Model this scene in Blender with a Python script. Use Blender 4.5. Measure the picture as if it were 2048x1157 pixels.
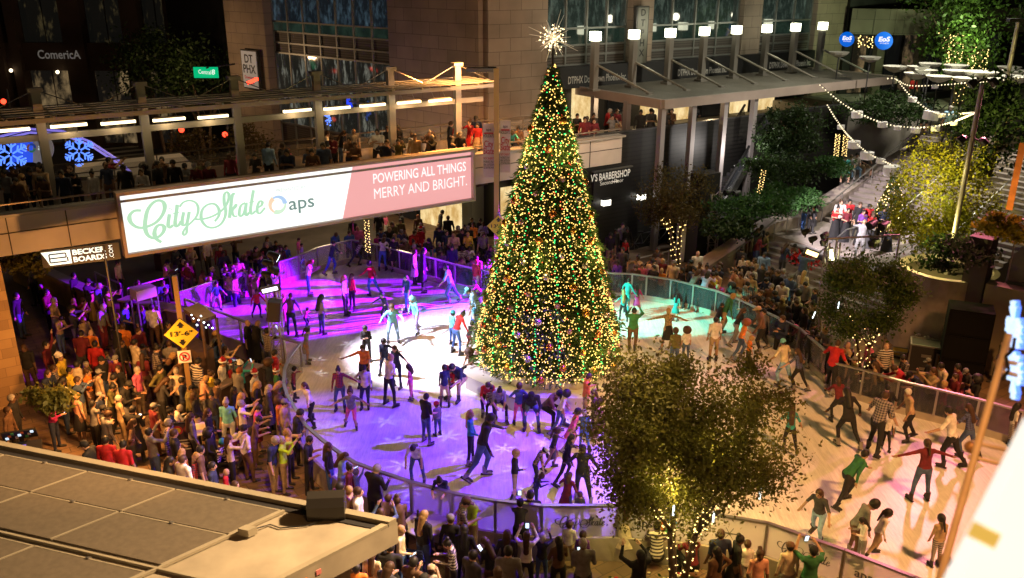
import bpy, bmesh, math, random
import numpy as np
from mathutils import Vector, Matrix
for _o in list(bpy.data.objects): bpy.data.objects.remove(_o)
SC = bpy.context.scene; COL = SC.collection
rad = math.radians
# ---------------------------------------------------------------- camera
CAM_H, FPX, PITCH, ROLL = 12.1, 1732.0, rad(19.95), -rad(0.29)
FW = Vector((0, math.cos(PITCH), -math.sin(PITCH)))
_u0 = Vector((0, math.sin(PITCH), math.cos(PITCH))); _r0 = Vector((1, 0, 0))
RT = math.cos(ROLL)*_r0 - math.sin(ROLL)*_u0
UP = math.cos(ROLL)*_u0 + math.sin(ROLL)*_r0
cd = bpy.data.cameras.new('camera'); cam = bpy.data.objects.new('camera', cd); COL.objects.link(cam)
cam.matrix_world = Matrix(((RT.x, UP.x, -FW.x, 0), (RT.y, UP.y, -FW.y, 0), (RT.z, UP.z, -FW.z, CAM_H), (0, 0, 0, 1)))
cd.sensor_width = 36; cd.lens = FPX/2048*36; cd.clip_start = 0.05; cd.clip_end = 900
cd.dof.use_dof = True; cd.dof.focus_distance = 27; cd.dof.aperture_fstop = 1.2
SC.camera = cam
# ---------------------------------------------------------------- world, night sky
w = bpy.data.worlds.new('World'); SC.world = w; w.use_nodes = True
_n = w.node_tree.nodes; _bg = _n['Background']
_sky = _n.new('ShaderNodeTexSky'); _sky.sky_type = 'NISHITA'; _sky.sun_disc = False
_sky.sun_elevation = rad(-3.5); _sky.sun_rotation = rad(200)
_mx = _n.new('ShaderNodeMixRGB'); _mx.blend_type = 'ADD'; _mx.inputs[0].default_value = 1
_mx.inputs[2].default_value = (0.30, 0.19, 0.10, 1)      # glow of the city on the night sky
w.node_tree.links.new(_sky.outputs[0], _mx.inputs[1]); w.node_tree.links.new(_mx.outputs[0], _bg.inputs[0])
_bg.inputs[1].default_value = 0.05
SC.view_settings.view_transform = 'Standard'; SC.view_settings.look = 'None'
SC.view_settings.exposure = 0; SC.view_settings.gamma = 1
SC.render.engine = 'CYCLES'
SC.cycles.use_denoising = True; SC.cycles.max_bounces = 5; SC.cycles.diffuse_bounces = 2; SC.cycles.glossy_bounces = 2
SC.cycles.transparent_max_bounces = 12; SC.cycles.sample_clamp_indirect = 4; SC.cycles.use_light_tree = True
SC.cycles.caustics_reflective = False; SC.cycles.caustics_refractive = False
# ---------------------------------------------------------------- where a line of sight meets the place
def ray(x, y): return FW + RT*((x-1024)/FPX) - UP*((y-578)/FPX)
EYE = Vector((0, 0, CAM_H))
def G(x, y, z=0.0):                       # the point at height z
    r = ray(x, y); return EYE + r*((z-CAM_H)/r.z)
def V(x, y, p, d):                        # the point on the upright plane through p along d
    r = ray(x, y); n = Vector((d[1], -d[0])); t = (n.x*p[0]+n.y*p[1])/(n.x*r.x+n.y*r.y); return EYE + r*t
def D(x, y, dist):                        # the point at a distance
    r = ray(x, y); return EYE + r*(dist/r.length)
U = Vector((.8165, .5773, 0)); N = Vector((-.5773, .8165, 0)); Z = Vector((0, 0, 1))   # street grid of the block
GROUND = -0.4
# ---------------------------------------------------------------- lights
def spot(name, loc, to, watt, col, size, blend=.35, radius=.12):
    l = bpy.data.lights.new(name, 'SPOT'); l.energy = watt; l.color = col; l.spot_size = rad(size); l.spot_blend = blend; l.shadow_soft_size = radius
    o = bpy.data.objects.new(name, l); COL.objects.link(o); o.location = loc
    o.rotation_euler = (Vector(to)-Vector(loc)).to_track_quat('-Z', 'Y').to_euler(); return o
def point(name, loc, watt, col, radius=.2):
    l = bpy.data.lights.new(name, 'POINT'); l.energy = watt; l.color = col; l.shadow_soft_size = radius
    o = bpy.data.objects.new(name, l); COL.objects.link(o); o.location = loc; return o
SODIUM = (1.0, .40, .09); WARMSOD = (1, .43, .13)
TOWER_A = Vector((-7.9, 25.6, 5.1))       # head of the left lighting tower
TOWER_B = Vector((9.6, 35.6, 6.4))        # lattice tower by the stairs
TOWER_C = Vector((10.9, 27.6, 5.6))       # lighting tower by the stage
spot('purple_rink_light', TOWER_B+Vector((0, 0, -1.5)), (-8.6, 31.0, -.5), 250000, (.27, .0, 1), 20.5, .25)
spot('violet_rink_light', (4.2, 22.0, 8.4), (-1.6, 19.5, 0), 10500, (.11, .0, 1), 56, .25)
spot('white_rink_light', TOWER_A+Vector((.2, 0, .6)), (-1.9, 27.2, 0), 8800, (.94, .82, 1), 54, .6)
spot('cyan_rink_light', TOWER_A+Vector((0, 0, .3)), (-2.0, 30.0, .6), 2200, (.1, .72, 1), 36, .5)
spot('green_rink_light', TOWER_A+Vector((0, .2, .5)), (5.2, 29.8, 0), 30000, (.05, 1, .66), 16, .5)
def snow_gobo(o, scale):
    """cuts a spot's beam into six-armed flakes, as the stencil in a stage lamp does"""
    l = o.data; l.use_nodes = True; t = l.node_tree; e = next(n for n in t.nodes if n.type == 'EMISSION'); tc = t.nodes.new('ShaderNodeTexCoord'); sp = t.nodes.new('ShaderNodeSeparateXYZ'); t.links.new(tc.outputs['Normal'], sp.inputs[0])
    def mt(op, a, b=None):
        n = t.nodes.new('ShaderNodeMath'); n.operation = op
        for i, v in enumerate((a, b)):
            if v is None: continue
            if isinstance(v, (int, float)): n.inputs[i].default_value = v
            else: t.links.new(v, n.inputs[i])
        return n.outputs[0]
    q = [mt('SUBTRACT', mt('FRACT', mt('ADD', mt('MULTIPLY', mt('DIVIDE', sp.outputs[i], sp.outputs[2]), scale), 20.25+.5*i)), .5) for i in (0, 1)]
    r = mt('SQRT', mt('ADD', mt('MULTIPLY', q[0], q[0]), mt('MULTIPLY', q[1], q[1]))); an = mt('ARCTAN2', q[0], q[1]); k = mt('POWER', mt('ABSOLUTE', mt('COSINE', mt('MULTIPLY', an, 3))), 5)
    f = mt('MULTIPLY', mt('SUBTRACT', mt('ADD', mt('MULTIPLY', k, .27), .07), r), 9); n_ = t.nodes.new('ShaderNodeClamp'); t.links.new(f, n_.inputs[0]); f = n_.outputs[0]; t.links.new(f, e.inputs['Strength'])
snow_gobo(spot('snowflake_rink_light', (4.0, 22.2, 8.6), (-1.2, 20.6, 0), 2600, (.95, .9, 1), 44, .3, .02), 9.0)
snow_gobo(spot('snowflake_rink_light', TOWER_A+Vector((.1, .1, 1.2)), (-4.4, 26.5, 0), 1500, (1, .95, 1), 38, .3, .02), 6.0)
spot('stage_light', (9.6, 31.2, 5.6), (15.8, 37.6, 1.6), 9500, (1, .86, .9), 36, .4)
spot('sodium_street_light', (-1.3, 34.3, 9.4), (-3.0, 36, 0), 3200, SODIUM, 140, .6, .3)
spot('sodium_square_light', (13.5, 9.5, 15), (9.8, 19.3, 0), 15500, WARMSOD, 54, .5, .9)
spot('sodium_roof_light', (9, 17, 15), (-7, 11.5, 3), 58000, (1, .64, .32), 46, .6, .35)
spot('sodium_corner_light', (-3.0, 12.5, 11), (-10.2, 19.2, 0), 4500, (1, .49, .17), 54, .6, .3)
spot('sodium_front_light', (2, 3, 12), (0, 12.5, 0), 800, WARMSOD, 75, .7, .3)
spot('tree_front_light', (6.5, 3, 11), (3.4, 15.2, 3.4), 2600, (1, .72, .3), 20, .6, .3)
spot('mast_light', (6.5, 2.5, 13.5), (3.8, 6.2, 8.5), 330, SODIUM, 60, .6, .2)
spot('pink_rink_wash', (16.5, 30, 8.5), (9, 20, 0), 5200, (1, .26, .36), 70, .6, .3)
point('terrace_lamp', (5.6, 43.0, 6.0), 130, (1, .75, .42)); point('terrace_lamp', (10.5, 46.4, 6.0), 130, (1, .75, .42))
spot('upper_plaza_light', (21, 40, 12.5), (17, 42, 3), 5200, (1, .92, .72), 120, .6, .3)
spot('upper_trees_light', (24, 47, 9), (25, 56, 9), 1900, (.8, 1, .5), 110, .6, .3)
point('tree_uplight', (14.2, 28.6, 3.8), 300, (1, .85, .25)); spot('tree_flood', TOWER_C+Vector((.4, .2, .2)), (16.3, 31.2, 5.9), 7000, (1, .86, .26), 46, .6)
point('tree_uplight', (3.45, 15.35, 2.1), 420, (1, .74, .18), .3); point('tree_uplight', (4.15, 15.9, 2.6), 420, (1, .74, .18), .45); point('tree_uplight', (2.85, 15.7, 2.7), 380, (1, .74, .18), .45); point('lamp_spill', (-1.15, 33.7, 8.3), 120, SODIUM, .1); point('stairs_light', (8.3, 33.2, 4.6), 260, (1, .72, .5)); point('escalator_light', (11.2, 41.6, 4.0), 240, (1, .92, .85))
for k_ in range(10):
    a_ = -math.pi/2+(k_-4.5)*.42; z_ = (1.6, 4.6, 7.4)[k_ % 3]; r_ = 2.5*(9.75-z_)/8.8+.38
    point('tree_glow', (1.12+r_*math.cos(a_), 25.3+r_*math.sin(a_), z_), 38, (.95, .78, .24), .25)
point('pier_lamp', (-10.6, 20.6, 2.6), 900, SODIUM); point('arcade_lamp', (-5.4, 41.0, 2.8), 260, (1, .72, .38)); point('arcade_lamp', (-9.4, 41.5, 3.2), 130, (1, .7, .4))
point('far_street_light', (-20, 52, 7), 420, (1, .6, .3), .3)
spot('facade_light', (6, 30, 9), (-2, 44, 9), 2600, (1, .66, .42), 100, .8, .5)
# ---------------------------------------------------------------- materials
MATS = {}
def M(name, col=(.5, .5, .5), rough=.6, metal=0, emit=None, strength=0, noise=0, scale=6, bump=0, alpha=1, spec=.5):
    if name in MATS: return MATS[name]
    m = bpy.data.materials.new(name); m.use_nodes = True; t = m.node_tree; b = t.nodes['Principled BSDF']
    c = (*col, 1); b.inputs['Base Color'].default_value = c; b.inputs['Roughness'].default_value = rough
    b.inputs['Metallic'].default_value = metal; b.inputs['Specular IOR Level'].default_value = spec
    if alpha < 1: b.inputs['Alpha'].default_value = alpha
    if emit: b.inputs['Emission Color'].default_value = (*emit, 1); b.inputs['Emission Strength'].default_value = strength; m.cycles.emission_sampling = 'NONE'
    if noise or bump:
        tc = t.nodes.new('ShaderNodeTexCoord'); n = t.nodes.new('ShaderNodeTexNoise'); n.inputs['Scale'].default_value = scale; n.inputs['Detail'].default_value = 5
        t.links.new(tc.outputs['Object'], n.inputs['Vector'])
        if noise:
            r = t.nodes.new('ShaderNodeMapRange'); r.inputs['From Min'].default_value = .3; r.inputs['From Max'].default_value = .7
            r.inputs['To Min'].default_value = 1-noise; r.inputs['To Max'].default_value = 1+noise
            x = t.nodes.new('ShaderNodeVectorMath'); x.operation = 'SCALE'; x.inputs[0].default_value = col
            t.links.new(n.outputs['Fac'], r.inputs['Value']); t.links.new(r.outputs[0], x.inputs['Scale']); t.links.new(x.outputs[0], b.inputs['Base Color'])
        if bump:
            u = t.nodes.new('ShaderNodeBump'); u.inputs['Strength'].default_value = bump; u.inputs['Distance'].default_value = .02
            t.links.new(n.outputs['Fac'], u.inputs['Height']); t.links.new(u.outputs[0], b.inputs['Normal'])
    MATS[name] = m; return m
def brick_mat(name, c1, c2, mortar, bw, bh, axis='UV', rough=.75, msize=.012, off=.5, nz=.25):
    """blocks laid in courses; axis: a pair of world directions to lay them along"""
    if name in MATS: return MATS[name]
    m = bpy.data.materials.new(name); m.use_nodes = True; t = m.node_tree; b = t.nodes['Principled BSDF']; b.inputs['Roughness'].default_value = rough
    g = t.nodes.new('ShaderNodeNewGeometry')
    dots = []
    for d in axis:
        v = t.nodes.new('ShaderNodeVectorMath'); v.operation = 'DOT_PRODUCT'; v.inputs[1].default_value = d; t.links.new(g.outputs['Position'], v.inputs[0]); dots.append(v)
    cx = t.nodes.new('ShaderNodeCombineXYZ'); t.links.new(dots[0].outputs['Value'], cx.inputs[0]); t.links.new(dots[1].outputs['Value'], cx.inputs[1])
    k = t.nodes.new('ShaderNodeTexBrick'); k.offset = off; k.inputs['Scale'].default_value = 1; k.inputs['Brick Width'].default_value = bw; k.inputs['Row Height'].default_value = bh
    k.inputs['Mortar Size'].default_value = msize; k.inputs['Color1'].default_value = (*c1, 1); k.inputs['Color2'].default_value = (*c2, 1); k.inputs['Mortar'].default_value = (*mortar, 1)
    t.links.new(cx.outputs[0], k.inputs['Vector'])
    n = t.nodes.new('ShaderNodeTexNoise'); n.inputs['Scale'].default_value = .7; n.inputs['Detail'].default_value = 6; t.links.new(g.outputs['Position'], n.inputs['Vector'])
    r = t.nodes.new('ShaderNodeMapRange'); r.inputs['From Min'].default_value = .3; r.inputs['From Max'].default_value = .7; r.inputs['To Min'].default_value = 1-nz; r.inputs['To Max'].default_value = 1+nz
    t.links.new(n.outputs['Fac'], r.inputs['Value'])
    x = t.nodes.new('ShaderNodeVectorMath'); x.operation = 'SCALE'; t.links.new(k.outputs['Color'], x.inputs[0]); t.links.new(r.outputs[0], x.inputs['Scale'])
    t.links.new(x.outputs[0], b.inputs['Base Color'])
    MATS[name] = m; return m
# ---------------------------------------------------------------- mesh building
class MB:
    """collects shapes, then links them as ONE mesh object"""
    def __init__(s): s.v = []; s.f = []; s.m = []; s.mats = []
    def mi(s, m):
        if m not in s.mats: s.mats.append(m)
        return s.mats.index(m)
    def add(s, vs, fs, m):
        o = len(s.v); s.v += [tuple(v) for v in vs]; i = s.mi(m)
        for f in fs: s.f.append(tuple(a+o for a in f)); s.m.append(i)
    def box(s, c, sx, sy, sz, m, ax=(Vector((1, 0, 0)), Vector((0, 1, 0)), Z)):
        """centre c, full sizes along the axes ax"""
        c = Vector(c); a, b, d = (Vector(ax[0])*sx/2, Vector(ax[1])*sy/2, Vector(ax[2])*sz/2)
        vs = [c+i*a+j*b+k*d for k in (-1, 1) for j in (-1, 1) for i in (-1, 1)]
        s.add(vs, [(0, 2, 3, 1), (4, 5, 7, 6), (0, 1, 5, 4), (2, 6, 7, 3), (0, 4, 6, 2), (1, 3, 7, 5)], m)
    def bar(s, p, q, r, m, n=6, r2=None, cap=True):
        p, q = Vector(p), Vector(q); d = (q-p)
        if d.length < 1e-6: return
        d.normalize(); a = d.orthogonal().normalized(); b = d.cross(a); r2 = r if r2 is None else r2
        vs = [p+(a*math.cos(t)+b*math.sin(t))*r for t in (2*math.pi*i/n for i in range(n))]+[q+(a*math.cos(t)+b*math.sin(t))*r2 for t in (2*math.pi*i/n for i in range(n))]
        fs = [(i, (i+1) % n, n+(i+1) % n, n+i) for i in range(n)]
        if cap: fs += [tuple(range(n-1, -1, -1)), tuple(range(n, 2*n))]
        s.add(vs, fs, m)
    def beam(s, p, q, wd, ht, m, up=Z):
        """a square-section beam from p to q"""
        p, q = Vector(p), Vector(q); d = q-p; L = d.length; d.normalize(); a = d.cross(up)
        if a.length < 1e-4: a = d.cross(Vector((0, 1, 0)))
        a.normalize(); b = a.cross(d).normalized(); s.box((p+q)/2, L, wd, ht, m, (d, a, b))
    def tube(s, pts, r, m, n=6):
        for p, q in zip(pts, pts[1:]): s.bar(p, q, r, m, n)
    def prism(s, poly, z0, z1, m, mtop=None, bottom=True):
        n = len(poly); vs = [(p[0], p[1], z0) for p in poly]+[(p[0], p[1], z1) for p in poly]
        s.add(vs, [(i, (i+1) % n, n+(i+1) % n, n+i) for i in range(n)]+([tuple(range(n-1, -1, -1))] if bottom else []), m)
        s.add([(p[0], p[1], z1) for p in poly], [tuple(range(n))], mtop or m)
    def lathe(s, c, prof, m, n=14, ax=Z):
        c = Vector(c); ax = Vector(ax).normalized(); a = ax.orthogonal().normalized(); b = ax.cross(a); vs = []; fs = []
        for r, h in prof:
            for i in range(n): t = 2*math.pi*i/n; vs.append(c+ax*h+(a*math.cos(t)+b*math.sin(t))*r)
        for j in range(len(prof)-1):
            for i in range(n): fs.append((j*n+i, j*n+(i+1) % n, (j+1)*n+(i+1) % n, (j+1)*n+i))
        fs.append(tuple(range(n-1, -1, -1))); fs.append(tuple(range((len(prof)-1)*n, len(prof)*n))); s.add(vs, fs, m)
    def ball(s, c, r, m, n=8, k=5, sq=1):
        s.lathe(c, [(max(1e-4, r*math.sin(math.pi*i/k)), -r*sq*math.cos(math.pi*i/k)) for i in range(k+1)], m, n)
    def quad(s, a, b, c, d, m): s.add([a, b, c, d], [(0, 1, 2, 3)], m)
    def build(s, name, parent=None, smooth=False, origin=None, **pr):
        me = bpy.data.meshes.new(name); vs = s.v
        base = Vector(origin) if origin is not None else Vector((0, 0, 0))
        if origin is not None: vs = [tuple(Vector(v)-base) for v in vs]
        me.from_pydata(vs, [], s.f)
        for m in s.mats: me.materials.append(m)
        me.polygons.foreach_set('material_index', s.m)
        if smooth: me.polygons.foreach_set('use_smooth', [True]*len(s.f))
        me.update(); o = bpy.data.objects.new(name, me); COL.objects.link(o)
        if parent is not None:
            o.parent = parent; o.location = base-ABS.get(parent.name, Vector((0, 0, 0)))
            ABS[o.name] = base
        else: o.location = base; ABS[o.name] = base
        for k, v in pr.items(): o[k] = v
        return o
ABS = {}                                    # absolute place of unrotated things, for parenting
def thing(name, loc, label, category, group=None):
    o = bpy.data.objects.new(name, None); COL.objects.link(o); o.location = loc; o.empty_display_size = .1; ABS[o.name] = Vector(loc)
    o['label'] = label; o['category'] = category
    if group: o['group'] = group
    return o
def tag(o, label, category, group=None):
    o['label'] = label; o['category'] = category
    if group: o['group'] = group
    return o
def struct(o): o['kind'] = 'structure'; return o
def text(body, name, mat, origin, xdir, updir, height, parent=None, width=None, align='LEFT', depth=.01, bold=0, shear=0, mirror=False):
    """lettering as real, slightly raised letters on a surface; height = capital height"""
    c = bpy.data.curves.new(name, 'FONT'); c.body = body; c.size = 1; c.align_x = 'LEFT'; c.extrude = 0.0; c.offset = bold; c.shear = shear; c.resolution_u = 3
    t = bpy.data.objects.new('tmp', c); COL.objects.link(t); bpy.context.view_layer.update()
    me = bpy.data.meshes.new_from_object(t.evaluated_get(bpy.context.evaluated_depsgraph_get())); bpy.data.objects.remove(t); bpy.data.curves.remove(c)
    co = np.array([v.co for v in me.vertices]); lo, hi = co.min(0), co.max(0); xd = Vector(xdir).normalized(); ud = Vector(updir).normalized(); nd = xd.cross(ud)
    if mirror: nd = -nd
    k = height/.72; kx = k if width is None else width/(hi[0]-lo[0]); W = (hi[0]-lo[0])*kx; sh = {'LEFT': 0, 'CENTER': -W/2, 'RIGHT': -W}[align]
    origin = Vector(origin)
    for v in me.vertices: v.co = xd*((v.co.x-lo[0])*kx+sh)+ud*(v.co.y*k)+nd*depth
    me.name = name; me.materials.clear(); me.materials.append(mat); o = bpy.data.objects.new(name, me); COL.objects.link(o)
    base = ABS.get(parent.name, Vector((0, 0, 0))) if parent is not None else Vector((0, 0, 0))
    if parent is not None: o.parent = parent
    o.location = origin-base; ABS[o.name] = origin; return o
def spline(pts, k=8):
    P = [np.array(p, float) for p in pts]; P = [2*P[0]-P[1]]+P+[2*P[-1]-P[-2]]; out = []
    for i in range(1, len(P)-2):
        a, b, c, d = P[i-1:i+3]
        for j in range(k):
            t = j/k; out.append(.5*((2*b)+(-a+c)*t+(2*a-5*b+4*c-d)*t*t+(-a+3*b-3*c+d)*t**3))
    out.append(P[-2]); return out
# hand-lettered script: strokes of (x, y, half width) traced in a unit frame, x to the right, y up
SCRIPT = []
def _stroke(s, w):
    a = [float(q) for q in s.split()]; SCRIPT.append(([(a[i], a[i+1]) for i in range(0, len(a), 2)], w))
# traced on the big board, (px - origin) along the board; y measured down from the sloping base line
_T = [("350 495 270 500 215 560 225 640 290 705 370 722 450 700 540 650 610 560 640 460 620 390 560 365 490 400 430 490 405 620 405 730 440 820 510 862 580 840 630 780 640 720 600 685 545 710 520 790 545 870 610 920", 17),
      ("710 470 706 478", 24), ("700 545 690 640 690 700 715 725 750 690", 15), ("795 420 785 540 775 660 790 710 825 690 850 640", 15),
      ("745 540 820 525", 8), ("880 520 865 620 870 690 905 690 930 650 950 515", 14), ("945 520 930 700 925 800 895 830 880 790 920 720 990 650 1050 570 1065 470 1030 395 950 365 870 390 825 450", 11),
      ("1020 615 1110 618 1230 590 1340 530 1420 450 1460 350 1460 280 1430 250 1400 290 1405 400 1430 500 1420 600 1370 690 1280 735 1190 720 1125 650 1105 560 1130 470 1200 415 1280 415 1335 480 1340 570 1290 650", 13),
      ("1545 270 1510 290 1495 450 1485 605", 15), ("1495 520 1560 420 1565 450 1520 510 1545 580 1590 580", 11), ("1690 395 1630 440 1615 550 1645 580 1685 520 1705 395 1700 540 1725 570 1750 530", 13),
      ("1795 220 1775 400 1770 520 1795 550 1840 510", 14), ("1745 395 1815 380", 8), ("1860 470 1920 430 1925 380 1885 380 1860 460 1870 530 1910 540 1970 465", 13)]
for s_, w_ in _T: _stroke(s_, w_)
def script_mesh(mb, origin, xd, ud, width, mat, nd, lift=.01, mirror=False, thick=1.0):
    """writes the flowing script between x=0 and width"""
    k = width/1780.0; origin = Vector(origin)
    for si, (pts, wd) in enumerate(SCRIPT):
        q = [((x-200)-.155*(y-640), -(y-640)-(.142*(x-200))) for x, y in pts]     # undo the slope of the board in the photograph
        c = spline(q, 5); vs = []; fs = []
        for i, p in enumerate(c):
            d = c[min(i+1, len(c)-1)]-c[max(i-1, 0)]; L = np.hypot(*d) or 1; nn = np.array([-d[1], d[0]])/L
            wloc = wd*thick*(1.0-.45*abs(d[0]/L))
            for s in (-1, 1):
                e = p+nn*s*wloc; x = width-e[0]*k if mirror else e[0]*k
                vs.append(origin+xd*x+ud*(e[1]*k)+nd*(lift+.0006*si))
        n = len(c); fs = [(2*i, 2*i+1, 2*i+3, 2*i+2) for i in range(n-1)]
        mb.add(vs, fs, mat)
# ================================================================ ground and rink
WHITE = M('white_paint', (.75, .74, .72), .45); STEEL = M('brushed_steel', (.42, .41, .40), .35, .85); DARKSTEEL = M('dark_steel', (.06, .06, .065), .45, .5)
BLACK = M('black_plastic', (.012, .012, .013), .5); CONC = M('concrete', (.30, .28, .25), .85, noise=.3, scale=1.2, bump=.15)
GREY = M('grey_paint', (.33, .32, .31), .5, .3); PALEGREY = M('pale_panel', (.46, .42, .40), .6, noise=.12, scale=1.0)
XY = ((1, 0, 0), (0, 1, 0)); UZ = (tuple(U), (0, 0, 1)); NZ = (tuple(N), (0, 0, 1)); UN = (tuple(U), tuple(N)); XZ = ((1, 0, 0), (0, 0, 1))
m = MB(); m.quad((-300, -60, GROUND), (300, -60, GROUND), (300, 420, GROUND), (-300, 420, GROUND), brick_mat('square_paving', (.235, .155, .095), (.165, .11, .075), (.09, .07, .055), .62, .31, UN, .7, .012, .5, .3))
struct(m.build('ground'))
m = MB(); A0 = Vector((-14.5, 33.5, GROUND+.004)); 
m.quad(A0-U*60, A0+U*12.5, A0+U*12.5+N*9, A0-U*60+N*9, M('dark_concrete_paving', (.13, .115, .10), .85, noise=.3, scale=.8)); struct(m.build('pavement'))
m = MB(); q0 = Vector((-30, 49, GROUND+.008)); m.quad(q0-U*80-N*3, q0+U*24-N*3, q0+U*24+N*19, q0-U*80+N*19, M('asphalt', (.055, .052, .05), .8, noise=.25, scale=2)); struct(m.build('road'))
m = MB()
for k in (2.5, 6, 9.5, 13):
    for j in range(-10, 8): m.quad(*[q0+U*(j*7+a)+N*(k+b)+Z*.004 for a, b in ((0, 0), (3, 0), (3, .14), (0, .14))], M('road_paint', (.6, .58, .5), .7))
for a in range(9): m.quad(*[q0+U*(8+c)+N*(1+a*1.7+b)+Z*.004 for c, b in ((0, 0), (3.2, 0), (3.2, .7), (0, .7))], MATS['road_paint'])
struct(m.build('road_markings'))
# ---- the rink outline: points of the top rail, in the photograph's pixels, rail 1.05 m above the ice
RAILH = 1.05
_near = [(369, 597), (479, 638), (567, 676), (600, 685), (579, 712), (569, 738), (567, 765), (574, 788), (587, 811), (612, 850), (641, 876), (677, 903), (710, 924), (759, 942), (822, 962), (905, 985), (991, 1000), (1084, 1010), (1237, 1010), (1390, 1021), (1536, 1045), (1690, 1099), (1829, 1153)]
_far = [(357, 584), (432, 560), (470, 548), (497, 541), (558, 523), (596, 511), (634, 495), (703, 479), (754, 488), (799, 501), (871, 517), (909, 528), (950, 537), (1000, 543), (1110, 541), (1265, 547), (1294, 551), (1343, 558), (1388, 569), (1434, 581), (1481, 599), (1560, 636), (1600, 656), (1654, 703), (1670, 725), (1729, 739), (1799, 760), (1877, 778), (1960, 798), (2048, 822)]
NEAR = [Vector((*G(x, y, RAILH)[:2], 0)) for x, y in _near]; FAR = [Vector((*G(x, y, RAILH)[:2], 0)) for x, y in _far]
NEAR += [NEAR[-1]+(NEAR[-1]-NEAR[-2]).normalized()*3, Vector((15.5, 10.5, 0))]; FAR += [Vector((17.5, 18.2, 0)), Vector((19.5, 14.5, 0))]
OUT = [p for p in NEAR]+[p for p in reversed(FAR)]
ice = bpy.data.materials.new('skated_ice'); ice.use_nodes = True; t = ice.node_tree; b = t.nodes['Principled BSDF']; b.inputs['Roughness'].default_value = .32; b.inputs['Specular IOR Level'].default_value = .35
tc = t.nodes.new('ShaderNodeTexCoord'); n1 = t.nodes.new('ShaderNodeTexNoise'); n1.inputs['Scale'].default_value = 1.1; n1.inputs['Detail'].default_value = 9; n1.inputs['Roughness'].default_value = .72; n1.inputs['Distortion'].default_value = 1.2
cr = t.nodes.new('ShaderNodeValToRGB'); cr.color_ramp.elements[0].color = (.64, .65, .67, 1); cr.color_ramp.elements[0].position = .32; cr.color_ramp.elements[1].color = (.90, .89, .89, 1); cr.color_ramp.elements[1].position = .56
mp = t.nodes.new('ShaderNodeMapping'); mp.inputs['Scale'].default_value = (1, .35, 1); mp.inputs['Rotation'].default_value = (0, 0, .6)
n2 = t.nodes.new('ShaderNodeTexNoise'); n2.inputs['Scale'].default_value = 26; n2.inputs['Detail'].default_value = 6; bp = t.nodes.new('ShaderNodeBump'); bp.inputs['Strength'].default_value = .35; bp.inputs['Distance'].default_value = .012
t.links.new(tc.outputs['Object'], mp.inputs[0]); t.links.new(mp.outputs[0], n1.inputs['Vector']); t.links.new(n1.outputs['Fac'], cr.inputs[0]); m3 = t.nodes.new('ShaderNodeMapping'); m3.inputs['Scale'].default_value = (9, .7, 1); m3.inputs['Rotation'].default_value = (0, 0, -.5); n3 = t.nodes.new('ShaderNodeTexNoise'); n3.inputs['Scale'].default_value = 2.2; n3.inputs['Detail'].default_value = 8; n3.inputs['Roughness'].default_value = .75; n3.inputs['Distortion'].default_value = .6; r3 = t.nodes.new('ShaderNodeMapRange'); r3.inputs['From Min'].default_value = .35; r3.inputs['From Max'].default_value = .62; r3.inputs['To Min'].default_value = .80; r3.inputs['To Max'].default_value = 1.05; x3 = t.nodes.new('ShaderNodeVectorMath'); x3.operation = 'SCALE'
t.links.new(tc.outputs['Object'], m3.inputs[0]); t.links.new(m3.outputs[0], n3.inputs['Vector']); t.links.new(n3.outputs['Fac'], r3.inputs[0]); t.links.new(cr.outputs[0], x3.inputs[0]); t.links.new(r3.outputs[0], x3.inputs['Scale']); t.links.new(x3.outputs[0], b.inputs['Base Color'])
t.links.new(mp.outputs[0], n2.inputs['Vector']); t.links.new(n2.outputs['Fac'], bp.inputs['Height']); t.links.new(bp.outputs[0], b.inputs['Normal'])
m = MB(); m.prism([(p.x, p.y) for p in OUT], GROUND+.01, 0, M('rink_edge', (.5, .47, .43), .6), ice, bottom=False); struct(m.build('ice'))
# ---- barrier: board, clear panel, posts, rail; lettering faces outwards
CLEAR = M('clear_acrylic', (.75, .8, .85), .08, alpha=.16, spec=.8); TINT = M('tinted_acrylic', (.05, .055, .07), .12, alpha=.5, spec=.8)
LILAC = M('frosted_acrylic', (.62, .6, .66), .3, alpha=.42); BOARD = M('barrier_board', (.40, .36, .31), .6, noise=.15, scale=3)
INK = M('decal_ink', (.035, .04, .045), .6); INKW = M('decal_white', (.55, .56, .58), .6); BLUE = M('logo_blue', (.05, .18, .6), .5); ORANGE = M('logo_orange', (.7, .2, .03), .5); GREEN = M('logo_green', (.1, .5, .12), .5)
def resample(P, step):
    out = [P[0]]; 
    for a, b in zip(P, P[1:]):
        L = (b-a).length; k = max(1, round(L/step))
        for i in range(1, k+1): out.append(a.lerp(b, i/k))
    return out
def ring_logo(mb, c, xd, ud, r, nd, lift=.014):
    for k, mt in enumerate((BLUE, ORANGE, GREEN)):
        vs = []; n = 9
        for i in range(n):
            a = 2*math.pi*(k+i/(n-1)*.93)/3
            for q in (r*.52, r): vs.append(Vector(c)+xd*(q*math.cos(a))+ud*(q*math.sin(a))+nd*lift)
        mb.add(vs, [(2*i, 2*i+1, 2*i+3, 2*i+2) for i in range(n-1)], mt)
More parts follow.
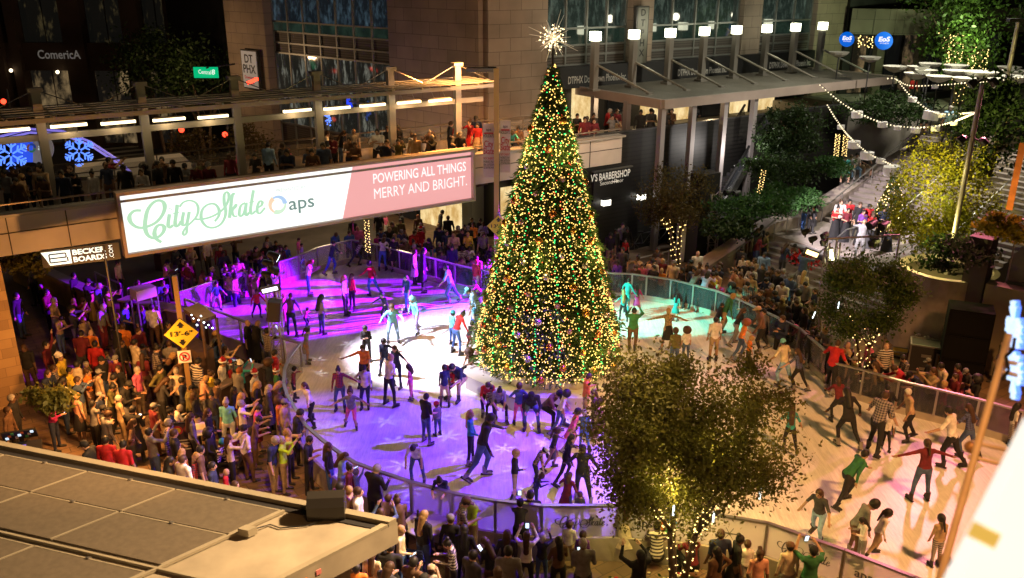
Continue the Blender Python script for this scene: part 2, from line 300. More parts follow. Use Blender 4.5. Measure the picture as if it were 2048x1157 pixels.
def barrier(name, P, label, side, pane, decal, curved=False, step=2.15, decals=True):
    """side +1: the outside is to the left of the walking direction"""
    th = thing(name, (P[0].x, P[0].y, GROUND), label, 'barrier', 'glazed barriers round the rink')
    br, gl, rl = MB(), [], MB(); Q = P if curved else resample(P, step); acc = 0
    for i, (a, b) in enumerate(zip(Q, Q[1:])):
        d = (b-a); L = d.length; d.normalize(); out = Vector((-d.y, d.x, 0))*side; c = (a+b)/2
        br.box(c+out*.03+Z*(-.09), L, .07, .62, BOARD, (d, out, Z)); rl.box(c+Z*(RAILH-.02), L+.02, .09, .05, STEEL, (d, out, Z))
        g = MB(); g.box(c+Z*.615, L-.05, .016, .79, pane, (d, out, Z)); gl.append((g, c, d, out, L))
    br.build('base_board', th); rl.build('top_rail', th)
    for i, (g, c, d, out, L) in enumerate(gl):
        o = g.build('glass_panel', th); x = d*(-side)      # reading direction seen from outside
        if curved and i % 2: continue
        p = MB(); p.box(Q[i]+Z*.62, .06, .075, .82, STEEL, (d, out, Z)); p.build('post', th)
        if not decals or L < 1.25: continue
        lt = MB(); kind = i % 3
        if kind == 0: script_mesh(lt, c-x*.56+Z*.62, x, Z, 1.12, decal, out, .012, thick=1.5)
        elif kind == 1: ring_logo(lt, c+x*.30+Z*.62, x, Z, .2, out)
        else:
            for s in range(3): lt.add([c+x*(.0+e*.17*math.cos(a))+Z*(.62+e*.17*math.sin(a))+out*(.0125+.0004*s)+Vector((0, 0, w_)) for a in (s*math.pi/3,) for e, w_ in ((-1, -.014), (1, -.014), (1, .014), (-1, .014))], [(0, 1, 2, 3)], decal)
        lt.build('printed_lettering' if kind == 0 else 'printed_emblem', th)
        if kind == 1: text('aps', 'printed_lettering', decal, c-x*.42+Z*.54+out*.012, x, Z, .2, th, depth=.002, bold=.015)
    return th
CORNER = 3
barrier('rink_barrier', NEAR[:4], 'low glazed barrier along the left front edge of the ice by the bar hut', -1, CLEAR, INK, step=1.5, decals=False)
barrier('rink_barrier', NEAR[3:15], 'curved glazed barrier with silver rail holding back the left crowd', -1, CLEAR, INK, curved=True, decals=False)
barrier('rink_barrier', NEAR[14:], 'glazed front barrier with dark script lettering below the skaters', -1, LILAC, INK)
barrier('rink_barrier', FAR[0:2], 'short glazed barrier at the far left corner of the ice', 1, CLEAR, INKW, decals=False)
barrier('rink_barrier', FAR[2:4], 'short glazed gate panel behind the left lighting tower', 1, CLEAR, INKW, decals=False)
barrier('rink_barrier', FAR[4:8], 'purple lit glazed barrier at the far end under the big board', 1, CLEAR, INKW)
barrier('rink_barrier', FAR[7:15], 'glazed barrier holding the seated crowd left of the giant tree', 1, TINT, INKW)
barrier('rink_barrier', FAR[14:24], 'dark glazed barrier right of the giant tree, curving past the stairs', 1, TINT, INKW)
barrier('rink_barrier', FAR[24:], 'dark glazed barrier in front of the loudspeaker stack', 1, TINT, INKW)
# ================================================================ footbridge
BP = Vector((-12.0, 25.6, 0)); BL = BP-U*9.5; BR_ = 30.0              # front plane of the bridge, start and length
DECK = 4.75
zt = V(0, 433, BP, U).z; zb = V(0, 514, BP, U).z
br = thing('footbridge', (BL.x, BL.y, zb), 'pale panelled footbridge crossing over the rink behind the bright board', 'footbridge')
m = MB(); c = BL+U*(BR_/2)
m.box(c+N*.15+Z*(zb+zt)/2, BR_, .3, zt-zb, PALEGREY, (U, N, Z)); m.box(c+N*.02+Z*(zt+.03), BR_, .5, .08, GREY, (U, N, Z))
jm = M('panel_joint', (.05, .045, .04), .8)
for k in range(19): m.box(BL+U*(k*1.55+.3)-N*.006+Z*(zb+zt)/2, .03, .02, zt-zb-.02, jm, (U, N, Z))
m.box(c-N*.006+Z*(zb+(zt-zb)*.56), BR_, .02, .03, jm, (U, N, Z)); m.build('fascia', br)
m = MB(); m.box(c+N*2.75+Z*(DECK-.15), BR_, 4.9, .3, CONC, (U, N, Z)); m.box(c+N*2.75+Z*(zb+.12), BR_, 4.6, .22, M('soffit', (.25, .22, .2), .8), (U, N, Z)); m.build('deck', br)
m = MB(); m.box(c+N*5.3+Z*(DECK-.1), BR_, .2, 1.1, PALEGREY, (U, N, Z)); m.build('rear_fascia', br)
for off, nm in ((.12, 'front_railing'), (5.25, 'rear_railing')):
    m = MB(); 
    m.bar(BL+N*off+Z*(DECK+1.12), BL+U*BR_+N*off+Z*(DECK+1.12), .035, M('rail_metal', (.30, .26, .22), .4, .6)); m.bar(BL+N*off+Z*(DECK+.75), BL+U*BR_+N*off+Z*(DECK+.75), .02, MATS['rail_metal'])
    for k in range(20): m.bar(BL+U*(k*1.5)+N*off+Z*DECK, BL+U*(k*1.5)+N*off+Z*(DECK+1.12), .025, MATS['rail_metal'])
    m.box(c+N*off+Z*(DECK+.52), BR_, .012, .85, M('rail_glass', (.35, .36, .36), .1, alpha=.22), (U, N, Z)); m.build(nm, br)
# ---- its light canopy: columns, beams, tie rods, tubes
CPL = BP+N*2.3; cols = []
cx = [(98, 347, 68, 172), (302, 353, 280, 163), (483, 330, 467, 155), (640, 290, 632, 147), (785, 280, 780, 140), (917, 250, 912, 133)]
can = thing('bridge_canopy', (*(V(98, 347, CPL, U)[:2]), DECK), 'open steel canopy frame with tie rods along the footbridge', 'canopy')
for (xb, yb, xt, yt) in cx:
    b0 = V((xb+xt)/2, (yb+yt)/2, CPL, U); b0.z = DECK; top = V(xt, yt, CPL, U).z; cols.append((b0, top))
topz = sum(t_ for _, t_ in cols)/6; roofz = V(467, 203, CPL, U).z; bmz = V(467, 241, CPL, U).z
e0, e1 = cols[0][0]-U*6, cols[-1][0]+U*1.2
for b0, _ in cols:
    m = MB(); m.box(b0+Z*((topz-DECK)/2), .26, .2, topz-DECK, GREY, (U, N, Z)); m.box(Vector((b0.x, b0.y, topz)), .42, .3, .12, GREY, (U, N, Z)); m.build('column', can)
m = MB()
for off in (-.95, .95):
    m.box((e0+e1)/2+N*off+Z*(roofz-DECK), (e1-e0).length, .12, .14, GREY, (U, N, Z))
k = 0
while k*1.25 < (e1-e0).length: m.box(e0+U*(k*1.25)+Z*(roofz-DECK+.1), .07, 2.4, .06, GREY, (U, N, Z)); k += 1
for j in range(5): m.box((e0+e1)/2+N*(-1.0+j*.5)+Z*(roofz-DECK+.16), (e1-e0).length, .26, .02, M('canopy_blade', (.30, .29, .28), .4, .5), (U, N, Vector(Z)))
m.build('roof_frame', can)
m = MB(); m.box((e0+e1)/2+N*.0+Z*(bmz-DECK), (e1-e0).length, .13, .2, GREY, (U, N, Z)); m.build('lower_beam', can)
m = MB()
for b0, _ in cols:
    for s in (-1, 1): m.bar(Vector((b0.x, b0.y, topz)), b0+U*s*1.55+Z*(roofz-DECK+.1), .018, STEEL, 5)
m.build('tie_rods', can)
TUBE = M('fluorescent_tube', (1, .9, .7), .5, emit=(1, .80, .45), strength=3.5)
for (xa, xb, y) in [(-30, 60, 262), (101, 174, 251.5), (202, 271, 245.5), (306, 370, 239), (396, 456, 233.5), (567, 622, 221), (648, 700, 216), (720, 770, 210), (795, 841, 204), (858, 902, 200)]:
    a = V(xa, y+2.5, CPL-N*.4, U); bq = V(xb, y-2.5, CPL-N*.4, U); bq.z = a.z
    f = MB(); f.beam(a, bq, .11, .085, TUBE); f.beam(a+Z*.07+U*.05, bq+Z*.07-U*.05, .1, .04, GREY); f.bar(a.lerp(bq, .25)+Z*.08, a.lerp(bq, .25)+N*.4+Z*(roofz-a.z), .012, GREY, 4); f.bar(a.lerp(bq, .75)+Z*.08, a.lerp(bq, .75)+N*.4+Z*(roofz-a.z), .012, GREY, 4); f.build('tube_light', can)
    if xa > 0: point('tube_lamp', a.lerp(bq, .5)-Z*.2, 9, (1, .66, .30), .15)
# ---- the lit board
SP = BP-N*.12
tl, trr, brr, bll = V(232, 386, SP, U), V(943, 298, SP, U), V(942, 397, SP, U), V(250, 508, SP, U)
z0, z1 = (brr.z+bll.z)/2, (tl.z+trr.z)/2; s0 = (bll-SP).dot(U); s1 = (brr-SP).dot(U)
def B(s, z, lift=0): return SP+U*s+Z*z-N*lift
bd = thing('lit_billboard', B((s0+s1)/2, z0), 'long glowing white and pink board with green script hung on the footbridge', 'billboard')
m = MB(); fr = M('board_frame', (.42, .33, .28), .5, .3)
m.box(B((s0+s1)/2, (z0+z1)/2, .0), s1-s0, .18, z1-z0-.02, fr, (U, N, Z))
for zz in (z0, z1): m.box(B((s0+s1)/2, zz, .1), s1-s0+.1, .34, .1, fr, (U, N, Z))
for ss in (s0, s1): m.box(B(ss, (z0+z1)/2, .1), .1, .34, z1-z0-.1, fr, (U, N, Z))
m.build('frame', bd)
WH = M('lit_white_face', (.06, .06, .06), .6, emit=(.97, 1.0, .96), strength=1.15); PK = M('lit_pink_face', (.06, .04, .04), .6, emit=(.93, .42, .41), strength=.95)
for q in (WH, PK): q.cycles.emission_sampling = 'AUTO'
f = .100; sa = (V(706, 380, SP, U)-SP).dot(U); sb = (V(683, 430, SP, U)-SP).dot(U)
m = MB(); m.quad(B(s0+.05, z0+.05, f), B(sb, z0+.05, f), B(sa, z1-.05, f), B(s0+.05, z1-.05, f), WH); m.build('white_face', bd)
m = MB(); m.quad(B(sb, z0+.05, f), B(s1-.05, z0+.05, f), B(s1-.05, z1-.05, f), B(sa, z1-.05, f), PK); m.build('pink_face', bd)
MINT = M('lit_mint', (.05, .05, .05), .5, emit=(.50, .86, .58), strength=.9); SLATE = M('lit_slate', (.05, .05, .05), .5, emit=(.16, .29, .27), strength=.9); WLT = M('lit_white_letters', (.05, .05, .05), .5, emit=(1, .95, .93), strength=1.1)
PALEL = M('lit_pale_letters', (.05, .05, .05), .5, emit=(.62, .72, .70), strength=.9)
pa = V(255, 440, SP, U); pc = V(524, 400, SP, U); wS = (pc-pa).dot(U)
m = MB(); o_ = V(255, 442, SP, U); script_mesh(m, o_, U, Z, wS, MINT, -N, f+.004, thick=1.75); m.build('script_lettering', bd)
q = V(576, 419, SP, U); text('aps', 'dark_lettering', SLATE, q-N*(f+.004), U, Z, .47, bd, width=(V(626, 405, SP, U)-q).dot(U), depth=.004, bold=.008)
q = V(550, 384, SP, U); text('PRESENTED BY', 'small_lettering', PALEL, q-N*(f+.004), U, Z, .13, bd, width=(V(610, 376, SP, U)-q).dot(U), depth=.004)
q = V(744, 366, SP, U); text('POWERING ALL THINGS', 'upper_lettering', WLT, q-N*(f+.004), U, Z, .36, bd, width=(V(929, 337, SP, U)-q).dot(U), depth=.004, bold=.012)
q = V(746, 397, SP, U); text('MERRY AND BRIGHT.', 'lower_lettering', WLT, q-N*(f+.004), U, Z, .40, bd, width=(V(931, 370, SP, U)-q).dot(U), depth=.004, bold=.0)
L3 = [M('lit_emblem_blue', (.05, .05, .05), .5, emit=(.45, .66, .95), strength=.95), M('lit_emblem_orange', (.05, .05, .05), .5, emit=(.98, .72, .50), strength=.95), M('lit_emblem_green', (.05, .05, .05), .5, emit=(.68, .92, .68), strength=.95)]
m = MB(); cc = V(553, 408, SP, U)
for k in range(3):
    vs = []
    for i in range(11):
        a = 2*math.pi*(k+i/10*1.0)/3
        for rr in (.17+.07*i/10, .34-.04*(i/10)): vs.append(cc+U*(rr*math.cos(a))+Z*(rr*math.sin(a))-N*(f+.005))
    m.add(vs, [(2*i, 2*i+1, 2*i+3, 2*i+2) for i in range(10)], L3[k])
m.build('round_emblem', bd)
# ---- stone pier that carries the bridge on the left
pp = G(58, 806, GROUND); m = MB()
sand = brick_mat('banded_sandstone', (.62, .40, .19), (.36, .22, .11), (.28, .17, .09), .62, .30, ((.7, .7, 0), (0, 0, 1)), .7, .006, .5, .15)
m.box(pp-U*2.2+N*1.4+Z*(zb/2+.2-.02), 4.4, 2.8, zb+.4, sand, (U, N, Z)); tag(m.build('stone_pier', origin=pp-U*2.2+N*1.4), 'banded sandstone pier holding up the left end of the footbridge', 'pier')
# ================================================================ buildings
STONE = brick_mat('cut_stone', (.27, .215, .165), (.225, .18, .14), (.10, .08, .065), 1.25, .62, UZ, .8, .012, .5, .18)
WDIR = Vector((-.743, .669, 0)); WDIR.normalize(); WZ = (tuple(WDIR), (0, 0, 1))
STONEL = brick_mat('cut_stone_side', (.25, .195, .15), (.21, .165, .125), (.09, .07, .06), 1.25, .62, WZ, .8, .012, .5, .18)
MUL = M('mullion', (.20, .21, .20), .4, .5); BLACKP = M('black_panel', (.006, .006, .007), .5)
def glass_mat(name, tint, e0, e1, sc, thr=.55, st=1.0):
    m = bpy.data.materials.new(name); m.use_nodes = True; t = m.node_tree; b = t.nodes['Principled BSDF']; b.inputs['Base Color'].default_value = (*tint, 1); b.inputs['Roughness'].default_value = .06; b.inputs['Specular IOR Level'].default_value = .9
    g = t.nodes.new('ShaderNodeNewGeometry'); mp = t.nodes.new('ShaderNodeMapping'); mp.inputs['Scale'].default_value = sc; n = t.nodes.new('ShaderNodeTexNoise'); n.inputs['Scale'].default_value = 1; n.inputs['Detail'].default_value = 7; n.inputs['Roughness'].default_value = .7
    r = t.nodes.new('ShaderNodeValToRGB'); r.color_ramp.elements[0].position = thr-.12; r.color_ramp.elements[0].color = (*e0, 1); r.color_ramp.elements[1].position = thr+.14; r.color_ramp.elements[1].color = (*e1, 1)
    t.links.new(g.outputs['Position'], mp.inputs[0]); t.links.new(mp.outputs[0], n.inputs['Vector']); t.links.new(n.outputs['Fac'], r.inputs[0]); t.links.new(r.outputs[0], b.inputs['Emission Color']); b.inputs['Emission Strength'].default_value = st
    m.cycles.emission_sampling = 'NONE'; MATS[name] = m; return m
GYM = glass_mat('dim_lit_glass', (.01, .014, .013), (.010, .016, .013), (.085, .115, .09), (3.6, 3.6, 1.3), .60)
STRIP = glass_mat('dark_strip_glass', (.008, .012, .011), (.006, .012, .009), (.018, .035, .024), (1, 1, 1), .55)
BLUEG = glass_mat('blue_dim_glass', (.008, .01, .012), (.005, .008, .011), (.05, .085, .11), (2.4, 2.4, 1.2), .6)
DARKG = glass_mat('dark_glass', (.008, .009, .009), (.003, .003, .003), (.012, .011, .008), (.8, .8, .4), .62)
LOBBY = glass_mat('lit_shop_glass', (.1, .08, .05), (.55, .33, .10), (1.0, .80, .42), (1.2, 1.2, .7), .5, 1.1)
STREETG = glass_mat('street_glass', (.01, .012, .01), (.010, .010, .008), (.30, .30, .24), (2.6, 2.6, .8), .64)
LOUV = brick_mat('louvre_panel', (.085, .075, .062), (.07, .06, .05), (.03, .026, .022), 40, .13, UZ, .6, .03, 0, .1)
LOUVW = brick_mat('louvre_panel_side', (.08, .068, .058), (.066, .056, .05), (.03, .026, .022), 40, .13, WZ, .6, .03, 0, .1)
BLOUV = brick_mat('black_louvre', (.012, .011, .010), (.010, .009, .009), (.003, .003, .003), 60, .2, UZ, .5, .03, 0, .1)
def panes(par, p, d, out, ss, rows, frame, lift=.05, names=None):
    """a grid of windows: ss along d, rows = (z0, z1, material)"""
    for (a, b) in zip(ss, ss[1:]):
        for ri, (z0, z1, mt) in enumerate(rows):
            q = MB(); q.box(p+d*((a+b)/2)+out*lift+Z*((z0+z1)/2), b-a-.1, .04, z1-z0-.1, mt, (d, out, Z)); o = q.build('window' if mt not in (LOUV, LOUVW) else 'louvre_panel', par)
    q = MB()
    for a in ss: q.box(p+d*a+out*(lift+.05)+Z*((rows[0][0]+rows[-1][1])/2), .09, .12, rows[-1][1]-rows[0][0]-.004, frame, (d, out, Z))
    for z in [r[0] for r in rows]+[rows[-1][1]]: q.box(p+d*((ss[0]+ss[-1])/2)+out*(lift+.045)+Z*z, ss[-1]-ss[0], .12, .09, frame, (d, out, Z))
    q.build('window_frame', par)
C0 = Vector((-1.4, 42.0, 0)); FO = -N; WO = Vector((-WDIR.y, WDIR.x, 0)); WO = WO if WO.y < 0 else -WO
def FS(x, y=100): return (V(x, y, C0, U)-C0).dot(U)
def WS(x, y=100): return (V(x, y, C0, WDIR)-C0).dot(WDIR)
TOPZ = 24
bl = thing('office_tower', C0, 'stone and glass office tower standing behind the bridge and the long canopy', 'building')
sE = FS(1690, 60)
m = MB(); m.box(C0+U*(sE/2)+N*7+Z*(TOPZ/2), sE, 13.9, TOPZ+.8, BLACKP, (U, N, Z)); m.build('core', bl)
def pier(a, b, z0, z1, t=.5, nm='stone_wall'):
    q = MB(); q.box(C0+U*((a+b)/2)-N*(t/2-.1)+Z*((z0+z1)/2), b-a, t, z1-z0, STONE, (U, N, Z)); q.build(nm, bl)
zsill = V(1110, 58, C0, U).z; zlou = V(1110, 132, C0, U).z; zbb = V(1110, 176, C0, U).z; zst = V(1110, 92, C0, U).z; zst2 = V(1130, 25, C0, U).z
pier(0, FS(1085, 80), 5.0, TOPZ); pier(FS(1247), FS(1290), zlou, TOPZ, .6); pier(FS(1468), FS(1504), zlou, TOPZ, .6); pier(FS(1612), sE, GROUND, TOPZ, .6)
rows = [(zlou, (zlou+zst)/2, LOUV), ((zlou+zst)/2, zst, LOUV), (zst, zsill, STRIP), (zsill, zsill+3.4, GYM), (zsill+3.4, zsill+5, STRIP), (zsill+5, zsill+6.2, LOUV), (zsill+6.2, zsill+9.6, DARKG)]
for a, b, n in ((FS(1085, 80), FS(1247), 4), (FS(1290), FS(1468), 4), (FS(1504), FS(1612), 3)): panes(bl, C0, U, FO, [a+(b-a)*i/n for i in range(n+1)], rows, MUL)
m = MB(); a = FS(1085, 150); m.box(C0+U*((a+FS(1612))/2)-N*.35+Z*((zlou+zbb)/2), FS(1612)-a, .7, zlou-zbb-.02, BLACKP, (U, N, Z)); m.build('sign_band', bl)
TXT = M('pale_letters', (.32, .31, .27), .5, emit=(.5, .46, .38), strength=.1)
for x in (1136, 1355, 1538):
    q = V(x, 168 if x < 1200 else (152 if x < 1400 else 137), C0-N*.72, U); text('DTPHX Downtown Phoenix Inc.', 'band_lettering', TXT, q, U, Z, .36, bl, width=3.9, depth=.012, bold=.02)
m = MB(); m.box(C0+U*((a+sE)/2)-N*.1+Z*((zbb+4.4)/2), sE-a, .3, zbb-4.4, BLACKP, (U, N, Z)); m.build('terrace_wall', bl)
for i in range(7):
    a0 = FS(1130)+i*2.4+.3; m = MB(); m.box(C0+U*(a0+.75)-N*.3+Z*(4.4+1.25), 1.5, .1, 2.4, LOBBY if i % 3 != 1 else DARKG, (U, N, Z)); m.build('shop_window', bl)
# left face
pw = WS(785, 60); gw = WS(550, 60); ew = WS(472, 60)
m = MB(); m.box(C0+WDIR*((gw+13)/2+.4)-WO*3.25+Z*(TOPZ/2), gw+13, 6, TOPZ+.8, BLACKP, (WDIR, WO, Z)); m.build('core', bl)
for a, b, t in ((0.02, pw, .5), (gw, ew, .9)):
    q = MB(); q.box(C0+WDIR*((a+b)/2)+WO*(t/2-.2)+Z*((4.0+TOPZ)/2 if a < 1 else TOPZ/2), b-a, t, TOPZ-4.0 if a < 1 else TOPZ, STONEL, (WDIR, WO, Z)); q.build('stone_wall', bl)
def WZ_(x, y): return V(x, y, C0, WDIR).z
zz = [WZ_(782, y) for y in (285, 250, 215, 128, 105, 80, 57)]
rows = [(zz[0]-2.4, zz[0], LOUVW), (zz[0], zz[2], STREETG), (zz[2]+.02, zz[3], STREETG), (zz[3], zz[4], LOUVW), (zz[4], zz[5], LOUVW), (zz[5], zz[6], STRIP), (zz[6], zz[6]+3.6, BLUEG), (zz[6]+3.6, zz[6]+5, STRIP), (zz[6]+5, zz[6]+8, DARKG)]
panes(bl, C0, WDIR, WO, [pw+(gw-pw)*i/7 for i in range(8)], rows, MUL)
# arcade at street level under the bridge end
for xa, xb, mt in ((846, 864, LOBBY), (866, 902, LOBBY), (904, 926, LOBBY), (770, 838, DARKG), (690, 765, LOBBY)):
    a, b = WS(xb, 440), WS(xa, 440); q = MB(); q.box(C0+WDIR*((a+b)/2)+WO*.12+Z*1.15, b-a, .1, 3.1, mt, (WDIR, WO, Z)); q.build('shop_window', bl)
q = V(1012, 410, C0-N*.2, U); m = MB(); m.box(q-N*.1, .75, .1, 1.9, LOBBY, (U, N, Z)); m.build('shop_window', bl)
m = MB(); m.box(C0+WDIR*.55+WO*.5+Z*3.4, 1.7, .9, 2.0, STONEL, (WDIR, WO, Z)); m.build('stone_bulkhead', bl)
# DTPHX signs
def upright_sign(name, label, q, d, o, wd, ht, lines, mat, ink, hs, parent=None):
    th = thing(name, q, label, 'sign'); f_ = MB(); f_.box(q, wd, .22, ht, M('sign_case', (.03, .03, .03), .4), (d, o, Z)); f_.build('case', th)
    f_ = MB(); f_.box(q+o*.12, wd-.14, .02, ht-.14, mat, (d, o, Z)); f_.build('face', th)
    for s, dx, dz, h, c in lines: text(s, 'lettering', c, q+o*.135+d*dx+Z*dz, d, Z, h, th, align='CENTER', depth=.004, bold=.02)
    return th
FACE = M('dim_white_face', (.32, .3, .28), .5, emit=(.42, .42, .40), strength=.22); FACEG = M('grey_face', (.13, .135, .115), .5)
q = V(503, 139, C0+WDIR*gw+WO*.9, WDIR); dd = -WDIR
INKR = M('red_letters', (.6, .03, .05), .5)
upright_sign('blade_sign', 'white framed sign with bold black block letters on the dark tower corner', q, dd, WO, 1.75, 2.3, [('DT', 0, .4, .5, BLACK), ('PHX', 0, -.2, .5, BLACK), ('Downtown', 0, -.55, .19, INKR), ('Phoenix', 0, -.85, .19, INKR)], FACE, BLACK, 1)
q = V(1281, 71, C0-N*.9, U); m_ = [(ch, 0, .98-i*.5, .34, BLACK) for i, ch in enumerate('DTPHX')]
upright_sign('blade_sign', 'narrow grey sign with letters running downwards on the stone pillar', q, U, FO, .85, 2.9, m_, FACEG, BLACK, 1)
# ================================================================ terrace, canopy with lanterns
K0 = G(1327, 209, 6.6); K0.z = 0; TZ = 4.4; TE = 26
TP = K0+N*1.0
tr = thing('terrace', TP, 'dark second floor terrace with black louvred front under the long canopy', 'terrace')
tw0 = -7.0
m = MB(); m.box(TP+U*((tw0+TE)/2)+N*3.2+Z*(TZ-.2), TE-tw0, 6.3, .4, CONC, (U, N, Z)); m.build('slab', tr)
m = MB(); m.box(TP+U*((tw0+TE)/2)-N*.06+Z*((TZ+.95+GROUND)/2), TE-tw0, .12, TZ+.95-GROUND, BLOUV, (U, N, Z)); m.build('louvred_wall', tr)
m = MB(); m.box(TP+U*((tw0+TE)/2)-N*.06+Z*(TZ+.99), TE-tw0, .2, .07, DARKSTEEL, (U, N, Z)); m.build('parapet_cap', tr)
K1 = V(1790, 157, K0, U); LC = (Vector((K1.x, K1.y, 0))-K0).dot(U); CD = 6.4
cp = thing('long_canopy', K0+Z*6.6, 'long flat steel canopy hung from a row of square lantern columns', 'canopy')
RIB = brick_mat('ribbed_roof', (.20, .185, .15), (.17, .155, .125), (.06, .055, .045), 60, .3, (tuple(N), tuple(U)), .6, .05, 0, .15)
EDGE = M('canopy_edge', (.36, .29, .26), .5, .2, noise=.1, scale=1)
c = K0+U*(LC/2)+N*(CD/2)
m = MB(); m.box(c+Z*6.72, LC-.1, CD-.1, .1, RIB, (U, N, Z)); m.build('roof_deck', cp)
m = MB(); m.box(K0+U*(LC/2)+Z*6.6, LC, .18, .42, EDGE, (U, N, Z)); m.box(K0+U*(-.0)+N*(CD/2)+Z*6.6, .2, CD-.2, .42, EDGE, (U, N, Z)); m.box(K0+U*LC+N*(CD/2)+Z*6.6, .18, CD-.2, .42, EDGE, (U, N, Z)); m.build('edge_beam', cp)
m = MB()
for i in range(9): m.box(K0+U*(1+i*2.2)+N*(CD/2)+Z*6.5, .14, CD-.3, .28, EDGE, (U, N, Z))
m.build('joists', cp)
LB = G(1187, 181, 6.78); LT = V(1187, 82, LB, U).z; RE = G(1299, 187, 6.8)
LSTEP = ((V(1634, 150, LB, U)-LB).dot(U))/7
LCOL = M('lantern_column', (.25, .235, .21), .45, .4); LANT = M('lit_lantern', (1, 1, .9), .5, emit=(1, 1.0, .72), strength=7)
for i in range(8):
    b0 = LB+U*(LSTEP*i); m = MB(); m.box(Vector((b0.x, b0.y, (6.77+LT)/2)), .30, .30, LT-6.77, LCOL, (U, N, Z)); m.box(Vector((b0.x, b0.y, 6.82)), .5, .5, .1, LCOL, (U, N, Z)); col_ = m.build('lantern_column', cp)
    m = MB(); m.box(Vector((b0.x, b0.y, LT+.22)), .40, .40, .42, LANT, (U, N, Z)); m.build('lantern', col_)
    m = MB(); r0 = Vector((b0.x, b0.y, LT-1.05)); r1 = RE+U*(LSTEP*i); m.bar(r0, r1, .055, M('rod_metal', (.38, .36, .3), .4, .6), 8); m.box(r1-Z*.02, .3, .22, .12, LCOL, (U, N, Z)); m.build('tension_rod', cp)
    if i in (0, 2, 4, 6): point('lantern_lamp', (b0.x-.5*FO.x, b0.y-.4, LT+.75), 55, (1, .95, .7), .2)
SUP = M('support_column', (.30, .27, .27), .5, .3)
sup = [K0+N*2.4, K0+N*4.8]+[Vector((*V(x, 213, K0+N*.25, U)[:2], 0)) for x in (1325, 1386, 1449, 1508)]
for s_ in sup:
    m = MB(); m.box(s_+Z*((6.5+GROUND)/2), .27, .27, 6.5-GROUND, SUP, (U, N, Z)); m.build('support_column', cp)
# barber sign on the black wall
q = V(1224, 368, TP-N*.2, U); th = thing('shop_sign', q, 'black shop sign with white capitals and an arrow below the terrace', 'sign')
m = MB(); m.box(q, 2.3, .1, 1.35, BLACKP, (U, N, Z)); m.box(q+Z*.7, 2.4, .14, .06, MUL, (U, N, Z)); m.build('board', th)
WL = M('white_letters', (.7, .7, .66), .5, emit=(.7, .68, .6), strength=.35)
q2 = V(1181, 364, TP-N*.27, U); text("V'S BARBERSHOP", 'lettering', WL, q2, U, Z, .33, th, width=(V(1260, 347, TP-N*.27, U)-q2).dot(U), depth=.006, bold=.02)
q2 = V(1200, 370, TP-N*.27, U); text('Second Floor', 'lettering', WL, V(1200, 371, TP-N*.27, U), U, Z, .19, th, depth=.006)
m = MB(); a = V(1229, 363, TP-N*.28, U); m.box(a, .24, .012, .05, WL, (U, N, Z)); m.add([a+U*.1+Z*.09-N*.006, a+U*.1-Z*.09-N*.006, a+U*.26-N*.006], [(0, 1, 2)], WL); m.build('arrow', th)
# wall lamps on the black front
for x, y in ((1212, 405), (1283, 394)):
    q = V(x, y, TP-N*.35, U); th = thing('flood_lamp', q, 'small white flood lamp lit on the black wall, %s' % ('under the shop sign' if x < 1250 else 'above the brown tree'), 'lamp')
    m = MB(); m.box(q, .42, .2, .25, M('lit_lamp_face', (1, 1, .9), .5, emit=(1, .95, .8), strength=4), (U, N, Z)); m.build('glowing_face', th); m = MB(); m.box(q+Z*.16+N*.02, .46, .26, .06, DARKSTEEL, (U, N, Z)); m.bar(q+N*.1, q+N*.34, .03, DARKSTEEL); m.build('housing', th)
# ================================================================ far street: bank building, trees
FY = 66.0; FP = Vector((-30, FY, 0)); XD = Vector((1, 0, 0))
def FX(x, y=150): return V(x, y, FP, XD).x
bk = thing('bank_building', (-30, FY, GROUND), 'dark bank building with tall piers and big windows beyond the street', 'building')
m = MB(); m.box((-31, FY+6, 10), 58, 11.6, 21, M('bank_wall', (.075, .048, .034), .8, noise=.2, scale=.5), (XD, Vector((0, 1, 0)), Z)); m.build('wall', bk)
zl = V(120, 127, FP, XD).z; zl2 = V(120, 97, FP, XD).z
for xa, xb in ((-30, 28), (-60, -90), (44, 62), (150, 190), (268, 302), (352, 378), (434, 452)):
    a, b = sorted((FX(xa), FX(xb))); m = MB(); m.box(((a+b)/2, FY-.5, 10), b-a, 1.0, 21, MATS['bank_wall']); m.build('pier', bk)
sp = [(62, 150), (190, 268), (302, 352), (378, 434)]
WARMG = glass_mat('warm_lobby_glass', (.02, .015, .01), (.006, .005, .004), (.28, .19, .09), (.9, .9, .5), .60)
REFG = glass_mat('reflecting_glass', (.008, .01, .01), (.003, .003, .0025), (.10, .075, .03), (1.2, 1.2, .5), .66)
for xa, xb in sp:
    a, b = FX(xa), FX(xb)
    for j in range(2):
        for z0, z1, mt in ((GROUND+.3, zl-.3, WARMG), (zl2+.4, zl2+4.2, REFG), (zl2+4.4, zl2+8.4, REFG)):
            w_ = (b-a)/2; m = MB(); m.box((a+w_*(j+.5), FY-.06, (z0+z1)/2), w_-.12, .08, z1-z0, mt); m.build('window', bk)
m = MB(); m.box((FX(110), FY-.3, (zl+zl2)/2), 60, .6, zl2-zl+.9, MATS['bank_wall']); m.build('sign_band', bk)
LET = M('stone_letters', (.45, .42, .38), .6, emit=(.4, .37, .33), strength=.22)
q = V(77, 117, FP-Vector((0, 1.2, 0)), XD); q1 = V(162, 117, FP-Vector((0, 1.2, 0)), XD); text('ComericA', 'lettering', LET, q, XD, Z, .62, bk, width=q1.x-q.x, depth=.02, bold=.012)
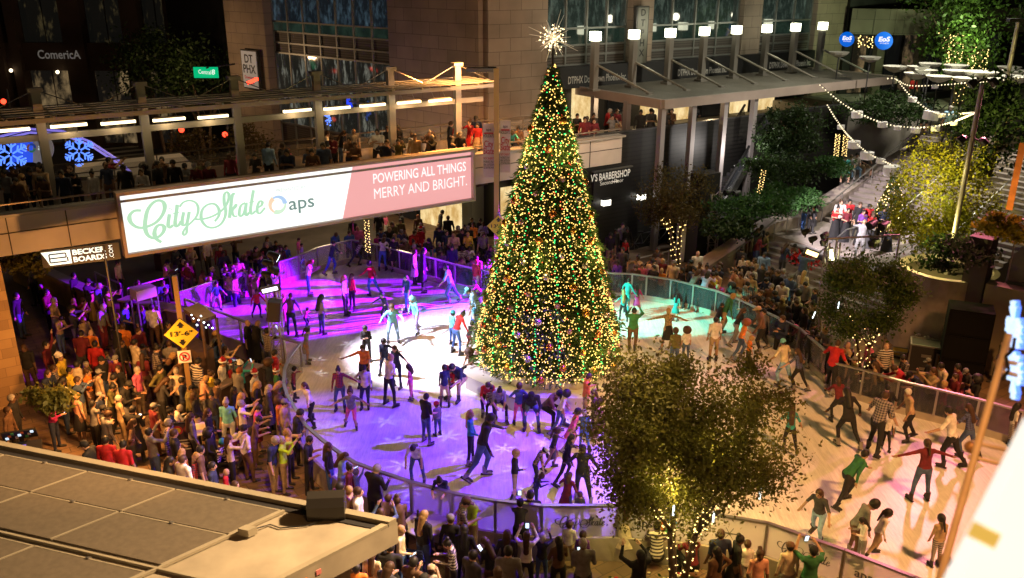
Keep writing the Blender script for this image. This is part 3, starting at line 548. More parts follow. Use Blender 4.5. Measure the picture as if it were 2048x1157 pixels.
for x, y in ((22, 141), (115, 144)):
    q = V(x, y, FP-Vector((0, 1.2, 0)), XD); m = MB(); m.ball(q, .13, M('lit_globe', (1, 1, .9), .5, emit=(1, .8, .5), strength=4)); m.build('wall_lamp', bk)
# ================================================================ plants
RNG = np.random.default_rng(7)
def leaf_mat(name, c1, c2, sc=2.2):
    if name in MATS: return MATS[name]
    m = bpy.data.materials.new(name); m.use_nodes = True; t = m.node_tree; b = t.nodes['Principled BSDF']; b.inputs['Roughness'].default_value = .55; b.inputs['Specular IOR Level'].default_value = .3
    tc = t.nodes.new('ShaderNodeTexCoord'); n = t.nodes.new('ShaderNodeTexNoise'); n.inputs['Scale'].default_value = sc; n.inputs['Detail'].default_value = 8; n.inputs['Roughness'].default_value = .8
    r = t.nodes.new('ShaderNodeValToRGB'); r.color_ramp.elements[0].position = .35; r.color_ramp.elements[0].color = (*c1, 1); r.color_ramp.elements[1].position = .65; r.color_ramp.elements[1].color = (*c2, 1)
    t.links.new(tc.outputs['Object'], n.inputs['Vector']); t.links.new(n.outputs['Fac'], r.inputs[0]); t.links.new(r.outputs[0], b.inputs['Base Color'])
    tr = t.nodes.new('ShaderNodeBsdfTranslucent'); mx = t.nodes.new('ShaderNodeMixShader'); mx.inputs[0].default_value = .45; t.links.new(r.outputs[0], tr.inputs[0]); t.links.new(b.outputs[0], mx.inputs[1]); t.links.new(tr.outputs[0], mx.inputs[2]); t.links.new(mx.outputs[0], t.nodes['Material Output'].inputs[0])
    MATS[name] = m; return m
def np_mesh(name, V_, F_, mat, parent=None, origin=None, smooth=False):
    me = bpy.data.meshes.new(name); k = F_.shape[1]; base = Vector(origin) if origin is not None else Vector((0, 0, 0)); V_ = V_-np.array(base)
    me.vertices.add(len(V_)); me.vertices.foreach_set('co', V_.astype(np.float32).ravel()); me.loops.add(F_.size); me.loops.foreach_set('vertex_index', F_.astype(np.int32).ravel())
    me.polygons.add(len(F_)); me.polygons.foreach_set('loop_start', np.arange(0, F_.size, k, dtype=np.int32)); me.polygons.foreach_set('loop_total', np.full(len(F_), k, dtype=np.int32))
    if smooth: me.polygons.foreach_set('use_smooth', np.ones(len(F_), bool))
    me.materials.append(mat); me.update(); me.validate(); o = bpy.data.objects.new(name, me); COL.objects.link(o); ABS[o.name] = base
    if parent is not None: o.parent = parent; o.location = base-ABS[parent.name]
    else: o.location = base
    if name in ('bulbs', 'fairy_lights', 'star_lights', 'string_bulbs') or name.endswith('strand') or 'leaves' in name: o['kind'] = 'stuff'
    return o
def leaves_at(P, size, asp=.5, axis=None):
    """a pointed leaf at every point of P"""
    n = len(P); d = RNG.normal(size=(n, 3)) if axis is None else axis+RNG.normal(size=(n, 3))*.35
    d /= np.linalg.norm(d, axis=1)[:, None]; e = np.cross(d, RNG.normal(size=(n, 3))); e /= np.linalg.norm(e, axis=1)[:, None]; s = size*(.6+.8*RNG.random(n))[:, None]
    Vv = np.stack([P-d*s*.5, P+e*s*asp*.5, P+d*s*.5, P-e*s*asp*.5], 1).reshape(-1, 3); return Vv, np.arange(4*n).reshape(-1, 4)
def crown_points(c, R, n, clumps=26, spread=.42, hollow=.35, gap=1):
    c = np.array(c); R = np.array(R); d = RNG.normal(size=(clumps, 3)); d /= np.linalg.norm(d, axis=1)[:, None]; q = d*(hollow+(1-hollow)*RNG.random(clumps)[:, None]**.5)*.82
    k = RNG.integers(0, clumps, n); s = RNG.normal(size=(n, 3))*spread*(.5+.5*RNG.random(clumps))[k][:, None]*.55; p = q[k]+s
    L = np.linalg.norm(p, axis=1); p *= np.minimum(1, 1.12/np.maximum(L, 1e-6))[:, None]; return c+p*R, c+q*R
BARK = M('bark', (.09, .06, .04), .9, noise=.4, scale=8, bump=.4)
FAIRY = M('warm_fairy_bulb', (1, .8, .4), .5, emit=(1, .70, .24), strength=3.6)
def octa(P, r):
    n = len(P); o = np.array([(1, 0, 0), (-1, 0, 0), (0, 1, 0), (0, -1, 0), (0, 0, 1), (0, 0, -1)])*1.0; rr = r*(.75+.5*RNG.random(n))
    Vv = (P[:, None, :]+o[None]*rr[:, None, None]).reshape(-1, 3); f = np.array([(0, 2, 4), (2, 1, 4), (1, 3, 4), (3, 0, 4), (2, 0, 5), (1, 2, 5), (3, 1, 5), (0, 3, 5)])
    return Vv, (f[None]+6*np.arange(n)[:, None, None]).reshape(-1, 3)
def tree(base, c, R, n, size, mat, label, cat='tree', group=None, trunk_r=.11, forks=4, lights=0, clumps=26, spread=.42, name='leafy_tree', hollow=.35, lr=.028, axis=None, trunk=True, asp=.5, climb=.55):
    base = Vector(base); c = Vector(c); th = thing(name, base, label, cat, group); P, Q = crown_points(c, R, n, clumps, spread, hollow)
    V_, F_ = leaves_at(P, size, asp); np_mesh('crown', V_, F_, mat, th, c)
    paths = []
    if trunk:
        m = MB(); k0 = base+(c-base)*.48; 
        for f_ in range(forks):
            a = 2*math.pi*f_/forks+.5; foot = base+Vector((math.cos(a), math.sin(a), 0))*trunk_r*.7; mid = k0+Vector((math.cos(a), math.sin(a), 0))*R[0]*.16
            m.bar(foot, mid, trunk_r*.85, BARK, 8, trunk_r*.6); qs = sorted(Q, key=lambda q: (Vector(q)-(mid+Vector((math.cos(a), math.sin(a), .8))*R[0]*.6)).length)[:5]
            paths.append((foot, mid))
            for q in qs[:4]:
                q = Vector(q); e = mid.lerp(q, .45)+Vector((0, 0, R[2]*.08)); m.bar(mid, e, trunk_r*.5, BARK, 6, trunk_r*.3); m.bar(e, q, trunk_r*.3, BARK, 5, .012); paths.append((mid, e))
        m.build('trunk', th, True, base)
    if lights:
        pts = []
        for (a, b) in paths:
            L = (b-a).length; k = max(3, int(lights*L))
            for i in range(k):
                t = i/k; an = i*1.9; r_ = trunk_r*.95*(1-.35*t)+.02; pts.append(tuple(a.lerp(b, t)+Vector((math.cos(an)*r_, math.sin(an)*r_, 0))))
        V_, F_ = octa(np.array(pts), lr); np_mesh('fairy_lights', V_, F_, FAIRY, th, base)
    return th
OLIVE = leaf_mat('olive_leaf', (.055, .060, .013), (.20, .19, .04)); DGREEN = leaf_mat('dark_leaf', (.012, .025, .008), (.035, .07, .018)); YGREEN = leaf_mat('bright_leaf', (.08, .11, .008), (.30, .25, .015), 1.1)
BROWN = leaf_mat('brown_leaf', (.05, .040, .012), (.13, .10, .03)); MIDG = leaf_mat('mid_leaf', (.022, .050, .010), (.075, .12, .02)); IVY = leaf_mat('ivy_leaf', (.02, .06, .015), (.05, .13, .03))
# ---- foreground tree
b0 = G(1352, 1205, -.2); tree(b0, (b0.x+.12, b0.y+.25, 3.62), (2.3, 2.1, 2.25), 44000, .088, OLIVE, 'bushy olive brown tree with lit trunk standing in front of the rink barrier', trunk_r=.085, forks=4, lights=13, clumps=74, spread=.25, lr=.017, hollow=.45)
def flower_bed(name, poly, z, label, colours, n=260, leaf=MIDG, h=.35, fs=.05, kerb=None):
    th = thing(name, (sum(p.x for p in poly)/len(poly), sum(p.y for p in poly)/len(poly), GROUND), label, 'flower bed')
    m = MB(); m.prism([(p.x, p.y) for p in poly], GROUND, z, kerb or CONC, M('soil', (.04, .03, .02), .95)); m.build('planter', th)
    a = np.array([(p.x, p.y) for p in poly]); pts = []
    while len(pts) < n*4:
        w_ = RNG.dirichlet(np.ones(len(a))*.8); q = w_@a; pts.append((q[0], q[1], z+RNG.random()*h))
    V_, F_ = leaves_at(np.array(pts), .14); np_mesh('foliage', V_, F_, leaf, th)
    m = MB()
    for i in range(n): m.ball((*pts[i][:2], z+h*(.7+.5*RNG.random())), fs*(.7+.6*RNG.random()), colours[i % len(colours)], 5, 3, .6)
    m.build('blossoms', th); return th
RED = M('red_petal', (.65, .015, .03), .6); WHP = M('white_petal', (.6, .55, .42), .7); PINKP = M('pink_petal', (.6, .2, .2), .7)
bc = b0+Vector((-.4, .1, 0)); flower_bed('flower_bed', [bc+Vector(q) for q in ((-1.0, .35, 0), (1.3, .5, 0), (1.6, -.8, 0), (-1.3, -.8, 0))], -.12, 'planter of red and white flowers round the trunk of the front tree', [RED, WHP, WHP, PINKP], 110)
# ---- right hand trees
b1 = G(1728, 772, GROUND); c1 = V(1738, 592, b1, XD); tree(b1, c1, (1.75, 1.6, 1.75), 14000, .11, MIDG, 'dark green tree with lit trunk in front of the choir stage', trunk_r=.07, forks=3, lights=11, clumps=30, spread=.30, hollow=.3, lr=.02)
b2 = G(1352, 528, GROUND); c2 = V(1350, 388, b2, XD); tree(b2, c2, (1.75, 1.6, 1.7), 9000, .12, BROWN, 'brown leaved tree with lit trunk below the long canopy', trunk_r=.11, forks=2, lights=12, clumps=30, lr=.026)
PLAZA = 4.9
b4 = G(1872, 585, .6); c4 = V(1880, 395, b4, XD); tree(b4, c4, (2.3, 2.2, 2.4), 14000, .12, YGREEN, 'bright yellow green tree lit from below beside the choir', trunk_r=.09, forks=3, clumps=46, hollow=.45, spread=.32)
def at(x, y, d): return D(x, y, d)
for (x, y, d, rx, rz, n, mt, lab, ls) in [
    (1585, 262, 45, 1.75, 1.5, 6000, DGREEN, 'dark tree spreading over the wall left of the upper stairs', 0),
    (1945, 40, 58, 4.2, 3.4, 6500, MIDG, 'tall green tree with lit branches at the top right corner', 22),
    (1995, 245, 38, 1.7, 1.9, 5000, DGREEN, 'dark bushy tree right of the lamp pole above the stairs', 0),
    (310, 125, 62, 3.7, 2.4, 3800, DGREEN, 'dark street tree in front of the bank windows', 0),
    (395, 150, 60, 2.6, 2.4, 2500, DGREEN, 'dark street tree left of the green street sign', 0)]:
    c = at(x, y, d); tree((c.x, c.y, PLAZA if x > 1500 else GROUND), c, (rx, rx*.9, rz), n, .24 if d > 50 else .17, mt, lab, trunk_r=.14, forks=3, lights=ls*.35, lr=.035)
for (x, y, d, rx, rz, n, mt, lab) in [
    (1770, 214, 47, 2.3, .85, 3200, DGREEN, 'dark shrubs along the planter left of the umbrella terrace'),
    (1668, 330, 43.5, .95, .62, 1500, IVY, 'round green shrub on the wall beside the seated youths'),
    (1500, 412, 39.5, 1.9, .6, 2400, IVY, 'ivy hanging over the planter wall at the foot of the stairs'),
    (1545, 395, 41, 1.6, .8, 3000, IVY, 'deep green hedge on the slope between the escalator and the stairs'),
    (1460, 455, 38.2, 1.2, .6, 2200, DGREEN, 'dark low shrubs right of the grey lattice tower'),
    (1560, 345, 43, 2.0, .8, 3000, DGREEN, 'dark creeper on the high planter above the hedge'),
    (1585, 398, 40.5, 1.5, .55, 2000, IVY, 'green ivy above the planter wall behind the phone photographer'),
    (2012, 455, 28, .8, .42, 1800, YGREEN, 'leafy creeper spilling over the top of the right wall'),
    (400, 292, 52, 1.7, 1.2, 1600, BROWN, 'brown bush behind the footbridge under the red traffic light'),
    (508, 282, 50, 1.5, 1.2, 1500, BROWN, 'dark bush against the tower wall behind the footbridge'),
    (52, 520, 30.5, .85, .5, 900, OLIVE, 'yellow lit bush at the end of the ramp wall under the bridge'),
    (95, 795, 23.5, .75, .4, 1000, OLIVE, 'low orange lit bush at the foot of the stone pier'),
    (1915, 505, 32, 1.6, .55, 1800, DGREEN, 'dark green plants filling the round stone planter')]:
    c = at(x, y, d); P, Q = crown_points(c, (rx, rx*.8, rz), n, 18, .45, .2); V_, F_ = leaves_at(P, .17); tag(np_mesh('shrub', V_, F_, mt, None, c), lab, 'shrub')
# lit stems among the plants
for (x0, y0, x1, y1, d, k, lab) in [(1518, 388, 1528, 340, 41.5, 22, 'warm lights wound round a slim stem below the dark tree'), (1672, 312, 1676, 268, 43, 26, 'warm lights on the left stem behind the seated youths'), (1688, 312, 1692, 270, 43, 22, 'warm lights on the right stem behind the seated youths'),
    (1905, 136, 1916, 68, 57, 40, 'thick warm lights on a trunk above the umbrella terrace'), (1958, 138, 1962, 98, 57, 20, 'thin warm lights on the second trunk at top right'), (1731, 95, 1731, 72, 55, 14, 'short column of warm lights between the two blue signs'), (736, 505, 733, 440, 38, 26, 'warm lights on a post behind the purple barrier')]:
    a, b = at(x0, y0, d), at(x1, y1, d); th = thing('fairy_light_wrap', a, lab, 'fairy lights', 'stems wound with fairy lights'); m = MB(); m.bar(a, b, .07, BARK, 7, .05); m.build('post', th)
    pts = np.array([tuple(a.lerp(b, i/(2*k))+Vector((math.cos(i*2.4), math.sin(i*2.4), 0))*(.10 if d < 50 else .38)) for i in range(2*k)]); V_, F_ = octa(pts, .022 if d < 50 else .038); np_mesh('bulbs', V_, F_, FAIRY, th)
# ================================================================ the giant Christmas tree
TC = Vector((1.12, 25.3, 0)); th = thing('christmas_tree', TC, 'giant Christmas tree covered in warm and green lights with gold baubles', 'christmas tree')
TZ0, TZ1 = .68, 9.75
def trad(z): t = (TZ1-z)/(TZ1-TZ0); return 2.32*(t**.93)*(1-.06*max(0, t-.9)/.1)+.06
n = 30000; z = TZ1-(TZ1-TZ0)*np.sqrt(RNG.random(n)); a = RNG.random(n)*2*np.pi; r = np.array([trad(q) for q in z])*(1-.16*RNG.random(n)**1.5)*(1+.05*np.sin(9*a+5*z)+.07*(((z*1.9+.16*np.sin(5*a)) % 1)<.5)*(1-((z*1.9+.16*np.sin(5*a)) % 1))+.10*(RNG.random(n)>.93))
P = np.stack([TC.x+r*np.cos(a), TC.y+r*np.sin(a), z], 1); ax = np.stack([np.cos(a), np.sin(a), -.35+0*a], 1); V_, F_ = leaves_at(P, .20, .22, ax); np_mesh('fir_branches', V_, F_, leaf_mat('fir_needles', (.03, .065, .015), (.12, .20, .05), 4), th, TC)
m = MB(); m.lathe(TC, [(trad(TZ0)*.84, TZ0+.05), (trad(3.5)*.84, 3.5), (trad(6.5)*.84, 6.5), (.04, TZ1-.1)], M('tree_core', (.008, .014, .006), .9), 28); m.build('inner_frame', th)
GLED = M('green_bulb', (.1, .8, .3), .5, emit=(.03, 1, .22), strength=1.8); RLED = M('red_bulb', (.8, .1, .05), .5, emit=(1, .10, .04), strength=1.8); WLED = M('warm_tree_bulb', (1, .8, .4), .5, emit=(1, .60, .15), strength=2.9)
def strand(nm, a0, tw, k, mt, rad_, z0=TZ0+.02, z1=TZ1+.0, jit=.07):
    t = np.sqrt(((np.arange(k)+RNG.random(k))/k)*(1-((TZ1-z1)/(TZ1-z0))**2)+((TZ1-z1)/(TZ1-z0))**2); zz_ = TZ1-(TZ1-z0)*t+RNG.normal(size=k)*.05; rr = np.array([trad(min(q, TZ1)) for q in zz_])*(1.0+.035*RNG.random(k)); aa = a0+tw*t+RNG.normal(size=k)*jit/np.maximum(rr, .3)
    V_, F_ = octa(np.stack([TC.x+rr*np.cos(aa), TC.y+rr*np.sin(aa), zz_], 1), rad_); np_mesh(nm, V_, F_, mt, th, TC)
for i in range(76): strand('warm_light_strand', 2*math.pi*i/76, .9*(-1)**i, 104, WLED, .0195, jit=.2)
for i in range(19): strand('green_light_strand', 2*math.pi*(i+.3)/19, .12, 66, GLED, .023, jit=.025)
for i in range(13): strand('red_light_strand', 2*math.pi*(i+.6)/13, .3, 30, RLED, .021, z0=1.6, jit=.2)
GOLD = M('gold_bauble', (.75, .42, .10), .22, .9); SILV = M('silver_bauble', (.72, .68, .68), .22, .85); COPP = M('copper_bauble', (.62, .24, .08), .25, .9); ROSE = M('rose_bauble', (.6, .38, .42), .3, .7)
bl_mesh = []
for mt, r_ in ((GOLD, .13), (SILV, .10), (COPP, .12), (ROSE, .09), (GOLD, .10), (SILV, .12)):
    m = MB(); m.ball((0, 0, 0), r_, mt, 14, 9); m.lathe((0, 0, r_*.96), [(.02, 0), (.02, .03)], GOLD, 6); o = m.build('bauble', None, True); bl_mesh.append(o.data); bpy.data.objects.remove(o)
for i in range(96):
    zz_ = TZ1-.5-(TZ1-.6-TZ0)*math.sqrt((i+.5)/96); aa = -math.pi/2+((i*0.618034) % 1-.5)*5.2; rr = trad(zz_)*1.02
    o = bpy.data.objects.new('bauble', bl_mesh[int(RNG.integers(0, 6))]); COL.objects.link(o); o.parent = th; o.location = (rr*math.cos(aa), rr*math.sin(aa), zz_)
s_c = TC+Z*10.42; m = MB(); STARM = M('star_silver', (.75, .68, .6), .3, .6, emit=(1, .8, .5), strength=.25)
for i in range(30):
    zc = 1-2*(i+.5)/30; aa = i*2.4; d = Vector((math.sqrt(1-zc*zc)*math.cos(aa), math.sqrt(1-zc*zc)*math.sin(aa), zc)); L = .80 if i % 3 == 0 else .5; m.bar(s_c, s_c+d*L, .026, STARM, 4, .005)
m.bar(TC+Z*9.6, s_c, .035, DARKSTEEL); m.build('star', th)
P = RNG.normal(size=(130, 3)); P /= np.linalg.norm(P, axis=1)[:, None]; P = np.array(s_c)+P*(.06+.36*RNG.random(130)[:, None]); V_, F_ = octa(P, .020); np_mesh('star_lights', V_, F_, M('star_bulb', (1, .9, .7), .5, emit=(1, .78, .42), strength=4), th)
# white seat box round its foot
th = thing('tree_bench', TC, 'white many sided box and bench round the foot of the giant tree', 'bench'); BOXW = M('white_box_board', (.62, .60, .58), .5, noise=.06, scale=2)
oc = lambda r_: [(TC.x+r_*math.cos(math.pi/8+i*math.pi/4), TC.y+r_*math.sin(math.pi/8+i*math.pi/4)) for i in range(8)]
m = MB(); m.prism(oc(2.15), .003, .82, BOXW, M('box_top', (.2, .2, .2), .7), bottom=False); m.build('box', th)
m = MB(); o1, o2 = oc(2.75), oc(2.18)
for i in range(8):
    j = (i+1) % 8
    m.add([(*o1[i], .004), (*o1[j], .004), (*o1[j], .45), (*o1[i], .45), (*o2[i], .45), (*o2[j], .45)], [(0, 1, 2, 3), (3, 2, 5, 4)], BOXW)
m.build('bench_ledge', th)
# ================================================================ stairs, stage, planters, right hand walls
S0 = G(1447, 552, GROUND); S0.z = 0
STEP = M('stair_stone', (.27, .23, .21), .8, noise=.2, scale=1.4); W_ST = 8.5
def SP_(s, n, z): return S0+U*s-N*n+Z*z
st = thing('grand_staircase', SP_(0, 0, GROUND), 'wide stone staircase climbing behind the choir to the upper plaza', 'staircase'); m = MB(); zc = GROUND; s_ = 0; RZ, TR = .162, .36; prof = []
for k in range(9): zc += RZ; prof.append((s_, zc)); s_ += TR
LAND0 = s_; LZ = zc; s_ += 3.6
for k in range(24): zc += RZ; prof.append((s_, zc)); s_ += TR
for i, (a, zz_) in enumerate(prof):
    b = prof[i+1][0] if i+1 < len(prof) else a+1.2; m.box(SP_((a+b)/2, W_ST/2, (zz_+GROUND)/2), b-a, W_ST, zz_-GROUND, STEP, (U, N, Z))
m.build('steps', st); UZ_TOP = zc
def step_z(p):
    a = (Vector(p)-S0).dot(U); z_ = GROUND
    for s0_, zz_ in prof:
        if a >= s0_: z_ = zz_
    return z_
for n_ in (.35, 3.6, 6.4):
    m = MB(); pr = [SP_(-.2, n_, GROUND+1.0), SP_(LAND0, n_, LZ+1.0), SP_(LAND0+3.4, n_, LZ+1.0), SP_(s_, n_, UZ_TOP+1.0)]
    m.tube(pr, .03, STEEL, 8)
    for a, b in zip(pr, pr[1:]):
        for k in range(4): q = a.lerp(b, k/4+.1); m.bar(q, q-Z*.95, .02, STEEL)
    m.build('handrail', st)
m = MB(); m.box(SP_(s_+22, 2, UZ_TOP/2-.1), 44, 34, UZ_TOP+.2+.0, CONC, (U, N, Z)); struct(m.build('upper_plaza_ground'))
PWALL = M('planter_stone', (.36, .30, .27), .85, noise=.2, scale=3, bump=.2)
m = MB(); 
for a, b, h0, h1 in ((-1.2, LAND0, GROUND+.55, LZ+.45), (LAND0+.02, LAND0+3.4, LZ+.45, LZ+.5), (LAND0+3.42, s_, LZ+.7, UZ_TOP-.9)):
    q = [SP_(a, -.05, 0), SP_(b, -.05, 0), SP_(b, -.85, 0), SP_(a, -.85, 0)]; hh = [h0, h1, h1, h0]
    m.add([v+Z*GROUND for v in q]+[v+Z*k for v, k in zip(q, hh)], [(0, 1, 5, 4), (1, 2, 6, 5), (2, 3, 7, 6), (3, 0, 4, 7), (4, 5, 6, 7)], PWALL)
tag(m.build('planter_wall', origin=SP_(2, -.45, 0)), 'stone planter wall stepping up along the left side of the stairs', 'wall')
m = MB(); m.box(SP_(5.6, -2.5, (1.5+GROUND)/2), 9, 3, 1.5-GROUND, M('dark_planter_soil', (.03, .03, .02), .9), (U, N, Z)); tag(m.build('planter', origin=SP_(5.2, -2.4, 0)), 'dark raised planter behind the ivy left of the stairs', 'planter')
# stage with black skirt
sa_, sb_ = G(1594, 492, 1.0), G(1745, 543, 1.0); sa_.z = sb_.z = 0; dS = (sb_-sa_); LS = dS.length; dS.normalize(); oS = Vector((-dS.y, dS.x, 0)); oS = oS if oS.dot(U) > 0 else -oS
stg = thing('choir_stage', (sa_+sb_)/2, 'low stage with grey top and draped black skirt under the choir', 'stage'); SK = M('black_drape', (.05, .05, .06), .8, noise=.5, scale=5, bump=.4)
m = MB(); cS = (sa_+sb_)/2+oS*2.3; m.box(cS+Z*.97, LS+.8, 4.6, .06, M('stage_top', (.20, .19, .2), .6), (dS, oS, Z)); m.build('platform', stg)
m = MB(); kk = 40
for (p0, p1) in ((sa_-dS*.4, sb_+dS*.4), (sb_+dS*.4, sb_+dS*.4+oS*4.6), (sa_-dS*.4+oS*4.6, sa_-dS*.4)):
    e = (p1-p0).normalized(); nn = Vector((e.y, -e.x, 0)); vs = []
    for i in range(kk+1):
        q = p0.lerp(p1, i/kk); vs += [q+nn*(.02+.05*math.sin(i*1.7))+Z*(GROUND), q+Z*.94]
    m.add(vs, [(2*i, 2*i+2, 2*i+3, 2*i+1) for i in range(kk)], SK)
m.build('skirt', stg)
STZ = 1.0
# poinsettias along the stage
def poinsettia(q, lab):
    th = thing('potted_poinsettia', q, lab, 'potted plant', 'poinsettias along the stage'); m = MB(); m.lathe(q, [(.10, 0), (.14, .22), (.15, .24)], GOLD, 10); m.build('pot', th)
    P = RNG.normal(size=(150, 3))*[.2, .2, .1]+np.array(q+Z*.5); V_, F_ = leaves_at(P, .17, .6); np_mesh('red_leaves', V_, F_, RED, th); P = RNG.normal(size=(60, 3))*[.15, .15, .08]+np.array(q+Z*.32); V_, F_ = leaves_at(P, .16, .6); np_mesh('green_leaves', V_, F_, DGREEN, th)
for x, y, z_, w_ in ((1591, 536, .25, 'large red poinsettia in gold pot at the left stage corner'), (1614, 546, .1, 'red poinsettia in gold pot, second from the left stage corner'), (1627, 556, .0, 'red poinsettia in gold pot left of the flood lamp tower'), (1656, 548, .1, 'red poinsettia in gold pot right of the flood lamp tower'), (1680, 558, 0, 'small red poinsettia in gold pot, last one before the dark tree')):
    poinsettia(G(x, y, z_), w_)
# round stone planter, retaining wall, brown planters, pillar
pc_ = at(1893, 560, 34.2); m = MB(); pt_ = V(1893, 535, pc_, XD).z-GROUND; pc_.z = GROUND; m.lathe(pc_, [(1.6, 0), (1.6, pt_), (1.42, pt_+.02), (1.4, pt_-.2)], PWALL, 36); m.lathe(pc_+Z*(pt_-.195), [(1.41, 0), (1.40, .01)], M('soil', (.04, .03, .02), .95), 30); tag(m.build('round_planter', origin=pc_), 'curved rough stone planter wall under the bright tree', 'planter')
wa = G(1948, 728, GROUND); wa.z = 0; wd_ = Vector((.72, -.69, 0)).normalized(); tz = V(1968, 556, wa, wd_).z; m = MB(); wo = Vector((wd_.y, -wd_.x, 0))
RAMPW = M('cast_concrete', (.33, .29, .19), .85, noise=.25, scale=.7, bump=.1); m.box(wa+wd_*5-wo*(-.3)+Z*((tz+GROUND)/2), 10, .5, tz-GROUND, RAMPW, (wd_, wo, Z)); m.beam(wa+wd_*.3-wo*.12+Z*1.25, wa+wd_*6-wo*.12+Z*.2, .05, .06, DARKSTEEL); tag(m.build('retaining_wall', origin=wa+wd_*5), 'tall tan concrete wall with a sloping handrail at the right edge', 'wall')
m = MB(); pb = wa-wd_*.45; pz_ = V(1970, 472, pb, XD).z; m.box(pb+Z*((pz_+GROUND)/2), .7, .7, pz_-GROUND, M('dark_pillar', (.10, .08, .075), .8), (wd_, wo, Z)); tag(m.build('pillar', origin=pb), 'dark square pillar at the left end of the tan concrete wall', 'pillar')
gp = V(2008, 470, wa, wd_); th = thing('glass_balustrade', gp, 'dark glass balustrade on top of the tan concrete wall', 'railing')
for k in range(4): m = MB(); m.box(wa+wd_*(1.2+k*1.5)+Z*(tz+.7), 1.44, .03, 1.2, TINT, (wd_, wo, Z)); m.build('glass_panel', th); m = MB(); m.bar(wa+wd_*(.45+k*1.5)+Z*tz, wa+wd_*(.45+k*1.5)+Z*(tz+1.35), .03, STEEL); m.build('post', th)
m = MB(); m.beam(wa+wd_*.3+Z*(tz+1.38), wa+wd_*6+Z*(tz+1.38), .08, .06, STEEL); m.build('rail', th)
tb = at(2028, 360, 24); m = MB(); m.beam(at(2018, 420, 24), at(2046, 286, 24), .14, .14, M('orange_timber', (.5, .24, .06), .7, noise=.3, scale=4)); tag(m.build('timber_post', origin=tb), 'rough orange lit timber post at the right edge above the wall', 'post')
for lab, pts, z_ in (('brown bed of white flowers behind the loudspeaker stack', [(1833, 640), (1925, 680), (1940, 640), (1850, 605)], .55), ('lower brown bed of white flowers behind the road cases', [(1815, 705), (1905, 735), (1915, 690), (1835, 665)], .1)):
    flower_bed('flower_bed', [Vector((*G(x, y, z_)[:2], 0)) for x, y in pts], z_, lab, [WHP], 70, DGREEN, .3, .07, M('brown_planter', (.12, .075, .05), .85))
# escalator
ea, eb = G(1375, 492, GROUND), G(1512, 258, 4.5); dE = Vector((eb.x-ea.x, eb.y-ea.y, 0)); LE = dE.length; dE.normalize(); oE = Vector((dE.y, -dE.x, 0)); es = thing('escalator', ea, 'escalator with shining steel sides rising to the terrace', 'escalator')
SHINE = M('polished_steel', (.5, .5, .5), .16, .95)
for sgn in (-.75, .75):
    m = MB(); m.beam(ea+oE*sgn+Z*.35, eb+oE*sgn+Z*.35, .22, .5, SHINE); m.build('side_panel', es); m = MB(); m.beam(ea+oE*sgn+Z*.85, eb+oE*sgn+Z*.85, .03, .6, TINT); m.build('balustrade', es); m = MB(); m.beam(ea+oE*sgn+Z*1.2, eb+oE*sgn+Z*1.2, .1, .08, BLACK); m.build('handrail', es)
m = MB()
for k in range(26): q = ea.lerp(eb, (k+.5)/26); m.box(q, LE/26*1.05, 1.1, .2, M('tread', (.12, .12, .12), .4, .6), (dE, oE, Z))
m.build('steps', es)
# ================================================================ foreground kiosk roof
RZ_ = 3.2; r0, r1, r2 = G(23, 893, RZ_), G(795, 1045, RZ_), G(578, 1157, RZ_); da = (r1-r0).normalized(); db = (r2-r1).normalized(); zup = Z
ROOFM = M('roof_sheet', (.33, .29, .22), .65, noise=.34, scale=.9, bump=.05); PANEL = M('roof_panel', (.115, .095, .068), .75, noise=.12, scale=9, bump=.2); TRIM = M('roof_trim', (.30, .27, .20), .5, noise=.08, scale=2)
rf = thing('kiosk', (r0+r2)/2, 'flat kiosk roof with dark panels and pale trim in the lower left corner', 'kiosk')
def RP(a, b, z=0): return r1-da*a+db*b+Z*z
LA = (r1-r0).length; LB_ = 7.0
m = MB(); poly = [RP(0, 0), RP(0, LB_), RP(LA+6, LB_), RP(LA+6, 0)]; m.prism([(p.x, p.y) for p in poly], RZ_-.42, RZ_, ROOFM); m.build('roof', rf)
m = MB(); poly = [RP(.5, .5), RP(.5, LB_-.5), RP(LA+5, LB_-.5), RP(LA+5, .5)]; m.prism([(p.x, p.y) for p in poly], GROUND, RZ_-.43, M('kiosk_wall', (.3, .27, .24), .7, noise=.15)); m.build('wall', rf)
def ab(x, y):
    q = G(x, y, RZ_+.03)-r1; den = (-da.x)*db.y-(-da.y)*db.x; return ((q.x*db.y-q.y*db.x)/den, ((-da.x)*q.y-(-da.y)*q.x)/den)
m = MB()
for b in (.10,): m.box(RP((LA+5)/2-0.0, b, .05), LA+5, .16, .10, TRIM, (da, db, Z))
m.box(RP(.06, LB_/2+.1, .03), .12, LB_-.2, .06, TRIM, (da, db, Z)); m.build('edge_trim', rf)
a_r0, b_r0 = ab(512, 1045); a_r1, b_r1 = ab(396, 1151)
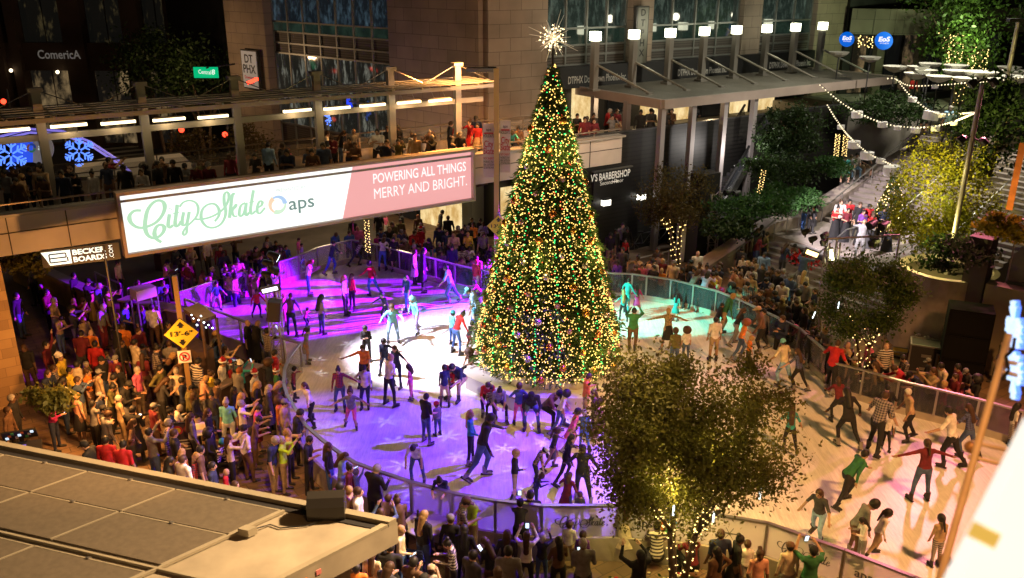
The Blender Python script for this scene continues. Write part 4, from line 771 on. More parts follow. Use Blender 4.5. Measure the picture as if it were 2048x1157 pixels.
# column lines (a) and row lines (b) of the panels, measured on the photograph
colA = [ab(512, 1045)[0], ab(363, 975)[0], ab(186, 940)[0]]; rowB = [ab(300, 960)[1], ab(286, 1034)[1], ab(240, 1113)[1], ab(200, 1140)[1]]
colA = [colA[0], colA[1], colA[2], colA[2]+(colA[2]-colA[1]), colA[2]+2*(colA[2]-colA[1])]; rB = [.38, rowB[1], rowB[2]]
band = (rB[2]+.22, rB[2]+.22+(rB[2]-rB[1]), rB[2]+.22+2*(rB[2]-rB[1]))
bs = [(rB[0], rB[1]), (rB[1], rB[2]), (band[0], band[1]), (band[1], band[2])]
for a0, a1 in zip(colA, colA[1:]):
    for b0_, b1_ in bs:
        m = MB(); m.box(RP((a0+a1)/2, (b0_+b1_)/2, .03), abs(a1-a0)-.05, b1_-b0_-.05, .03, PANEL, (da, db, Z)); m.box(RP((a0+a1)/2, b0_+.02, .035), abs(a1-a0)-.04, .03, .03, TRIM, (da, db, Z)); m.box(RP(a0+.012, (b0_+b1_)/2, .036), .03, b1_-b0_-.05, .03, TRIM, (da, db, Z))
        m.box(RP((a0+a1)/2, b0_+.02, .06), .05, .05, .03, STEEL, (da, db, Z)); m.build('roof_panel', rf)
m = MB(); m.box(RP((LA+5)/2, rB[2]+.1, .04), LA+5, .05, .05, TRIM, (da, db, Z)); m.box(RP((LA+5)/2, .27, .01), LA+5, .16, .02, DARKSTEEL, (da, db, Z)); m.box(RP(colA[0]-.06, 3, .045), .05, 5.2, .05, TRIM, (da, db, Z)); m.build('panel_rail', rf)
q = G(495, 1062, RZ_+.1); m = MB(); m.box(q, .2, .16, .14, TRIM, (da, db, Z)); m.tube([q, G(540, 1049, RZ_+.03), G(560, 1056, RZ_+.03), G(610, 1052, RZ_+.03), G(650, 1040, RZ_+.04)], .012, BLACK, 5); m.build('junction_cable', rf)
for k in range(4): m = MB(); p = RP(.9+k*.2, -.0); m.box(RP(-.006, 1.6+k*.26, -.16-.03*(k % 2)), .012, .09, .09, (PINKP, ORANGE, WHP, RED)[k], (da, db, Z)); m.build('flower_sticker', rf)
sq = G(655, 1030, RZ_); th = thing('roof_loudspeaker', sq, 'black curved loudspeaker cabinet standing on the kiosk roof corner', 'loudspeaker')
m = MB(); sx = Vector((1, .1, 0)).normalized(); sy = Vector((-.1, 1, 0)).normalized(); prof = [(-.20, 0), (.20, 0), (.22, .12), (.20, .34), (.08, .43), (-.12, .40), (-.21, .26), (-.22, .1)]
vs = [sq+sx*s*.32+sy*a+Z*(b+.02) for s in (-1, 1) for a, b in prof]; nn = len(prof); m.add(vs, [tuple(range(nn-1, -1, -1)), tuple(range(nn, 2*nn))]+[(i, (i+1) % nn, nn+(i+1) % nn, nn+i) for i in range(nn)], M('speaker_shell', (.022, .02, .018), .45)); m.build('cabinet', th)
m = MB(); m.box(sq+sy*.215+Z*.2, .56, .01, .24, BLACK, (sx, sy, Z)); m.build('grille', th)
# ================================================================ right foreground: mast with glowing panel
th = thing('glowing_panel', D(1960, 1100, 3.2), 'big out of focus glowing white banner at the lower right corner', 'banner'); a, b = D(2064, 838, 3.3), D(1862, 1240, 3.3); dP = (b-a).normalized(); rP = (D(2300, 1000, 3.5)-D(1970, 1000, 3.3)).normalized(); nP = dP.cross(rP).normalized(); rP = nP.cross(dP)
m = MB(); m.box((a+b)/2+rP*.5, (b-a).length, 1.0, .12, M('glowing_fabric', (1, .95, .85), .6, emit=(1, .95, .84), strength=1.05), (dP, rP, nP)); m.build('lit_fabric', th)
m = MB(); q = D(1955, 1068, 3.22); m.bar(D(1940, 1056, 3.2), D(1996, 1084, 3.2), .026, M('amber_strap', (1, .6, .1), .5, emit=(1, .58, .10), strength=.8), 14); m.build('strap', th)
mast = thing('scaffold_mast', D(1890, 1157, 7), 'orange lit scaffold pole with rungs leaning at the right edge', 'mast'); PO = M('orange_painted_pole', (.72, .56, .36), .45, noise=.12, scale=6)
m = MB(); top, bot = D(2018, 668, 7), D(1868, 1200, 7); m.bar(top, bot, .025, PO, 12); m.build('pole', mast)
for x0, y0, x1, y1 in ((1944, 884, 2032, 904), (1936, 912, 2020, 933), (1884, 1116, 1925, 1128), (2003, 722, 2060, 732), (1997, 742, 2060, 756)):
    m = MB(); m.bar(D(x0, y0, 7), D(x1, y1, 7.05), .016, PO, 8); m.build('rung', mast)
for x, y in ((1942, 894), (2003, 728), (1890, 1120)): m = MB(); m.ball(D(x, y, 7), .046, M('pole_clamp', (.4, .22, .08), .5, .3), 10, 6); m.build('clamp', mast)
m = MB(); m.tube([D(2030, 676, 6.95), D(2026, 700, 6.93), D(2012, 712, 6.95), D(2018, 740, 6.95), D(2004, 760, 6.96)], .012, BLACK, 5); m.build('cable', mast)
BLW = M('blue_led', (.3, .5, 1), .5, emit=(.08, .22, 1), strength=1.6); BLC = M('blue_white_led', (.6, .8, 1), .5, emit=(.62, .82, 1), strength=1.1)
def snowflake(q, r, xd, ud, lab, w=.055):
    th = thing('snowflake_light', q, lab, 'snowflake light', 'glowing blue snowflakes'); nd = xd.cross(ud)
    for k in range(6):
        a = math.pi/6+k*math.pi/3; e = xd*math.cos(a)+ud*math.sin(a); p = xd*-math.sin(a)+ud*math.cos(a); m = MB()
        for (wd, mt, dz) in ((r*w*1.7, BLW, 0), (r*w, BLC, .02)):
            m.beam(q+e*r*.12-nd*dz, q+e*r-nd*dz, wd, .03, mt, nd)
            for t_, l_ in ((.42, .26), (.66, .26), (.86, .14)):
                for s in (-1, 1): m.beam(q+e*r*t_-nd*(dz+.002), q+e*r*(t_+.8*l_)+p*s*r*l_-nd*(dz+.002), wd*.9, .03, mt, nd)
        m.build('arm', th)
snowflake(D(2034, 700, 7.3), .36, (FW*.92+RT*.38).normalized(), UP, 'blue snowflake light seen edge on behind the orange pole', .05)
# ================================================================ far left: arch with snowflakes, round badge, tent
snowflake(D(22, 309, 42), .70, RT, UP, 'large blue snowflake at the left edge under the bridge canopy'); snowflake(D(158, 302, 42), .66, RT, UP, 'blue snowflake hanging under the arch end beyond the bridge')
th = thing('lit_arch', D(60, 262, 42), 'blue lit double tube arch beyond the footbridge', 'arch'); m = MB(); AR = M('arch_tube', (.35, .33, .5), .4, .5, emit=(.25, .2, .8), strength=.8)
for off in (0, 7): m.tube([D(x, y+off, 42+off*.05) for x, y in ((-30, 290), (0, 273), (60, 258), (125, 262), (180, 283), (238, 321), (262, 345))], .05, AR, 7)
m.build('tubes', th)
th = thing('round_badge', D(79, 298, 42.4), 'grey round badge with letters on a blue sheet left of the arch', 'badge'); m = MB(); q = D(79, 298, 42.4); m.lathe(q, [(.62, 0), (.62, .05)], M('badge_face', (.30, .28, .26), .6, emit=(.3, .27, .22), strength=.25), 28, -FW); m.build('disc', th)
m = MB(); m.box(D(45, 302, 42.7), .9, .04, .95, M('blue_sheet', (.03, .08, .6), .6, emit=(.02, .08, .7), strength=.8), (RT, FW, UP)); m.build('sheet', th); m = MB(); ring_logo(m, D(63, 296, 42.2), RT, UP, .2, -FW); m.build('emblem', th); text('aps', 'lettering', PALEL, D(76, 300, 42.25), RT, UP, .26, th)
m = MB(); a, b, c, d = D(150, 352, 46), D(245, 316, 50), D(358, 304, 50), D(400, 342, 46); TENT = M('tent_cloth', (.55, .48, .36), .8, emit=(.5, .4, .22), strength=.12); m.quad(a, d, c, b, TENT); m.quad(D(225, 312, 50.5), b, a, D(150, 330, 47), TENT); m.quad(a-Z*.05, b-Z*.05, c-Z*.05, d-Z*.05, TENT)
for q in (a, d): m.bar(q, Vector((q.x, q.y, GROUND)), .05, STEEL)
tag(m.build('market_tent', origin=b), 'low pale tent roof on the street beyond the footbridge', 'tent')
th = thing('street_sign', D(412, 145, 55), 'bright green street name sign hanging above the far crossing', 'sign'); m = MB(); q = D(412, 145, 55); m.box(q, 1.42, .08, .62, M('sign_green', (.0, .3, .12), .5, emit=(.0, .52, .20), strength=.9), (RT, FW, (UP+RT*-.1).normalized())); m.build('plate', th); text('Central', 'lettering', WLT, D(397, 147, 54.8), (RT-UP*.08).normalized(), UP, .24, th, width=.72); text('8', 'number', WLT, D(423.5, 149, 54.8), RT, UP, .3, th)
m = MB(); m.bar(D(412, 138, 55)+UP*.05, D(470, 128, 55), .05, DARKSTEEL); m.build('arm', th)
TLM = M('red_signal', (1, .1, .05), .5, emit=(1, .05, .02), strength=4)
for x, y, d, lab in ((363, 260, 55, 'red traffic light on a dark mast behind the footbridge, left one'), (450, 269, 54, 'dimmer red traffic light by the canopy column behind the footbridge'), (7, 203, 60, 'red traffic light at the left edge in front of the bank windows')):
    q = D(x, y, d); th = thing('traffic_light', (q.x, q.y, GROUND), lab, 'traffic light'); m = MB(); m.box(q-UP*.35+FW*.12, .38, .2, 1.15, BLACK, (RT, FW, UP)); m.build('housing', th); m = MB(); m.ball(q, .16, TLM, 10, 6); m.build('red_lamp', th); m = MB(); m.bar(q+FW*.3+UP*.8, Vector((q.x, q.y+.3, GROUND)), .07, DARKSTEEL, 8); m.build('mast', th)
q = D(506, 161, 50); m = MB(); 
for a, b in (((-16, 8), (-2, 2)), ((-2, 2), (8, -4)), ((8, -4), (14, -4))): m.beam(D(506+a[0]*.75, 161+a[1]*.7, 50), D(506+b[0]*.75, 161+b[1]*.7, 50), .2, .16, TLM)
tag(m.build('neon_arrow', origin=q), 'red neon sign glowing below the black lettered corner sign', 'neon sign')
BS = M('blue_screen', (.02, .05, .8), .5, emit=(.02, .06, .95), strength=1)
m = MB(); q = D(706, 208, 50); m.box(q, .72, .06, .9, BS, (RT, FW, UP)); tag(m.build('blue_screen', origin=q), 'bright blue screen shining behind the bridge canopy', 'screen')
for k, (x, y) in enumerate(((656, 232), (754, 215), (765, 212))):
    q = D(x, y, 49.5); P = np.array(q)+RNG.normal(size=(40, 3))*[.10, .1, .42 if k else .25]; V_, F_ = octa(P, .045); tag(np_mesh('blue_light_cluster', V_, F_, BLW, None, q), 'blue fairy lights reflected low in the tower glass, %s' % ('left cluster', 'middle cluster', 'right cluster')[k], 'fairy lights')
# ================================================================ street lamp with banners, clearance signs
lp = V(993, 480, TP-N*1.0, U); lp = V(993, 400, BP-N*.75, U); lp.z = GROUND; LH = V(993, 136, lp, XD).z
th = thing('street_lamp', lp, 'tall square street lamp with two banners right of the bright board', 'street lamp'); AMB = M('amber_lit_pole', (.30, .19, .07), .5, .2)
m = MB(); m.box(lp+Z*((LH-GROUND)/2), .19, .19, LH-GROUND, M('bronze_pole', (.45, .30, .12), .5, .2), (XD, Vector((0, 1, 0)), Z)); m.build('pole', th)
m = MB(); m.box(lp+Vector((-.6, 0, LH-GROUND-.06)), 1.0, .55, .14, M('lamp_head', (.2, .19, .18), .4, .5)); m.bar(lp+Z*(LH-GROUND), lp+Vector((-.3, 0, LH-GROUND)), .05, DARKSTEEL); m.build('lamp_head', th)
m = MB(); m.box(lp+Vector((-.62, 0, LH-GROUND-.135)), .7, .36, .012, M('lamp_lens', (1, .7, .3), .4, emit=(1, .6, .2), strength=2)); m.build('lens', th)
BAN = M('banner_cloth', (.50, .42, .37), .8, noise=.05); BRED = M('banner_red', (.42, .04, .05), .8); BGR = M('banner_dark', (.06, .07, .06), .8)
for k, (xa, xb, yt, yb) in enumerate(((966, 989, 246, 354), (1000, 1021, 240, 345))):
    zt_, zb_ = V((xa+xb)/2, yt, lp, XD).z, V((xa+xb)/2, yb, lp, XD).z; q = V((xa+xb)/2, (yt+yb)/2, lp, XD); wd = V(xb, 300, lp, XD).x-V(xa, 300, lp, XD).x
    m = MB(); m.box(Vector((q.x, lp.y, (zt_+zb_)/2)), wd, .02, zt_-zb_, BAN); bo = m.build('banner', th); fy = lp.y-.014; H_ = zt_-zb_
    def bt(s, f_, h, mt, wk=.9): o = text(s, 'banner_lettering', mt, Vector((q.x-wd*wk/2, fy, zb_+H_*f_)), XD, Z, h, th, width=wd*wk, depth=.003, bold=.015)
    bt('aps', .86, .11, BGR, .45); bt('HOLIDAYS', .74, .13, BGR); m = MB(); m.box(Vector((q.x, fy, zb_+H_*.815)), wd*.8, .006, .06, BRED)
    script_mesh(m, Vector((q.x-wd*.46, fy, zb_+H_*.52)), XD, Z, wd*1.7, BRED, Vector((0, -1, 0)), .004, thick=1.2) if False else None
    m.build('red_band', th); bt('City', .56, .26, BRED, .8); bt('Skate', .43, .26, BRED, .9); bt('NOV 24-JAN 7', .33, .10, BRED); bt("PHOENIX'S ONLY", .27, .085, BGR); bt('REAL OUTDOOR', .215, .085, BGR); bt('ICE SKATING RINK', .16, .085, BGR)
YEL = M('sign_yellow', (.62, .50, .03), .5); SBLK = M('sign_black', (.01, .01, .01), .5)
def clearance(q, r, lab, d1, base, pole_w, ptop):
    th = thing('clearance_sign', base, lab, 'road sign', 'yellow clearance signs'); x = d1; o = Vector((x.y, -x.x, 0)); a = (x+Z).normalized(); b = (Z-x).normalized()
    m = MB(); m.box(q, r*1.414, r*1.414, .02, SBLK, (a, b, o)); m.box(q+o*.012, r*1.36, r*1.36, .012, YEL, (a, b, o)); m.build('plate', th)
    text("13'-6\"", 'lettering', SBLK, q+o*.024-x*r*.62-Z*r*.13, x, Z, r*.30, th, width=r*1.24, depth=.004, bold=.02); m = MB()
    for s in (1, -1):
        m = MB(); c = q+o*.022+Z*s*r*.55; m.add([c-x*r*.22-Z*s*r*.05, c+x*r*.22-Z*s*r*.05, c+Z*s*r*.22], [(0, 1, 2)], SBLK); m.box(c-Z*s*r*.1, r*.2, .008, r*.16, SBLK, (x, o, Z)); m.build('arrow', th)
    m = MB(); p2 = q-o*.14; m.box(Vector((p2.x, p2.y, (ptop+base[2])/2)), pole_w, pole_w, ptop-base[2], AMB if pole_w > .1 else STEEL, (x, o, Z)); m.build('post', th)
    m = MB(); c = q+o*.02-Z*(r+.22); m.box(c, .34, .014, .36, WHITE, (x, o, Z)); m.lathe(c+o*.008, [(.14, 0), (.14, .006)], RED, 18, o); m.lathe(c+o*.012, [(.105, 0), (.105, .006)], WHITE, 18, o); m.build('no_parking_plate', th); text('P', 'no_parking_letter', SBLK, c+o*.024-x*.05-Z*.08, x, Z, .16, th, depth=.003, bold=.02); m = MB(); m.box(c+o*.03, .25, .004, .03, RED, ((x-Z).normalized(), o, (x+Z).normalized())); m.build('red_bar', th)
cb = G(374, 880, GROUND); q = V(363, 667, cb, XD); clearance(q, .46, 'yellow diamond clearance sign on an amber post above the left crowd', Vector((.97, .24, 0)).normalized(), (q.x-.03, q.y+.15, GROUND), .125, V(349, 555, q, XD).z)
cb = G(996, 530, GROUND); q = V(997, 452, lp-Vector((0, .25, 0)), XD); clearance(q, .46, 'yellow diamond clearance sign on the lamp post left of the giant tree', XD, (q.x, q.y+.15, GROUND), .09, q.z+.5)
# shop sign on a pole under the bridge
q = D(163, 509, 27.5); th = thing('pole_sign', (q.x+.9, q.y+.3, GROUND), 'lit sign with white letters on a thin black pole under the bridge', 'sign'); xs = (U*.92+N*-.15).normalized(); os_ = Vector((xs.y, -xs.x, 0)); CY = M('lit_cyan_white', (.8, 1, 1), .5, emit=(.62, .93, 1), strength=1.0)
m = MB(); m.box(q, 2.0, .12, .50, BLACK, (xs, os_, Z)); m.build('case', th)
m = MB(); c = q-xs*.60; m.add([c+os_*.07+xs*a+Z*b for a, b in ((-.40, .2), (.33, .2), (.33, -.2), (-.22, -.2), (-.3, 0))], [(0, 4, 3, 2, 1)], CY); m.build('lit_emblem', th)
m = MB()
for zz_ in (.12, 0, -.12): m.box(c+os_*.076+Z*zz_, .42, .006, .035, BLACK, (xs, os_, Z))
for e, zz_, h in ((-.21, 0, .24), (.21, .06, .12), (.24, -.06, .12)): m.box(c+os_*.078+xs*e+Z*zz_, .035, .006, h, BLACK, (xs, os_, Z))
m.build('emblem_lines', th)
text('BECKER', 'lettering', CY, q+os_*.075-xs*.22+Z*.04, xs, Z, .15, th, width=.86, bold=.03); text('BOARDS', 'lettering', CY, q+os_*.075-xs*.22-Z*.17, xs, Z, .15, th, width=.86, bold=.03); text('.COM', 'small_lettering', CY, q+os_*.075+xs*.82-Z*.18, Z, -xs, .11, th, width=.38)
m = MB(); m.bar(Vector((q.x+xs.x*.62, q.y+.2, GROUND)), Vector((q.x+xs.x*.62, q.y+.2, q.z+.2)), .035, BLACK, 8); m.build('pole', th)
# ================================================================ lighting towers
def truss(name, base, z1, w, lab):
    th = thing(name, base, lab, 'lighting tower'); m = MB(); b = Vector(base); cs = [Vector((sx*w/2, sy*w/2, 0)) for sx, sy in ((-1, -1), (1, -1), (1, 1), (-1, 1))]; AL = M('aluminium', (.48, .47, .48), .35, .8)
    for c in cs: m.bar(b+c, Vector((b.x+c.x, b.y+c.y, z1)), .028, AL, 6)
    k = max(2, int((z1-b.z)/.45))
    for i in range(k):
        za, zb_ = b.z+(z1-b.z)*i/k, b.z+(z1-b.z)*(i+1)/k
        for j in range(4):
            p, q = cs[j], cs[(j+1) % 4]; u_ = (p, q) if i % 2 else (q, p); m.bar((b.x+u_[0].x, b.y+u_[0].y, za), (b.x+u_[1].x, b.y+u_[1].y, zb_), .014, AL, 4)
            m.bar((b.x+p.x, b.y+p.y, za), (b.x+q.x, b.y+q.y, za), .014, AL, 4)
    m.build('lattice', th); m = MB(); m.box(b+Z*.03, w*2, w*2, .05, DARKSTEEL); m.build('base_plate', th); return th
def par_head(q, to, r, lab, lens=None, cat='stage lamp', grp='stage lamps on the towers'):
    q = Vector(q); d = (Vector(to)-q).normalized(); th = thing('stage_lamp', q, lab, cat, grp); m = MB(); m.lathe(q-d*r*1.3, [(r*.55, 0), (r*.8, r*.4), (r*.95, r*1.6), (r, r*2.4)], BLACK, 14, d); m.build('head', th); m = MB(); m.lathe(q+d*r*1.1, [(r*.85, 0), (r*.85, .01)], lens or M('dark_lens', (.02, .02, .03), .1), 14, d); m.build('lens', th)
    m = MB(); s = d.cross(Z).normalized(); m.tube([q+s*r*1.1, q+s*r*1.15-Z*r*1.5, q-s*r*1.15-Z*r*1.5, q-s*r*1.1], .02, BLACK, 5); m.build('yoke', th)
tA = G(561, 753, GROUND); zA = V(545, 585, tA, XD).z; truss('lighting_tower', tA, zA+.2, .34, 'silver lattice tower with lamps and a loudspeaker at the left rink edge')
LN = M('lit_cool_lens', (.8, .95, 1), .5, emit=(.7, .92, 1), strength=6)
for x, y, lab, ln, r in ((546, 512, 'topmost stage lamp glowing cool white on the left tower', LN, .15), (535, 527, 'black stage lamp left of the glowing one on the left tower', None, .13), (548, 541, 'black stage lamp in the lower cluster of the left tower', None, .13), (532, 549, 'lowest black stage lamp on the left tower cluster', None, .12)):
    par_head(V(x, y, tA+Vector((0, -.15, 0)), XD), (-1, 27, 0), r, lab, ln)
q = V(541, 578, tA-Vector((0, .35, 0)), XD); th = thing('led_panel', q, 'blue white glowing bar lamp on the left tower', 'stage lamp'); m = MB(); tl_ = (XD+Z*.25).normalized(); m.box(q, .62, .12, .22, BLACK, (tl_, Vector((0, 1, 0)), tl_.cross(Vector((0, -1, 0))))); m.build('case', th); m = MB(); m.box(q-Vector((0, .07, 0)), .5, .02, .12, M('lit_led_face', (.8, .8, 1), .5, emit=(.75, .75, 1), strength=2.5), (tl_, Vector((0, 1, 0)), tl_.cross(Vector((0, -1, 0))))); m.build('lit_face', th)
q = V(549, 621, tA-Vector((0, .38, 0)), XD); th = thing('loudspeaker', q, 'black loudspeaker box hanging on the left lighting tower', 'loudspeaker'); m = MB(); ax = (Vector((.9, .1, -.12)).normalized(), Vector((-.1, 1, 0)).normalized(), Vector((.14, 0, 1)).normalized()); m.box(q, .40, .36, .66, M('speaker_black', (.03, .027, .026), .55), ax); m.build('cabinet', th); m = MB(); m.box(q-ax[1]*.185, .34, .012, .58, M('speaker_grille', (.045, .04, .036), .8), ax); m.build('grille', th)
tB = G(1420, 528, GROUND); zB = V(1436, 383, tB, XD).z; truss('lighting_tower', tB, zB, .42, 'tall grey lattice tower between the brown tree and the stairs'); par_head(Vector((tB.x+.5, tB.y-.1, zB)), (-6, 30, 0), .15, 'dark stage lamp on the tall grey tower, nearer the ivy', None); par_head(Vector((tB.x+.9, tB.y-.1, zB-.05)), (-6, 30, 0), .15, 'second dark stage lamp on the grey tower, farther out', None)
tC = G(1637, 700, GROUND); zC_ = V(1647, 482, tC, XD).z; truss('lighting_tower', tC, zC_, .36, 'brass lit lattice tower with bright floodlights in front of the stage')
FLD = M('lit_flood_yellow', (1, 1, .6), .5, emit=(1, .95, .45), strength=5); FLO = M('lit_flood_amber', (1, .8, .4), .5, emit=(1, .72, .28), strength=4)
for x, y, mt, lab, sx_ in ((1661, 509, FLD, 'bright yellow floodlight on the tower in front of the stage', .16), (1623, 506, FLO, 'amber floodlight on the tower in front of the stage', .4)):
    q = V(x, y, tC, XD); th = thing('floodlight', q, lab, 'floodlight'); m = MB(); tl_ = Vector((1, -.1, .25 if sx_ < .3 else -.35)).normalized(); ud = (Z-tl_*tl_.z).normalized(); fd = tl_.cross(ud); m.box(q+fd*-.06, sx_+.08, .44 if sx_ < .3 else .22, .1, BLACK, (tl_, ud, fd)); m.build('housing', th); m = MB(); m.box(q-fd*-.0+Vector((0, -.06, 0)), sx_, .38 if sx_ < .3 else .14, .06, mt, (tl_, ud, fd)); m.build('lit_face', th)
for x, y, lab in ((1612, 463, 'long black spotlight aimed left, top of the stage tower'), (1626, 478, 'black spotlight with blue lens on the stage tower'), (1650, 470, 'black round lamp on top of the stage tower'), (1649, 483, 'black round lamp just below the top of the stage tower'), (1745, 448, 'black moving lamp in front of the choir, left of the pair'), (1769, 450, 'black moving lamp in front of the choir, right of the pair'), (1749, 484, 'black moving lamp hanging lowest in front of the choir')):
    par_head(V(x, y, tC, XD), (2, 22, 0) if x > 1630 else (6, 30, 1), .15 if x > 1700 else .11, lab)
m = MB(); a, b = V(1650, 478, tC, XD), V(1800, 470, tC+Vector((2.4, 0, 0)), XD); m.bar(a, b, .035, STEEL, 8); m.bar(b, (b.x, b.y, GROUND), .04, STEEL, 8)
for x, y in ((1745, 448), (1769, 450), (1749, 484)): q = V(x, y, tC, XD); m.bar(q, (q.x, q.y, a.z), .025, BLACK, 5)
tag(m.build('lamp_bar', origin=a), 'steel bar carrying the black moving lamps in front of the choir', 'bar')
for x, y, lab in ((1677, 610, 'white glowing tube hanging in the dark tree by the stage'), (1626, 630, 'tilted white glowing tube on the stage tower'), (1347, 1021, 'white glowing tube left in the front tree'), (1427, 1034, 'white glowing tube right in the front tree'), (1520, 988, 'thin white glowing tube at the right of the front tree')):
    q = V(x, y, b1 if y < 700 else b0-Vector((0, .6, 0)), XD); m = MB(); m.bar(q-Z*.11, q+Z*.11+Vector((.06 if '30' in str(y) else 0, 0, 0)), .018, M('icicle_tube', (.9, 1, 1), .5, emit=(.75, .92, 1), strength=2.5), 6); tag(m.build('light_tube', origin=q), lab, 'light tube')
# ================================================================ loudspeaker stack, cases, furniture
sp0 = G(1966, 772, GROUND); sd = Vector((.92, -.39, 0)).normalized(); so = Vector((-sd.y, sd.x, 0)); topz_ = V(1960, 622, sp0, XD).z
for k in range(3):
    hh = (topz_-GROUND)/3; q = sp0-sd*.75+so*.1+Z*(hh*(k+.5)); q.z = GROUND+hh*(k+.5); th = thing('loudspeaker', q, ('bottom', 'middle', 'top')[k]+' black cabinet of the tall loudspeaker stack at the right wall', 'loudspeaker', 'tall loudspeaker stack'); m = MB(); m.box(q, 1.3, .95, hh-.02, M('matt_black', (.006, .006, .006), .95, spec=.1), (sd, so, Z)); m.build('cabinet', th); m = MB(); m.box(q-so*.485, 1.16, .02, hh-.14, M('stack_grille', (.007, .007, .007), .95, spec=.1), (sd, so, Z)); m.build('grille', th)
    for s_ in (-.2, .2): m = MB(); m.box(q+sd*.655+Z*s_, .02, .3, .1, M('recess', (.05, .05, .05), .4, .5), (sd, so, Z)); m.build('handle', th)
CASE = M('road_case_black', (.02, .02, .022), .55); EDGEM = M('case_edge', (.35, .35, .36), .35, .8); YC = M('case_yellow', (.62, .40, .02), .5)
def road_case(q, sx_, sy_, h, lab, mt, ax):
    th = thing('road_case', q, lab, 'road case', 'road cases by the loudspeaker stack'); m = MB(); c = Vector(q)+Z*(h/2+.08); m.box(c, sx_, sy_, h, mt, (*ax, Z)); m.build('box', th); m = MB()
    for i in (-1, 1):
        for j in (-1, 1): m.box(c+ax[0]*i*sx_/2+ax[1]*j*sy_/2, .05, .05, h+.03, EDGEM, (*ax, Z))
        for zz_ in (-1, 1): m.box(c+ax[1]*i*sy_/2+Z*zz_*h/2, sx_, .05, .05, EDGEM, (*ax, Z)); m.box(c+ax[0]*i*sx_/2+Z*zz_*h/2, .05, sy_-.06, .05, EDGEM, (*ax, Z))
    m.build('metal_edges', th)
    for i in (-1, 1):
        for j in (-1, 1): m = MB(); m.ball(Vector(q)+ax[0]*i*sx_*.4+ax[1]*j*sy_*.4+Z*.05, .05, BLACK, 8, 5); m.build('caster', th)
    for j in (-.5, .2): m = MB(); m.box(c-ax[1]*(sy_/2+.01)+Z*j*h*.7, sx_*.3, .02, .1, EDGEM, (*ax, Z)); m.build('latch', th)
    return th
CA = (sd, so)
road_case(G(1845, 742, GROUND), 1.0, .7, .95, 'black road case with silver edges left of the loudspeaker stack', CASE, CA); road_case(G(1884, 752, GROUND), .55, .5, .75, 'small upright yellow case beside the black road case', YC, CA); road_case(G(1806, 712, GROUND), .75, .45, .12, 'flat yellow case lying on the ground behind the striped person', YC, CA)
def cafe_table(q, r, lab):
    th = thing('round_table', q, lab, 'table', 'round tables'); m = MB(); m.lathe(Vector(q)+Z*.72, [(r-.02, 0), (r, .015), (r-.01, .035)], M('table_top', (.62, .58, .52), .4, noise=.1, scale=5), 28); m.build('table_top', th); m = MB(); m.bar(Vector(q), Vector(q)+Z*.72, .035, DARKSTEEL, 8); m.build('post', th); m = MB(); m.lathe(q, [(.26, 0), (.25, .03), (.05, .05)], DARKSTEEL, 16); m.build('foot', th)
cafe_table(G(854, 1102, GROUND), .5, 'round cream table with a drink can in front of the rink barrier'); cafe_table(G(404, 905, GROUND), .4, 'round cream table behind the dark poster board')
qt = G(854, 1102, GROUND)+Vector((-.2, .18, .757)); m = MB(); m.lathe(qt, [(.033, 0), (.033, .13), (.025, .14), (.02, .2), (.02, .22)], DARKSTEEL, 10); tag(m.build('drink_bottle', origin=qt), 'dark drink bottle standing on the cream round table', 'bottle')
def chair(q, f, lab):
    th = thing('metal_chair', q, lab, 'chair', 'blue cafe chairs'); q = Vector(q); f = Vector(f).normalized(); s = Vector((f.y, -f.x, 0)); BC = M('blue_chair', (.03, .05, .14), .45, .3)
    m = MB(); 
    for k in range(5): m.box(q+Z*.45+f*(-.16+k*.085), .42, .06, .02, BC, (s, f, Z))
    m.build('seat', th); m = MB()
    for k in range(4): m.box(q+Z*(.58+k*.085)-f*(.22+.015*k), .42, .015, .05, BC, (s, f, Z))
    m.build('backrest', th)
    for i in (-1, 1):
        for j in (-1, 1): m = MB(); m.bar(q+s*i*.19+f*j*.18, q+s*i*.19+f*j*(.18 if j > 0 else .22)+Z*(.45 if j > 0 else .85), .014, BC, 6); m.build('leg', th)
for x, y, fx, fy, lab in ((838, 1150, .3, 1, 'dark blue metal chair below the cream round table'), (907, 1108, -1, .1, 'dark blue metal chair right of the cream round table'), (800, 1075, 1, .2, 'dark blue metal chair left of the cream round table')): chair(G(x, y, GROUND), (fx, fy, 0), lab)
pq = G(372, 930, GROUND); th = thing('poster_board', pq, 'dark poster board with yellow circles standing in the left crowd', 'poster board'); m = MB(); px_ = Vector((.98, .2, 0)).normalized(); po = Vector((px_.y, -px_.x, 0)); m.box(pq+Z*.72, .75, .05, 1.15, BLACK, (px_, po, Z)); m.box(pq+Z*.06, .6, .45, .05, BLACK, (px_, po, Z)); m.build('frame', th)
m = MB(); m.box(pq+Z*.74+po*.03, .66, .01, 1.02, M('poster_face', (.06, .04, .05), .6), (px_, po, Z)); m.build('poster', th)
for k, (a, b, r_) in enumerate(((-.08, 1.08, .13), (.16, 1.1, .09), (-.2, .78, .06))): m = MB(); m.lathe(pq+px_*a+Z*b+po*.036, [(r_, 0), (r_, .004)], BRED, 18, po); m.lathe(pq+px_*a+Z*b+po*.042, [(r_*.62, 0), (r_*.62, .004)], YEL, 16, po); m.build('printed_circle', th)
m = MB()
for k in range(4): m.box(pq+px_*.06+Z*(.78-.09*k)+po*.04, .34-.05*(k % 2), .005, .03, WHP, (px_, po, Z))
m.build('printed_lines', th)
